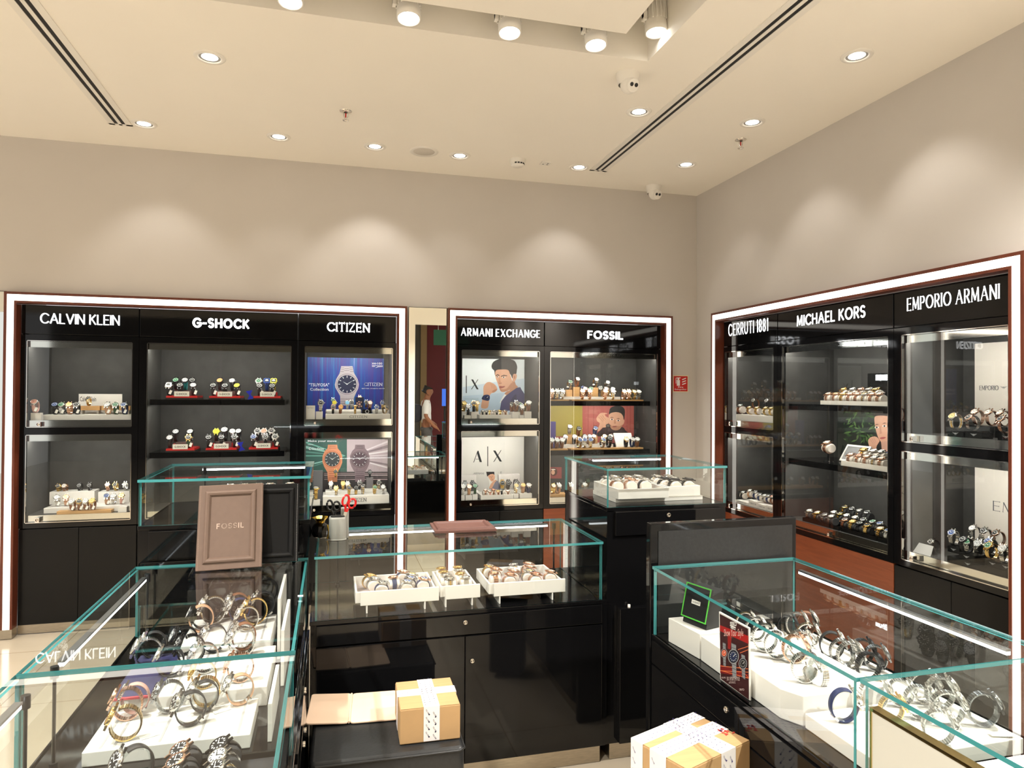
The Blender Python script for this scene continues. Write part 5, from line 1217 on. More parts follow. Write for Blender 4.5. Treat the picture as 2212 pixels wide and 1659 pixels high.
p.shape(SKIN, [(1120, 565), (1160, 545), (1195, 562), (1195, 620), (1165, 690), (1130, 712), (1108, 680)], 3); p.shape(SKD, ell(1150, 615, 16, 38))
p.shape(SKIN, [(757, 505), (790, 466), (880, 456), (970, 456), (1030, 478), (1060, 560), (1090, 640), (1108, 720), (1106, 815), (1060, 868), (985, 902), (925, 918), (872, 905), (842, 850), (815, 770), (790, 700), (768, 640), (755, 570)], 3)
p.shape(SKD, [(835, 790), (842, 850), (872, 905), (925, 918), (985, 902), (1060, 868), (1106, 810), (1100, 725), (1040, 790), (985, 850), (900, 862), (860, 840)], 3)
p.shape((200, 150, 122), [(832, 600), (850, 640), (858, 690), (880, 738), (846, 750), (812, 735), (826, 690)], 3); p.shape((120, 76, 62), ell(850, 742, 14, 5)); p.shape((120, 76, 62), ell(882, 738, 10, 5))
for cx, cy_, r in ((800, 606, 28), (932, 616, 32)): p.shape((230, 226, 222), ell(cx, cy_, r, r * .42)); p.shape((52, 40, 36), ell(cx - 3, cy_, r * .38, r * .40)); p.shape((70, 50, 44), [(cx - r * 1.1, cy_ - 4), (cx, cy_ - r * .52), (cx + r * 1.1, cy_ - 2), (cx, cy_ - r * .34)])
p.shape(HAIR, [(760, 580), (800, 556), (842, 570), (842, 588), (800, 572), (764, 592)]); p.shape(HAIR, [(872, 592), (930, 566), (1000, 580), (998, 592), (930, 584), (876, 606)])
p.shape((168, 98, 88), [(832, 812), (862, 794), (900, 800), (952, 794), (946, 818), (890, 842), (850, 836)], 3); p.shape((110, 60, 56), [(834, 812), (890, 816), (950, 798), (890, 822)])
p.shape(SKIN, [(468, 1240), (490, 1080), (515, 960), (512, 840), (530, 780), (580, 725), (640, 712), (700, 735), (740, 758), (778, 800), (798, 858), (772, 900), (720, 932), (680, 942), (650, 980), (632, 1080), (600, 1240)], 3)
for x0, y0, x1, y1 in ((700, 760, 720, 850), (738, 780, 752, 862), (664, 745, 690, 840)): p.shape(SKD, [(x0, y0), (x0 + 6, y0), (x1 + 4, y1), (x1 - 3, y1)])
p.shape(SKD, [(690, 900), (770, 858), (798, 860), (772, 900), (720, 930)], 3)
p.shape((30, 38, 78), [(480, 1040), (520, 985), (600, 972), (642, 1000), (642, 1060), (612, 1098), (540, 1088), (484, 1066)], 3); p.shape((44, 54, 104), ell(584, 1034, 54, 54)); p.shape((20, 26, 60), ell(584, 1034, 42, 42)); p.shape(W_, [(582, 1034), (605, 1008), (610, 1012), (588, 1038)])
DK = (30, 34, 36)
p.shape(DK, [(262, 660), (302, 660), (416, 863), (376, 863)]); p.shape(DK, [(398, 656), (408, 662), (274, 866), (262, 862)]); p.shape(DK, [(154, 580), (172, 580), (172, 940), (154, 940)]); p.text((150, 176, 190), 'EXCHANGE', 132, 1045, 412, 1080, .0)
p.done('wall_poster', back_sheet(.958, 1.5585, N1 + .001, fb(1070, 775.5)[2]), mat('pale_blue_sheet', lin((232, 238, 240)), .5), 'pale blue poster of a dark-haired man raising his fist')
# white monogram poster
p = Print(fb, 990, 925, .1176, OB)
p.shape(DK, [(352, 415), (372, 415), (434, 622), (392, 622), (346, 470)]); p.shape(DK, [(352, 415), (358, 425), (288, 628), (276, 628)]); p.shape(DK, [(320, 565), (400, 565), (400, 573), (320, 573)])
p.shape(DK, [(534, 335), (548, 335), (548, 698), (534, 698)]); p.shape(DK, [(640, 410), (682, 410), (802, 612), (760, 612)]); p.shape(DK, [(780, 404), (792, 404), (658, 618), (644, 618)])
p.text((130, 130, 130), 'ARMANI', 278, 812, 470, 848, .0).text((130, 130, 130), 'E', 775, 795, 800, 835, .0)
p.done('wall_poster', back_sheet(.958, 1.5585, N0 + .001, fb(1070, 944)[2]), WHITE, 'white poster with large black letter monogram in the fourth cabinet')
a0, a1 = B_.s_(1046, .34), B_.s_(1085, .34); f2 = lambda x, y: onY(x, y, YF + .34)
p = Print(f2, 990, 925, .1176, OB)
p.shape((128, 126, 140), [(560, 1120), (640, 1060), (690, 960), (740, 990), (765, 1060), (765, 1120)], 2); p.shape(SKIN, [(565, 1090), (600, 1020), (640, 975), (690, 945), (700, 965), (660, 1010), (620, 1100), (575, 1110)], 2)
p.shape(SKIN, [(540, 870), (560, 845), (640, 838), (668, 870), (672, 915), (655, 960), (625, 978), (600, 970), (570, 930)], 3); p.shape((48, 42, 44), [(512, 800), (660, 800), (664, 860), (640, 838), (590, 845), (548, 872), (530, 890)])
for cx, cy_ in ((585, 893), (625, 883)): p.shape((60, 44, 40), ell(cx, cy_, 9, 4))
p.shape((150, 90, 80), ell(622, 945, 14, 5)); p.shape(SKD, [(602, 890), (612, 890), (620, 922), (604, 926)])
bm = MB(); z0 = N0 + .001
pts = [p.P(c) for c in ((512, 798), (662, 798), (680, 900), (700, 950), (768, 1040), (768, 1125), (545, 1125), (570, 1040), (560, 950))]
bm.add([v + Vector((0, .0004, 0)) for v in pts] + [v + Vector((0, .005, 0)) for v in pts], [tuple(range(9)), tuple(range(17, 8, -1))] + [(i, (i + 1) % 9, 9 + (i + 1) % 9, 9 + i) for i in range(9)])
xm = (pts[5].x + pts[6].x) / 2; bm.box(pts[6].x, pts[5].x, YF + .3404, YF + .345, z0, pts[6].z)
p.done('standing_cutout', bm, PAPER, 'small cut-out portrait of a man before the white monogram poster', 'display card')
# mustard and rose poster
p = Print(fb, 1180, 750, .1447, OB)
p.shape((168, 150, 66), [(40, 800), (540, 800), (540, 1330), (40, 1330)]); p.shape((176, 92, 84), [(540, 800), (1308, 800), (1308, 1330), (540, 1330)])
for x in (1200, 1250, 620, 700): p.shape((160, 80, 72), [(x, 800), (x + 12, 800), (x + 12, 1330), (x, 1330)])
p.shape((62, 44, 46), [(760, 1330), (820, 1230), (900, 1150), (960, 1190), (1130, 1190), (1180, 1240), (1220, 1330)], 2)
p.shape(SKIN, [(1130, 1090), (1160, 1078), (1166, 1110), (1150, 1150), (1128, 1160)], 2)
p.shape(SKIN, [(940, 985), (1000, 955), (1080, 958), (1140, 1000), (1150, 1080), (1135, 1160), (1100, 1220), (1040, 1240), (975, 1220), (940, 1150), (930, 1070)], 3)
p.shape(HAIR, [(938, 1010), (945, 930), (985, 890), (1060, 872), (1130, 885), (1170, 930), (1172, 1010), (1160, 1090), (1146, 1030), (1110, 985), (1040, 968), (960, 985)], 2)
p.shape(SKD, [(945, 1150), (975, 1222), (1040, 1242), (1100, 1222), (1135, 1160), (1090, 1180), (1040, 1170), (990, 1180)], 2)
for cx, cy_ in ((980, 1078), (1075, 1094)): p.shape((228, 222, 218), ell(cx, cy_, 26, 11)); p.shape((50, 38, 34), ell(cx, cy_, 11, 11)); p.shape(HAIR, [(cx - 34, cy_ - 22), (cx, cy_ - 36), (cx + 34, cy_ - 20), (cx, cy_ - 27)])
p.shape(SKD, [(1015, 1080), (1030, 1080), (1040, 1140), (1012, 1142)]); p.shape((150, 84, 76), ell(1020, 1185, 34, 10))
p.shape(SKIN, [(748, 1060), (790, 1000), (830, 978), (905, 985), (908, 996), (870, 1004), (900, 1040), (935, 1060), (930, 1130), (890, 1195), (840, 1200), (790, 1250), (760, 1240), (800, 1140), (765, 1110)], 2)
for k in range(3): p.shape(SKD, [(775 + 28 * k, 1040 - 12 * k), (783 + 28 * k, 1038 - 12 * k), (850 + 20 * k, 1110 - 14 * k), (842 + 20 * k, 1112 - 14 * k)])
p.shape((40, 36, 38), ell(922, 1172, 34, 28)); p.shape((110, 100, 96), ell(922, 1172, 24, 20))
p.done('wall_poster', back_sheet(1.664, 2.531, 1.16, 1.485), mat('rose_sheet', lin((176, 92, 84)), .5), 'mustard and rose poster of a man with clasped hands, oak cabinet')
p = Print(fb, 1180, 750, .1447, OB)
p.shape((132, 62, 60), [(40, 1790), (230, 1790), (230, 1960), (40, 1960)]); p.shape((70, 40, 34), ell(112, 1860, 52, 60)); p.shape(SKIN, ell(100, 1868, 28, 36)); p.shape((226, 210, 200), ell(104, 1826, 34, 10))
p.done('wall_poster', back_sheet(1.664, 1.79, .97, fb(1195, 1009)[2]), mat('rose_sheet', lin((176, 92, 84)), .5), 'small dark red picture of a smiling woman low in the oak cabinet')
# woman poster on the right wall
p = Print(fs, 1680, 720, .1808, OS)
rng = random.Random(3)
for k in range(90):
    x, y = rng.uniform(790, 1180), rng.uniform(930, 1300); a = rng.uniform(0, 3.14); l = rng.uniform(25, 60); w = l * .3; c, s_ = math.cos(a), math.sin(a)
    p.shape(rng.choice(((40, 66, 36), (64, 96, 50), (28, 48, 30), (90, 120, 66))), [(x - c * l, y - s_ * l), (x - s_ * w, y + c * w), (x + c * l, y + s_ * l), (x + s_ * w, y - c * w)])
p.shape((46, 32, 28), [(1158, 1000), (1180, 945), (1240, 935), (1420, 935), (1460, 1000), (1460, 1400), (1400, 1500), (1200, 1330), (1180, 1200)], 2)
p.shape((216, 166, 140), [(1160, 1010), (1200, 985), (1290, 985), (1370, 1010), (1392, 1120), (1380, 1220), (1330, 1290), (1270, 1312), (1225, 1282), (1192, 1210), (1170, 1120)], 3)
p.shape((206, 160, 140), [(1240, 1300), (1330, 1280), (1370, 1400), (1250, 1420)])
for cx, cy_ in ((1188, 1124), (1280, 1108)): p.shape((236, 230, 226), ell(cx, cy_, 26, 12)); p.shape((50, 36, 32), ell(cx, cy_, 11, 11)); p.shape((56, 36, 30), [(cx - 30, cy_ - 26), (cx, cy_ - 40), (cx + 34, cy_ - 34), (cx, cy_ - 31)])
p.shape((196, 142, 118), [(1222, 1110), (1236, 1110), (1252, 1195), (1222, 1202)]); p.shape((176, 92, 88), [(1222, 1252), (1256, 1238), (1300, 1242), (1272, 1262), (1240, 1264)], 2)
p.shape((216, 166, 140), [(1086, 1276), (1130, 1236), (1188, 1238), (1222, 1290), (1190, 1340), (1170, 1480), (1200, 1640), (1120, 1640), (1130, 1440), (1098, 1350)], 2)
for k in range(3): p.shape((200, 150, 130), [(1104 + 22 * k, 1262 - 8 * k), (1110 + 22 * k, 1260 - 8 * k), (1150 + 16 * k, 1320 - 8 * k), (1144 + 16 * k, 1322 - 8 * k)])
p.shape((40, 60, 110), [(1200, 1430), (1460, 1400), (1460, 1640), (1200, 1640)])
p.done('wall_poster', side_sheet(S_.s_(1808, DP), -3.115, 1.20, fs(1860, 891)[2]), mat('dark_leaf_sheet', (.012, .016, .013), .5), 'dark leafy poster of a woman resting her chin on her hand')
# two cream name posters
for w, x0, y0, k, L, ztop, lab in ((1, 1930, 680, .1869, (995, 818, 1216, 872), 742, 'cream name poster with winged emblem in upper nearest niche, right wall'), (0, 1930, 960, .1989, (1080, 608, 1430, 720), 1010, 'cream name poster in lower nearest niche, right wall')):
    p = Print(fs, x0, y0, k, OS); z0 = N1 if w else N0; a0 = S_.s_(2105.5, DP)
    q = MB(TS); A = S_.s_(x0 + L[0] * k, DP); zA = fs(x0 + L[0] * k, y0 + L[1] * k)[2]; zB = fs(x0 + L[0] * k, y0 + L[3] * k)[2]; 
    if w: B2 = S_.s_(x0 + L[2] * k, DP)
    else: B2 = -2.43
    letters(q, 'EMPORIO', A, B2, zB, zA, DP - .0011, DP - .0003, stroke=.10, serif=.06, gap=.26, thin=.04)
    if w:
        eagle(q, B2 + .028, DP - .0008, (zA + zB) / 2, (zA - zB) * .8); letters(q, 'A', B2 + .056, B2 + .081, zB, zA, DP - .0011, DP - .0003, stroke=.10, serif=.06, thin=.04)
    t = thing('wall_poster', lab, 'poster', TS @ Vector((a0, DP, z0)))
    part('sheet', side_sheet(a0, -2.42, z0 + .001, 1.872 if w else 1.258), mat('warm_cream_sheet', lin((234, 226, 216)), .55), t); part('printed_image', q, INKG, t)

# ------------------------------------------------------------------ inside and on the counters
def flat_tray(cx, cy_, w, l, z0, hgt, lab, m, rz=0, floor_m=None, q=.008, lip=0, legs=None, name='watch_tray'):
    """open tray w (x) by l (y); lip: taller front board; legs: height of two plate legs below"""
    t = thing(name, lab, 'tray', (cx, cy_, z0), 0, 'watch trays')
    T = Matrix.Translation((cx, cy_, z0 + (legs or 0))) @ Matrix.Rotation(rz, 4, 'Z')
    a, b = w / 2, l / 2
    part('tray_rim', MB(T).box(-a, a, -b, -b + q, 0, hgt).box(-a, a, b - q, b, 0, hgt).box(-a, -a + q, -b + q, b - q, 0, hgt).box(a - q, a, -b + q, b - q, 0, hgt), m, t, bevel=.001)
    part('tray_bed', MB(T).box(-a + q, a - q, -b + q, b - q, 0, .008), floor_m or m, t)
    if lip: part('front_board', MB(T).box(-a + lip, a + .012, -b - .012, -b - .001, -.008, hgt + .003), m, t, bevel=.001)
    if legs:
        for sx in (-1, 1): part('plate_leg', MB(T).box(sx * a * .72 - .003, sx * a * .72 + .003, -b - .01, b * .6, -legs, -.0005), m, t)
    return z0 + (legs or 0) + .008
MAUVE = mat('mauve_suede', lin((196, 182, 182)), .85, noise=.05, nscale=30)
# three trays of the middle counter
G = 'watches in the middle counter trays'
trays = ((.262, 2.968, .325, .25, 'left white tray in the middle counter, blue-strapped watches', 'left tray', 0.0,
          [(-.10, .05, 'Gy', 0), (-.085, -.005, 'Ss', 0), (-.055, -.075, 'Nk', 0), (.0, -.01, 'Nwr', 90), (.045, .07, 'Nwr', 0), (.075, .035, 'Ny', 0), (.065, -.03, 'Nb', 0), (.045, -.08, 'Sb', 0), (.118, -.055, 'Nbr', 0)]),
         (.522, 2.972, .155, .25, 'narrow white tray of gold watches in the middle counter', 'middle tray', 0.0,
          [(-.04, .085, 'Gy', 90), (.035, .09, 'Gy', 90), (-.04, .025, 'Gy', 90), (.03, .035, 'Ty', 90), (-.04, -.035, 'Lk', 90), (.028, -.02, 'Gy', 90), (-.03, -.088, 'Ty', 90), (.038, -.085, 'Sw', 90)]),
         (.812, 2.970, .325, .26, 'right white tray of rose watches in the middle counter', 'right tray', 0.0,
          [(-.115, .085, 'Gk', 0), (-.10, .03, 'Rr', 0), (-.118, -.05, 'Ry', 90), (-.06, -.075, 'Rr', 0), (-.03, -.02, 'Rw', 0), (.005, .08, 'Ty', 90), (.07, .085, 'Rw', 0), (.06, .03, 'Rw', 0), (.035, -.05, 'Ty', 0), (.05, -.085, 'Rr', 0), (.128, -.07, 'Rw', 0)]))
for cx, yy, w, l, lab, nm, rz, ws in trays:
    zt = flat_tray(cx, yy, w, l, ZD + .001, .044, lab, WHITE, rz, MAUVE, lip=.02, legs=.040)
    ws = sorted(ws, key=lambda q: (q[1] < 0, q[0]))
    n = {True: 0, False: 0}; tot = {k: sum(1 for q in ws if (q[1] < 0) == k) for k in (True, False)}
    V = relax([Vector((q[0], q[1], 0)) for q in ws], .054, .0545)
    for (dx, dy, code, rot), v in zip(ws, V):
        f = dy < 0; dx, dy = min(max(v.x, -w / 2 + .036), w / 2 - .036), min(max(v.y, -l / 2 + .034), l / 2 - .034); n[f] += 1
        lab = desc(code[0], code[1], True) + ', ' + (ORD[n[f] - 1] + ' from left' if n[f] < tot[f] else 'rightmost') + (', front' if f else ', back') + ' of ' + nm
        watch((cx + dx, yy + dy, zt + .0006), math.radians(rot + random.uniform(-8, 8)) + math.radians(90), code, lab, G, 'pillow', 78, 1.0, False, False, PILLOW)
flat_ = mat('black_paper_tag', (.01, .01, .01), .5)
# taller right counter
G = 'watches in the tall right counter'
zt = flat_tray(1.375, 3.02, .25, .30, 1.118, .045, 'large white tray at left in the tall right counter', WHITE, 0, MAUVE)
zt2 = flat_tray(1.598, 3.04, .17, .26, 1.118, .045, 'smaller white tray at right in the tall right counter', WHITE, 0, MAUVE)
solo('white_board', MB().box(1.25, 1.69, 2.90, 3.18, 1.0985, 1.1175), WHITE, 'white base board under the trays in the tall right counter', 'display riser', 'display risers', .001)
solo('leaflet', MB().box(1.27, 1.48, 2.885, 2.925, zt + .0006, zt + .003), PAPER, 'printed white leaflet at the front of the large white tray', 'leaflet')
n = 0
for dx, dy, code in ((1.285, 3.10, 'Ww'), (1.335, 3.12, 'Ww'), (1.40, 3.10, 'Ty'), (1.455, 3.11, 'Ty'), (1.30, 3.01, 'Bw'), (1.37, 3.01, 'Rw'), (1.44, 3.0, 'Lw')):
    n += 1; watch((dx, dy, zt + .0006), math.radians(90 + random.uniform(-8, 8)), code, desc(code[0], code[1], True) + ', ' + ORD[n - 1] + ' from back left of large tall-counter tray', G, 'pillow', 80, 1.12, False, False, PILLOW) if n < 8 else None
n = 0
for dx, dy, code in ((1.555, 3.10, 'Ty'), (1.62, 3.10, 'Lk'), (1.545, 3.01, 'Kk'), (1.60, 3.02, 'Lk'), (1.575, 2.96, 'Kw'), (1.645, 2.96, 'Kk')):
    n += 1; watch((dx, dy, zt2 + .0006), math.radians(90 + random.uniform(-8, 8)), code, desc(code[0], code[1], True) + ', ' + ORD[n - 1] + ' from back left of smaller tall-counter tray', G, 'pillow', 80, 1.1, False, False, PILLOW)
# taller left counter: a few straps show above the leaning boards
G = 'watches in the tall left counter'
zt = flat_tray(-.27, 3.05, .34, .30, 1.0985, .03, 'dark tray of sport watches in the tall left counter', BLACKS)
for k, (dx, code) in enumerate(((-.40, 'Nk'), (-.345, 'Sk'), (-.29, 'Lk'), (-.245, 'Vk'), (-.165, 'Vw'))):
    watch((dx, 3.05, zt + .0006), math.radians(180 + random.uniform(-10, 10)), code, desc(code[0], code[1]) + ', ' + ORD[k] + ' from left in the tall left counter', G, 'big', 60, 1.2)
a = .0
solo('clear_stand', MB().box(-.085, -.080, 2.80, 2.94, 1.11, 1.255) if False else MB().box(-.105, -.100, 2.82, 2.95, 1.0985, 1.25), ACRYL, 'clear acrylic leaflet stand inside the right end of tall left counter', 'display stand')
# ---- left counter: rings
G = 'ring-mounted watches in the left counter'
def wboard(x0, x1, y0, y1, z0, z1, lab, grooves=(), m=None, name='grooved_tray'):
    t = thing(name, lab, 'display riser', ((x0 + x1) / 2, (y0 + y1) / 2, z0), 0, 'white grooved trays')
    part('tray_body', MB().box(x0, x1, y0, y1, z0, z1), m or WHITE, t, bevel=.002)
    if grooves: 
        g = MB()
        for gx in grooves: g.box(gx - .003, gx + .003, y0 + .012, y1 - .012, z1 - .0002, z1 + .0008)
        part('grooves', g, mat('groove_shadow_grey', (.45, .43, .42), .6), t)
    return z1
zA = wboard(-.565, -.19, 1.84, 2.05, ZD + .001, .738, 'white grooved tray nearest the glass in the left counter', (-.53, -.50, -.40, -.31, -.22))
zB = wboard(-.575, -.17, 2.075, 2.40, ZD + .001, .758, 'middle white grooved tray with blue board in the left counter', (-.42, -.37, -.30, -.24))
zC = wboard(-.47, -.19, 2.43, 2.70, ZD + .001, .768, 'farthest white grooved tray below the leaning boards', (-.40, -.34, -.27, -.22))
solo('blue_board', MB().box(-.572, -.455, 2.08, 2.39, zB + .0008, zB + .006), mat('navy_board', (.03, .03, .10), .5), 'navy blue board with red edge lying on the middle white tray', 'board')
solo('red_edge', MB().box(-.572, -.455, 2.071, 2.0795, zB + .0008, zB + .006), mat('red_board_edge', (.55, .05, .07), .5), 'thin red strip along the front edge of the navy board', 'trim strip')
for x0, x1, y0, y1, zt_, lab in ((-.168, -.158, 2.42, 2.74, .905, 'tall white upright board at right inside the left counter'), (-.142, -.132, 2.20, 2.52, .872, 'shorter white upright board nearest the right pane, left counter'), (-.150, -.140, 1.86, 2.12, .80, 'low white upright board near the middle of left counter')):
    solo('upright_board', MB().box(x0, x1, y0, y1, ZD + .001, zt_), WHITE, lab, 'board', 'white upright boards', .001)

def ring_watch(p, code, lab, zsup, rz=-90, s=1.0, tilt=0):
    watch((p.x, p.y, zsup + .001), math.radians(rz + random.uniform(-8, 8)), code, desc(code[0], code[1]) + lab, G, 'big', 30, s, False, True, None, tilt)
LW = [  # far tray
 (471, 1313, 'Tw', ' before the brown board, left counter', zC, 1.15), (557, 1283, 'Bk', ' by the far tall upright board', zC, 1.1), (585, 1276, 'Lk', ' farthest right, left counter', zC, 1.1), (511, 1312, 'Nw', ' in the far middle, left counter', zC, 1.0),
 (552, 1318, 'Gw', ' right of the navy strap watch', zC, 1.1), (498, 1288, 'Lw', ' hidden behind the two-tone watch', zC, 1.0), (365, 1338, 'Agk'.replace('g', 'w'), ' farthest left, left counter', zC, 1.1), (400, 1335, 'Kw', ' beside the farthest left tan one', zC, 1.0),
 (535, 1335, 'Tk', ' below the gold one, left counter', zC, 1.0),
 # middle tray
 (436, 1370, 'Ks', ' on middle white tray, third ring', zB, 1.05), (466, 1365, 'Lk', ' right of third ring, middle tray', zB, 1.05), (500, 1370, 'Bs', ' on middle tray, right of centre', zB, 1.05), (523, 1385, 'Ss', ' at right of middle white tray', zB, 1.1),
 (328, 1392, 'Lw', ' leftmost on middle tray', zB, 1.0), (319, 1408, 'Ss', ' leftmost front on middle tray', zB, 1.05), (413, 1402, 'Kk', ' centre front on middle tray', zB, 1.1), (443, 1420, 'Ss', ' front right on middle tray', zB, 1.05),
 (368, 1428, 'Lb', ' below the glass edge, left counter', zB, 1.05), (520, 1440, 'Rr', ' right front on middle tray', zB, 1.0), (437, 1465, 'Gy', ' thin ring on middle tray', zB, .9),
 # near tray
 (278, 1515, 'Rr', ' behind left pair on near tray', zA, 1.0), (272, 1560, 'Gw', ' front left on near white tray', zA, 1.0), (331, 1502, 'Pw', ' centre back on near white tray', zA, .95), (376, 1502, 'Dk', ' centre on near white tray', zA, 1.0),
 (422, 1500, 'Lw', ' right centre on near tray', zA, 1.0), (412, 1528, 'Lk', ' front centre on near tray', zA, 1.05), (484, 1478, 'Gw', ' right back on near tray', zA, .95), (521, 1487, 'Aw', ' right front on near tray', zA, 1.0)]
BOUND = {round(zA, 4): (1.862, 2.028, -.52, -.235), round(zB, 4): (2.10, 2.378, -.53, -.215), round(zC, 4): (2.455, 2.675, -.425, -.235)}
def ring_set(items, rz, k, lo, hi):
    """px,py: middle of the ring in the picture; z: what it stands on"""
    P = [onZ(px, py, zs + .040 * s * k) for px, py, code, lab, zs, s in items]
    for _ in range(12):
        for p, q in zip(P, items):
            y0, y1, x0, x1 = BOUND.get(round(q[4], 4), (lo, hi, -9, 9)); p.y = min(max(p.y, y0), y1); p.x = min(max(p.x, x0), x1)
        relax(P, .078 * k, .031 * k, 4)
    for p, q in zip(P, items):
        y0, y1, x0, x1 = BOUND.get(round(q[4], 4), (lo, hi, -9, 9)); p.y = min(max(p.y, y0), y1); p.x = min(max(p.x, x0), x1)
    for p, (px, py, code, lab, zs, s) in zip(P, items):
        ring_watch(p, code, lab, zs, rz, s * k)
ring_set(LW, -78, 1.12, 1.825, 2.70)
for px, py, lab, zz in ((322, 1590, 'white price label lying on the near grooved tray', zA), (479, 1535, 'oval white price label lying on the near tray right side', zA)):
    p = onZ(px, py, zz); solo('price_label', MB(Matrix.Translation((p.x, p.y, zz + .0012)) @ Matrix.Rotation(.5, 4, 'Z')).box(-.022, .022, -.012, .012, 0, .0006), PAPER, lab, 'label')
# nearest left counter: black tray with cushions
G = 'black watches on the near dark tray'
zt = flat_tray(-.235, 1.62, .24, .31, ZD + .001, .022, 'long black tray of black watches in the nearest left counter', BLACKS, 0, PILLOWK)
solo('black_side_board', MB().box(-.105, -.093, 1.50, 1.76, ZD + .001, .755), BLACKS, 'black upright board right of the near dark tray', 'board', None, .001)
BWP = []
BW = [(367, 1583, 'Lkr', 'rear of left column'), (362, 1606, 'Lkr', 'second of left column'), (351, 1631, 'Kk', 'third of left column'), (330, 1652, 'Ss', 'front of left column'),
      (460, 1552, 'Kk', 'rear of right column'), (455, 1577, 'Ss', 'second of right column'), (450, 1595, 'Tk', 'third of right column'), (446, 1618, 'Lkg', 'fourth of right column'), (436, 1643, 'Kk', 'front of right column')]
for px, py, code, lab in BW:
    p = onZ(px + 10, py + 4, zt + .045); BWP.append(Vector((p.x, p.y - .03, 0)))
for c in (BWP[:4], BWP[4:]):
    for i, p in enumerate(c): p.y = 1.742 - .0535 * i; p.x = (-.318 if len(c) == 4 else -.232) + .004 * i
for k, (px, py, code, lab) in enumerate(BW):
    p = BWP[k]
    watch((p.x, p.y, zt + .0008), math.radians(-62 + random.uniform(-4, 4)), code, desc(code[0], code[1], True) + ', ' + lab, G, 'pillow', 62, 1.12, False, False, PILLOWK)
p = onZ(292, 1618, zA + .05)
watch((p.x, 1.72, ZD + .002), math.radians(-60), 'Lk', 'large black watch ring standing left of the near dark tray', G, 'big', 30, 1.25, False, True)
p = onZ(505, 1640, .74)
solo('price_label', MB(Matrix.Translation((-.165, 1.66, zt + .012)) @ Matrix.Rotation(.9, 4, 'Z') @ Matrix.Rotation(.3, 4, 'X')).box(-.03, .03, -.009, .009, 0, .0008), PAPER, 'white price strip lying on the near dark tray', 'label')
# ---- right counter
G = 'ring-mounted watches in the right counter'
q = 1.1
def block_poly(name, pts, z0, z1, lab, m=None): return solo(name, MB().prism(pts, z0, z1), m or WHITE, lab, 'display riser', 'white step blocks', .002)
zR = .788
block_poly('step_block', [(1.182, 2.262), (1.205, 2.085), (1.40, 2.085), (1.40, 2.262)], ZD + .001, zR, 'far white step block under the black and green box')
block_poly('step_block', [(1.206, 2.078), (1.206, 1.655), (1.236, 1.60), (1.50, 1.60), (1.50, 2.078)], ZD + .001, zR - .004, 'main white step block behind the small red poster')
zL = .742
block_poly('step_block', [(1.236, 1.592), (1.236, 1.345), (1.68, 1.345), (1.68, 1.592)], ZD + .001, zL, 'lower white step block at the near end of the right counter')
block_poly('step_block', [(1.51, 2.12), (1.51, 1.60), (1.67, 1.60), (1.67, 2.12)], ZD + .001, .745, 'long white step block at the back of the right counter')
zR2 = zR - .004
# black box with green rim
t = thing('presentation_box', 'black watch box with bright green rim tilted on the far step', 'box', (1.235, 2.16, zR))
M = Matrix.Translation((1.235, 2.165, zR + .0012)) @ Matrix.Rotation(math.radians(-74), 4, 'Z') @ Matrix.Rotation(math.radians(-14), 4, 'X')
GREEN = mat('bright_green_edge', (.10, .55, .06), .4)
M0 = Matrix.Translation((1.24, 2.165, zR + .0012)) @ Matrix.Rotation(math.radians(-74), 4, 'Z')
part('box_body', MB(M0).add([(-.055, -.012, 0), (.055, -.012, 0), (.055, .055, 0), (-.055, .055, 0), (-.055, .012, .11), (.055, .012, .11), (.055, .075, .125), (-.055, .075, .125)], [(0, 3, 2, 1), (4, 5, 6, 7), (0, 1, 5, 4), (1, 2, 6, 5), (2, 3, 7, 6), (3, 0, 4, 7)]), BLACKP, t)
L = MB(M0 @ Matrix.Translation((0, -.006, .018)) @ Matrix.Rotation(math.radians(-14), 4, 'X'))
L.box(-.058, .058, -.012, -.002, 0, .118); lid = part('lid', L, BLACKP, t)
R_ = MB(M0 @ Matrix.Translation((0, -.006, .018)) @ Matrix.Rotation(math.radians(-14), 4, 'X'))
for q_ in ((-.058, .058, 0, .004), (-.058, .058, .114, .118), (-.058, -.054, .004, .114), (.054, .058, .004, .114)): R_.box(q_[0], q_[1], -.0135, -.011, q_[2], q_[3])
part('green_rim', R_, GREEN, lid)
q_ = MB(M0 @ Matrix.Translation((0, -.006, .018)) @ Matrix.Rotation(math.radians(-14), 4, 'X'))
q_.box(-.020, .020, -.0128, -.0121, .052, .066); part('name_plate', q_, PAPER, lid)
q_ = MB(M0 @ Matrix.Translation((0, -.006, .018)) @ Matrix.Rotation(math.radians(-14), 4, 'X')); printed(q_, 'OCEANUS', (-.017, -.0131, .0555), (.034, 0, 0), (0, 0, .007), bold=.015); part('printed_words', q_, INK, lid)
# small red poster leaning inside the glass
XP = 1.186
fp = lambda x, y: onX(x, y, XP)
p = Print(fp, 1400, 1220, .1808, (-1, 0, 0))
cor = [(845, 560), (1205, 755), (1213, 1622), (860, 1366)]
p.shape((58, 18, 20), [(856, 585), (1195, 765), (1205, 1612), (868, 1362)])
p.shape((170, 24, 22), [(858, 720), (1198, 850), (1200, 945), (858, 790)]); p.shape((120, 18, 18), [(862, 1190), (1202, 1310), (1203, 1360), (863, 1290)]); p.shape((150, 26, 22), [(950, 830), (1000, 850), (985, 1010), (955, 1000)])
for a_, b_ in (((1075, 1010), (1200, 970)), ((1100, 1050), (1200, 1010)), ((865, 1262), (1200, 1280)), ((863, 1205), (1200, 1240)), ((1085, 1215), (1203, 1350)), ((870, 1260), (1203, 1352))):
    p.shape((232, 120, 70), [a_, b_, (b_[0], b_[1] + 7), (a_[0], a_[1] + 7)])
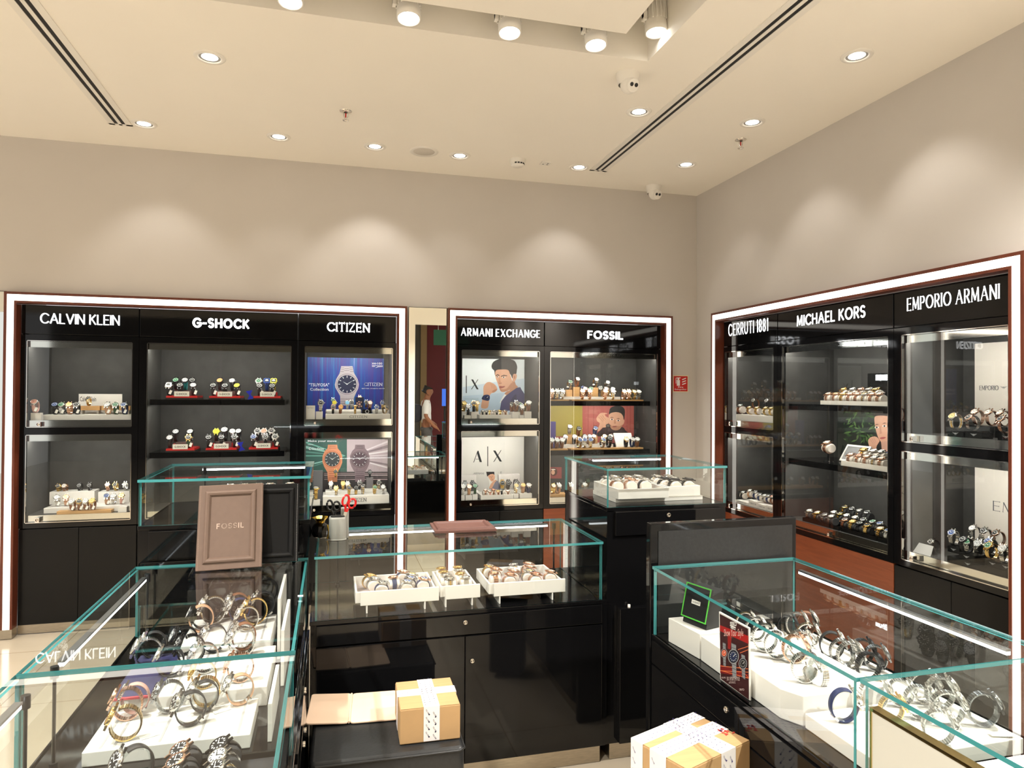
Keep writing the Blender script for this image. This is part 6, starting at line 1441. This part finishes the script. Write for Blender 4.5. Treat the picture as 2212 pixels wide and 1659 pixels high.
p.text((235, 230, 225), 'SEIKO', 980, 680, 1060, 735, .03)
p.shape((240, 236, 232), [(990, 722), (1050, 748), (1048, 762), (1008, 745), (1008, 756), (1046, 772), (1046, 782), (988, 756), (988, 744), (1030, 758), (990, 736)])
p.text((235, 190, 180), 'Show Your Style', 908, 770, 1140, 880, .0)
for cx, cy_, r, dl, L0, L1 in ((910, 1055, 36, (220, 96, 60), 925, 1220), (1025, 1095, 58, (34, 44, 78), 930, 1370), (1142, 1180, 44, (34, 32, 32), 1065, 1370)):
    p.shape((140, 140, 142), [(cx - r * .45, L0), (cx + r * .55, L0 + r * .5), (cx + r * .6, L1), (cx - r * .2, L1 - r * .5)])
    for k in range(9):
        yy = L0 + (L1 - L0) * k / 9; p.shape((92, 92, 96), [(cx - r * .45, yy), (cx + r * .55, yy + r * .45), (cx + r * .55, yy + r * .60), (cx - r * .45, yy + r * .15)])
    p.shape((168, 168, 170), ell(cx, cy_, r * 1.12, r * 1.5)); p.shape((40, 40, 46), ell(cx, cy_, r, r * 1.36)); p.shape(dl, ell(cx, cy_, r * .8, r * 1.1))
    for k in range(12): a_ = math.radians(30 * k); p.shape((230, 230, 226), ell(cx + r * .62 * math.cos(a_), cy_ + r * .86 * math.sin(a_), r * .07, r * .1, 6))
    p.shape((230, 230, 226), [(cx - 3, cy_), (cx + r * .4, cy_ - r * .55), (cx + r * .44, cy_ - r * .48), (cx + 3, cy_ + 4)])
for x0, y0, x1, y1, w_ in ((885, 1330, 940, 1350, 'SRPK'), (950, 1330, 1105, 1375, 'SKX SPORTS STYLE'), (975, 1385, 1055, 1410, 'AUTOMATIC'), (1100, 1470, 1160, 1495, 'SRPD')): p.text((214, 190, 184), w_, x0, y0 + 8, x1, y1 + 8, .0)
bm = MB(); pts = [p.P(c) for c in cor]
bm.add([v + Vector((.0004, 0, 0)) for v in pts] + [v + Vector((.005, 0, 0)) for v in pts], [(0, 3, 2, 1), (4, 5, 6, 7)] + [(i, (i + 1) % 4, 4 + (i + 1) % 4, 4 + i) for i in range(4)])
p.done('tabletop_poster', bm, WHITE, 'small dark red poster of three watches inside the right counter')
RW = [(1640, 1318, 'Bs', ' farthest, behind the red poster', .745, 1.1), (1662, 1350, 'Ks', ' behind the steel row, back step', .745, 1.0), (1610, 1345, 'Tw', ' just above the red poster', zR2, 1.0), (1632, 1358, 'Ss', ' first of the front steel row', zR2, 1.0),
      (1652, 1376, 'Ss', ' second of the front steel row', zR2, 1.15), (1680, 1392, 'Sk', ' third of the front steel row', zR2, 1.1), (1700, 1345, 'Ss', ' on back step, behind third', .745, 1.1), (1715, 1400, 'Rr', ' fourth of the front row', zR2, 1.1),
      (1742, 1372, 'Tk', ' on back step, brown glint', .745, 1.1), (1737, 1441, 'Sw', ' largest, front edge of main step', zR2, 1.1), (1725, 1390, 'Sw', ' behind the largest front one', zR2, 1.1),
      (1796, 1392, 'Lk', ' on back step, dark, centre', .745, 1.15), (1800, 1413, 'Ss', ' on back step below dark one', .745, 1.15), (1830, 1415, 'Sk', ' near the glass corner, rear', .745, 1.15), (1872, 1405, 'Kk', ' dark, rightmost rear pair', .745, 1.05), (1895, 1420, 'Ds', ' grey, rightmost rear pair', .745, 1.05), (1875, 1438, 'Ks', ' dark, rightmost front', .745, 1.1),
      (1830, 1465, 'Ss', ' front right behind glass corner', zL, 1.15), (1822, 1522, 'Ns', ' at front corner, near block', zL, 1.15)]
p = onZ(1767, 1498, zL + .012)
watch((p.x, p.y, zL + .0285), 0, 'Sw', 'steel watch lying on its side at the front of near block', G, 'big', 200, 1.1, False, True, None, 0.0)
# nearest right counter
G = 'watches in the nearest right counter'
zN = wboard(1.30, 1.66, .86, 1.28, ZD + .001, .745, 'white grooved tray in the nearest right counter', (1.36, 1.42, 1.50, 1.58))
BOUND.update({round(zL, 4): (1.372, 1.562, 1.285, 1.635), round(zR2, 4): (1.632, 2.052, 1.252, 1.455), .745: (1.632, 2.095, 1.552, 1.628)})
RW += [(px, py, code, lab, zL, s) for px, py, code, lab, s in ((1925, 1478, 'Ss', ' first behind the gold-framed card', 1.0), (1975, 1480, 'Sw', ' second behind the gold-framed card', 1.15), (1985, 1515, 'Ss', ' front of the second, behind gold card', 1.15), (2030, 1495, 'Ss', ' third behind the gold-framed card', 1.15), (2045, 1530, 'Sk', ' front of the third, behind gold card', 1.2), (2042, 1578, 'Sw', ' lowest, near the teal glass edge', 1.1), (2125, 1530, 'Dk', ' alone at right, behind gold card', 1.15), (1925, 1530, 'Gw', ' lone one above the gold frame', .95))]
G = 'ring-mounted watches in the right counter'
ring_set(RW, 68, 1.0, 1.375, 2.27)
G = 'watches in the nearest right counter'
p = onZ(2165, 1588, zN); solo('price_label', MB(Matrix.Translation((p.x, p.y, zN + .0012)) @ Matrix.Rotation(-.3, 4, 'Z')).box(-.03, .03, -.010, .010, 0, .0008), PAPER, 'folded white price label at right in the nearest right counter', 'label')
solo('cream_stand', MB().box(1.34, 1.52, .72, .83, ZD + .001, .80), PILLOW, 'cream jewellery stand at the lower right picture corner', 'display riser', None, .004)
t = thing('framed_card', 'large white card with gold frame leaning inside the nearest right glass', 'display card', (1.19, 1.1, ZD))
gx = 1.184
part('card_face', MB().box(gx, gx + .004, .745, 1.298, ZD + .002, .885), mat('pale_warm_card', lin((226, 218, 208)), .4), t)
part('gold_frame', MB().box(gx - .002, gx + .022, 1.298, 1.304, ZD + .001, .892).box(gx - .002, gx + .022, .74, .745, ZD + .001, .892).box(gx - .002, gx + .022, .745, 1.298, .885, .892), GOLDM, t)

# ---- things on the counters
BRN = mat('brown_leatherette', lin((104, 86, 75)), .6, 0, .25, noise=.04, nscale=50, bump=.06); BRD = mat('dark_brown_leatherette', lin((104, 70, 62)), .55, noise=.05, nscale=50)
def padded_board(name, lab, M, w, h, m, inset=.022, word=None, stitch=None):
    t = thing(name, lab, 'presentation board', M @ Vector((0, 0, 0)))
    part('board_back', MB(M).box(-w / 2, w / 2, 0, .012, 0, h), m, t, bevel=.002)
    i = inset; k = .022; r = MB(M); loops = []
    for q, y in ((0, -.0002), (.004, -.007), (.009, -.009), (k - .006, -.007), (k, -.0002)):
        e = i + q; loops.append([(-w / 2 + e, y, e), (w / 2 - e, y, e), (w / 2 - e, y, h - e), (-w / 2 + e, y, h - e)])
    vs = [v for L_ in loops for v in L_]; r.add(vs, [(a * 4 + b, a * 4 + (b + 1) % 4, (a + 1) * 4 + (b + 1) % 4, (a + 1) * 4 + b) for a in range(4) for b in range(4)])
    part('raised_border', r, m, t)
    if stitch:
        s = MB(M); n = int(h / .006)
        for j in range(n):
            for x in (-w / 2 + .006, w / 2 - .006): s.box(x - .0006, x + .0006, -.0006, 0, .006 * j + .001, .006 * j + .0045)
        part('stitching', s, stitch, t)['kind'] = 'stuff'
    if word:
        q = MB(M); letters(q, word, -w * .21, w * .21, h * .47, h * .535, -.0008, .0002, stroke=.17, gap=.5); part('embossed_word', q, mat('embossed_tan', lin((176, 154, 138)), .5), t)
    return t
yb = 2.636
lean = Matrix.Translation((-.353, yb + .001, ZT + .0045)) @ Matrix.Rotation(math.radians(-16.5), 4, 'X')
padded_board('presentation_board', 'brown leather presentation board with embossed word, leaning on the tall left counter', Matrix.Translation((-.350, yb + .004, ZT + .006)) @ Matrix.Rotation(math.radians(-1.2), 4, 'Y') @ Matrix.Rotation(math.radians(-19.0), 4, 'X'), .222, .306, BRN, word='FOSSIL', stitch=mat('tan_thread', lin((150, 126, 110)), .7))
padded_board('presentation_board', 'black leather presentation board half hidden behind the brown one', Matrix.Translation((-.232, 2.704, ZT + .006)) @ Matrix.Rotation(math.radians(-12.0), 4, 'X'), .23, .290, mat('black_leatherette', (.006, .006, .006), .5, 0, .15, noise=.1, nscale=60), word=None, stitch=mat('grey_thread', (.35, .34, .33), .7), inset=.016)
padded_board('flat_board', 'reddish brown leather tray lying on the middle glass counter', Matrix.Translation((.60, 3.092, ZT + .0145)) @ Matrix.Rotation(math.radians(-1), 4, 'Z') @ Matrix.Rotation(math.radians(-90), 4, 'X'), .285, .205, BRD, word=None, inset=.012)
# pen holder with two scissors
t = thing('pen_holder', 'light grey plastic pen holder on the middle glass counter', 'pen holder', (.033, 3.085, ZT))
GRY = mat('grey_plastic', lin((170, 170, 164)), .4)
zc0 = ZT + .0006
m = MB(); x0, x1, y0, y1, zt_ = -.006, .066, 3.055, 3.125, zc0 + .10
m.rbox(x0, x1, y0, y1, zc0, zt_ - .0, .016); part('cup', m, GRY, t)
part('mouth', MB().rbox(x0 + .006, x1 - .006, y0 + .006, y1 - .006, zt_ - .004, zt_ + .0005, .012), DARK, t)
part('rear_tower', MB().rbox(x1 - .022, x1 + .012, y1 - .03, y1 + .012, zc0, zt_ + .032, .008), GRY, t)
part('base_rim', MB().rbox(x0 - .002, x1 + .002, y0 - .002, y1 + .002, zc0 - .0, zc0 + .006, .016), GRY, t)
def scissors(lab, c, col, ang, s, tw):
    t = thing('scissors', lab, 'scissors', c); M = Matrix.Translation(c) @ Matrix.Rotation(tw, 4, 'Z') @ Matrix.Rotation(ang, 4, 'Y') @ Matrix.Diagonal((s, s, s, 1))
    part('blades', MB(M).prism([(-.008, 0), (.004, 0), (.009, .085), (-.006, .085)], -.0012, .0002, 0, Matrix.Rotation(math.radians(90), 4, 'X')).prism([(-.003, 0), (.008, 0), (.006, .085), (-.009, .085)], .0005, .0018, 0, Matrix.Rotation(math.radians(90), 4, 'X')), mat('scissor_steel', (.7, .69, .66), .25, 1), t)
    for sg, rx, rz_, off in ((-1, .014, .025, .122), (1, .016, .022, .115)):
        h = MB(M)
        h.tube([(sg * .017 + rx * math.cos(a) * 1.0, 0, off + rz_ * math.sin(a)) for a in [2 * math.pi * k / 22 for k in range(22)]], .0052, 10, closed=True)
        h.tube([(sg * .003, 0, .07), (sg * .006, 0, .085), (sg * .012, 0, off - rz_ + .002)], [.0045, .0055, .0055], 10)
        part('finger_loop', h, col, t)
scissors('red-handled scissors standing in the grey pen holder', Vector((.046, 3.088, zc0 + .055)), REDP, math.radians(17), .92, math.radians(8))
scissors('black-handled scissors standing in the grey pen holder', Vector((.022, 3.085, zc0 + .045)), BLACKP, math.radians(-6), .86, math.radians(-12))
# black and gold wrapped sweet bag
t = thing('gift_bag', 'small crumpled black and gold foil bag left of the pen holder', 'bag', (-.035, 3.13, ZT))
rng = random.Random(5); vs = []; fs_ = []
for j, (r, z) in enumerate(((.018, 0), (.036, .006), (.040, .03), (.034, .052), (.016, .064), (.022, .075), (.034, .088))):
    for i in range(14):
        a = 2 * math.pi * i / 14; q = r * (1 + rng.uniform(-.14, .14)); vs.append((-.042 + q * math.cos(a) * .95, 3.135 + q * math.sin(a), zc0 + z + rng.uniform(0, .003)))
for j in range(6):
    for i in range(14): fs_.append((j * 14 + i, j * 14 + (i + 1) % 14, (j + 1) * 14 + (i + 1) % 14, (j + 1) * 14 + i))
part('bag_body', MB().add(vs, fs_[:56] + [tuple(reversed(range(14)))], 0, False), mat('black_foil', (.01, .01, .01), .18, .3), t)
part('gold_ruffle', MB().add(vs, fs_[42:], 0, False), mat('gold_foil', (.85, .55, .08), .2, 1), t)
part('gold_ribbon', MB().tube([(-.012, 3.10, zc0 + .062), (-.006, 3.09, zc0 + .03), (-.012, 3.085, zc0 + .004)], .004, 8), mat('gold_foil', (.85, .55, .08), .2, 1), t)
# ---- floor level: bench with folded board and carton
t = thing('leather_bench', 'black leather bench with stitched edges before the middle counter', 'bench', (.13, 2.40, 0))
M = Matrix.Translation((.137, 2.425, 0)) @ Matrix.Rotation(math.radians(-1), 4, 'Z')
part('seat', MB(M).rbox(-.19, .292, -.235, .235, .33, .458, .02, n=4), LEATHER, t)
part('piping', MB(M).tube([(-.172, -.236, .448), (.276, -.236, .448), (.293, -.22, .448), (.293, .22, .448)], .0035, 8), LEATHER, t)
part('seat_base', MB(M).rbox(-.18, .282, -.225, .225, .07, .33, .02), LEATHER, t)
for sx in (-1, 1):
    for sy in (-1, 1): part('foot', MB(M).lathe([(.018, .002), (.02, .068)], 14, 0, Matrix.Translation((.05 + sx * .20, sy * .19, 0)), caps=True), CHROME, t)
ZS = .4595
t = thing('folding_board', 'two-leaf beige board lying open on the black bench', 'board', (.08, 2.53, ZS))
BEI = mat('beige_card', lin((240, 210, 182)), .6, noise=.03, nscale=10)
Mf = Matrix.Translation((.075, 2.535, ZS + .001)) @ Matrix.Rotation(math.radians(-4), 4, 'Z')
part('right_leaf', MB(Mf).rbox(.004, .165, -.115, .115, 0, .007, .012), BEI, t)
part('left_leaf', MB(Mf @ Matrix.Rotation(math.radians(3), 4, 'Y')).rbox(-.145, -.002, -.115, .115, .001, .008, .012), BEI, t)
part('spine', MB(Mf).tube([(0, -.112, .006), (0, .112, .006)], .004, 8), BEI, t)
TAPE = mat('printed_white_tape', lin((232, 228, 226)), .35, noise=.03, nscale=25); TINK = mat('tape_ink', (.02, .02, .06), .6); TINK2 = mat('violet_tape_ink', (.06, .04, .22), .6)
def carton(lab, M, w, d, h, tapes, ink, words, extra=None):
    t = thing('cardboard_box', lab, 'box', M @ Vector((0, 0, 0)), 0, 'taped cardboard boxes')
    part('box_body', MB(M).box(-w / 2, w / 2, -d / 2, d / 2, .0005, h), CARD, t, bevel=.003)
    part('top_flap', MB(M).box(-w / 2 + .002, w / 2 - .002, -d / 2 + .001, -.001, h, h + .0022).box(-w / 2 + .002, w / 2 - .002, .001, d / 2 - .001, h, h + .0022), CARD, t, bevel=.001)
    tp = MB(M); pr = MB(M); hz = h + .0026
    for ax, c, wd in tapes:
        a, b = c - wd / 2, c + wd / 2
        if ax == 'y': tp.box(a, b, -d / 2 - .0008, d / 2 + .0008, hz - .0004, hz + .0004).box(a, b, -d / 2 - .0012, -d / 2 - .0003, .004, hz + .0004).box(a, b, d / 2 + .0003, d / 2 + .0012, .004, hz + .0004)
        else: tp.box(-w / 2 - .0008, w / 2 + .0008, a, b, hz - .0002, hz + .0007).box(-w / 2 - .0012, -w / 2 - .0003, a, b, .004, hz + .0005).box(w / 2 + .0003, w / 2 + .0012, a, b, .004, hz + .0005)
        L = (d if ax == 'y' else w); n = int(L / .016); zz = hz + .0010
        for i in range(n):
            for j in range(3):
                u = -L / 2 + (i + .3 + .2 * j) * L / n; v = a + wd * (.06 + .32 * j)
                ln = .0145
                if ax == 'y': printed(pr, words, (v, u, zz), (ln * .5, ln * .75, 0), (-.0035, .0025, 0), bold=.01)
                else: printed(pr, words, (u, v, zz), (ln * .8, ln * .35, 0), (-.0014, .004, 0), bold=.01)
        if ax == 'y':
            n = int(h / .024)
            for i in range(n):
                for j in range(2):
                    printed(pr, words, (a + wd * (.10 + .45 * j), -d / 2 - .0018, h - .006 - i * .024 - .010 * j), (.010, 0, -.016), (.0035, 0, .0022), bold=.01)
                    x_, z_ = a + wd * (.34 + .4 * j), h - .022 - i * .024 - .010 * j
                    if z_ > .01: pr.add([(x_, -d / 2 - .0018, z_ - .003), (x_ + .003, -d / 2 - .0018, z_), (x_, -d / 2 - .0018, z_ + .003), (x_ - .003, -d / 2 - .0018, z_)], [(0, 1, 2, 3)])
        else:
            for i in range(int(h / .03)):
                printed(pr, words, (-w / 2 - .0018, b - .006, h - .02 - i * .03), (0, -.010, -.014), (0, -.0022, .0035), bold=.01); printed(pr, words, (w / 2 + .0018, a + .006, h - .02 - i * .03), (0, .010, -.014), (0, .0022, .0035), bold=.01)
    o = part('packing_tape', tp, TAPE, t); part('tape_print', pr, ink, o)
    if extra: extra(t, M, w, d, h)
    return t
carton('small cardboard box with crossed printed tape on the black bench', Matrix.Translation((.322, 2.345, ZS + .0004)) @ Matrix.Rotation(math.radians(-1), 4, 'Z'), .196, .215, .112, (('y', .004, .052), ('x', .01, .05)), TINK, 'TCL CPM')
def stain(t, M, w, d, h):
    q = MB(M); r2 = random.Random(2)
    for k in range(12):
        x, y = w / 2 - .008 - r2.random() * .03, -.055 + r2.random() * .035; q.add([(x, y, h + .0034), (x + .014 * r2.random() + .004, y + .003, h + .0034), (x + .006, y + .016 * r2.random() + .004, h + .0034)], [(0, 1, 2)])
    for k in range(7):
        y, z = -.055 + r2.random() * .035, h - .004 - r2.random() * .03; q.add([(w / 2 + .0006, y, z), (w / 2 + .0006, y + .012, z - .002), (w / 2 + .0006, y + .004, z - .012)], [(0, 1, 2)])
    part('red_mark', q, mat('red_marker', (.5, .03, .02), .6), t)
zB2 = .452
A = Vector((.840, 1.815)); Bk = Vector((1.090, 1.912)); Rr_ = Vector((1.148, 1.722))
u = (Bk - A).normalized(); cen = (A + Rr_) / 2; ang = math.atan2(u.y, u.x)
hh = .163
carton('larger cardboard box wrapped in white tape with a red mark, bottom right', Matrix.Translation((cen.x, cen.y, zB2)) @ Matrix.Rotation(ang, 4, 'Z'), .268, .205, hh, (('y', .035, .062), ('x', .0, .058), ('x', .078, .045)), TINK2, 'TCL CPM', stain)
t = thing('leather_stool', 'black leather stool under the larger cardboard box', 'stool', (cen.x, cen.y, 0))
M = Matrix.Translation((cen.x, cen.y - .02, 0)) @ Matrix.Rotation(ang, 4, 'Z')
part('seat', MB(M).rbox(-.125, .10, -.09, .10, .36, .4515, .02), LEATHER, t)
part('seat_base', MB(M).rbox(-.11, .085, -.075, .085, .03, .36, .02), LEATHER, t)

# ------------------------------------------------------------------ behind the camera: what the mirror between the cabinets shows
MIRY = 5.098
def mir(px, py, Y): p = onY(px, py, 2 * MIRY - Y); return Vector((p.x, Y, p.z))
struct('wall_bulkhead', MB().box(-6, XW + .6, -1.75, -1.6, 2.75, CEIL + .05), CEILM)
struct('ceiling_mall', MB().box(-6, 6, -7.2, -1.75, 3.30, 3.36), mat('mall_ceiling_paint', (.40, .36, .30), .8, noise=.03, nscale=2))
STONE = mat('grey_stone_cladding', (.075, .07, .062), .35, noise=.12, nscale=3); MRED = mat('maroon_wall_panel', (.13, .008, .010), .4, noise=.05, nscale=2); TANP = mat('tan_pilaster', (.30, .20, .09), .5, noise=.05, nscale=4)
x1, x2, x3 = mir(908, 800, -6.9).x, mir(921, 800, -6.9).x, mir(962, 800, -6.9).x
struct('wall_mall', MB().box(-6, x1, -7.1, -6.9, 0, 3.3).box(x3, 6, -7.1, -6.9, 0, 3.3), STONE)
struct('wall_maroon', MB().box(x2, x3, -7.1, -6.88, 0, 3.3), MRED)
struct('wall_pilaster', MB().box(x1, x2, -7.1, -6.84, 0, 3.3), TANP)
p = mir(892, 800, -1.9); struct('column_front', MB().box(p.x - .5, p.x, -2.1, -1.6, 0, 2.75), CEILM)
a, b = mir(937, 712, -4.6), mir(964, 746, -4.6)
t = thing('hanging_sign', 'green hanging mall direction sign seen only in the mirror', 'sign', (a.x, -4.6, b.z))
part('sign_board', MB().box(a.x, b.x + .5, -4.63, -4.6, b.z, a.z), mat('sign_green', (.03, .16, .09), .5), t)
part('suspension_rods', MB().tube([(a.x + .1, -4.615, a.z), (a.x + .1, -4.615, 3.3)], .008).tube([(b.x + .4, -4.615, a.z), (b.x + .4, -4.615, 3.3)], .008), CHROME, t)
a, b = mir(955, 840, -5.6), mir(972, 877, -5.6)
t = thing('goods_stand_in', 'glowing blue panel standing in for a rack of goods, seen in mirror', 'stand-in panel', (a.x, -5.6, 0))
part('glow_face', MB().box(a.x, b.x, -5.62, -5.6, b.z, a.z), mat('glow_blue', (.02, .05, .3), .3, emit=(.05, .16, .7), es=1.2), t); part('glow_face_support', MB().box(a.x + .05, b.x - .05, -5.66, -5.622, 0, a.z), BLACKP, t)  # made-up glowing panel in place of the rack of coloured goods
for x, y in ((1.2, -4.2), (3.4, -4.2), (-2, -4.2)): spot('mall_fill', (x, y, 3.25), (x, y, 0), 160, 120, .8)  # added fill lamps without fixtures, so the mirrored mall shows
# the shopper
def skinned(name, pts, edges, rad, m, parent, sub=2, root=0):
    me = bpy.data.meshes.new(name); me.from_pydata([tuple(p) for p in pts], edges, []); me.materials.append(m)
    o = link(name, me, parent); s = o.modifiers.new('skin', 'SKIN'); s.use_smooth_shade = True
    for i, r in enumerate(rad): me.skin_vertices[0].data[i].radius = r if isinstance(r, tuple) else (r, r)
    me.skin_vertices[0].data[root].use_root = True
    o.modifiers.new('smooth', 'SUBSURF').levels = sub; o.modifiers['smooth'].render_levels = sub
    return o
h = mir(922, 842, -3.0); px0, py0 = h.x, -3.0
t = thing('person', 'person in white shirt with dark backpack walking by, seen in the mirror', 'person', (px0, py0, 0), 0)
SKINM = mat('brown_skin', lin((140, 92, 66)), .5, noise=.04, nscale=30)
H = 1.70
P_ = [(0, 0, .93), (-.01, 0, 1.12), (-.02, 0, 1.32), (.0, 0, 1.43), (.02, 0, 1.50), (.035, 0, 1.585), (.03, 0, 1.655), (.125, 0, 1.575), (.03, .085, 1.575), (.03, -.085, 1.575),   # spine, head, nose, ears
      (-.02, .17, 1.38), (-.05, .23, 1.12), (.10, .24, .95), (.155, .235, .905),                                                    # left arm
      (-.02, -.17, 1.38), (-.06, -.23, 1.12), (.12, -.23, 1.00), (.175, -.225, .965),                                              # right arm
      (0, .09, .86), (.07, .095, .48), (.0, .10, .09), (.12, .10, .035), (0, -.09, .86), (-.02, -.095, .48), (-.14, -.10, .12), (-.03, -.10, .035)]
E_ = [(0, 1), (1, 2), (2, 3), (3, 4), (4, 5), (5, 6), (5, 7), (5, 8), (5, 9), (2, 10), (10, 11), (11, 12), (12, 13), (2, 14), (14, 15), (15, 16), (16, 17), (0, 18), (18, 19), (19, 20), (20, 21), (0, 22), (22, 23), (23, 24), (24, 25)]
Rd = [(.12, .09), (.12, .09), (.14, .095), .06, .052, (.075, .09), (.062, .072), .014, .016, .016, .05, .042, .030, (.034, .016), .05, .042, .030, (.034, .016), .085, .058, .038, .034, .085, .058, .038, .034]
for i, (bx, by, bz) in enumerate((P_[13], P_[17])):
    b0 = 13 if i == 0 else 17; sg = 1 if i == 0 else -1
    for k, (l, a) in enumerate(((.055, -.30), (.065, -.1), (.062, .1), (.05, .3))):
        n0 = len(P_); y = by + (k - 1.5) * .017
        P_ += [(bx + .035, y, bz - .03), (bx + .035 + l * .5, y, bz - .03 - l * .6)]; E_ += [(b0, n0), (n0, n0 + 1)]; Rd += [.0085, .0072]
    n0 = len(P_); P_ += [(bx + .03, by - sg * .04, bz - .01), (bx + .055, by - sg * .045, bz - .03)]; E_ += [(b0, n0), (n0, n0 + 1)]; Rd += [.0095, .008]
skinned('body', P_, E_, Rd, SKINM, t)
SH = mat('white_shirt_cloth', lin((222, 224, 226)), .8, noise=.03, nscale=20); TRO = mat('grey_trouser_cloth', (.07, .068, .07), .8, noise=.08, nscale=30)
skinned('shirt', [(0, 0, .90), (-.01, 0, 1.10), (-.02, 0, 1.32), (0, 0, 1.43), (-.02, .17, 1.385), (-.045, .225, 1.14), (-.02, -.17, 1.385), (-.055, -.225, 1.14)], [(0, 1), (1, 2), (2, 3), (2, 4), (4, 5), (2, 6), (6, 7)], [(.14, .105), (.138, .104), (.158, .112), .066, .064, .056, .064, .056], SH, t)
skinned('trousers', [(0, 0, .95), (0, .09, .86), (.07, .095, .48), (0, .10, .10), (0, -.09, .86), (-.02, -.095, .48), (-.135, -.10, .13)], [(0, 1), (1, 2), (2, 3), (0, 4), (4, 5), (5, 6)], [(.135, .10), .097, .072, .058, .097, .072, .058], TRO, t)
skinned('hair', [(.005, 0, 1.615), (.03, 0, 1.672), (-.035, 0, 1.56)], [(0, 1), (0, 2)], [(.066, .078), (.060, .068), (.04, .06)], mat('black_hair', (.008, .007, .007), .6, noise=.2, nscale=80), t)
skinned('backpack', [(-.20, 0, .98), (-.22, 0, 1.15), (-.20, 0, 1.36)], [(0, 1), (1, 2)], [(.07, .13), (.09, .14), (.06, .12)], mat('navy_backpack_cloth', (.015, .016, .028), .7, noise=.1, nscale=40), t)
for sx in (-1, 1): skinned('shoe', [(-.03 if sx > 0 else -.17, sx * .10, .045 if sx > 0 else .07), (.14 if sx > 0 else 0, sx * .10, .032)], [(0, 1)], [.042, .034], BLACKP, t)
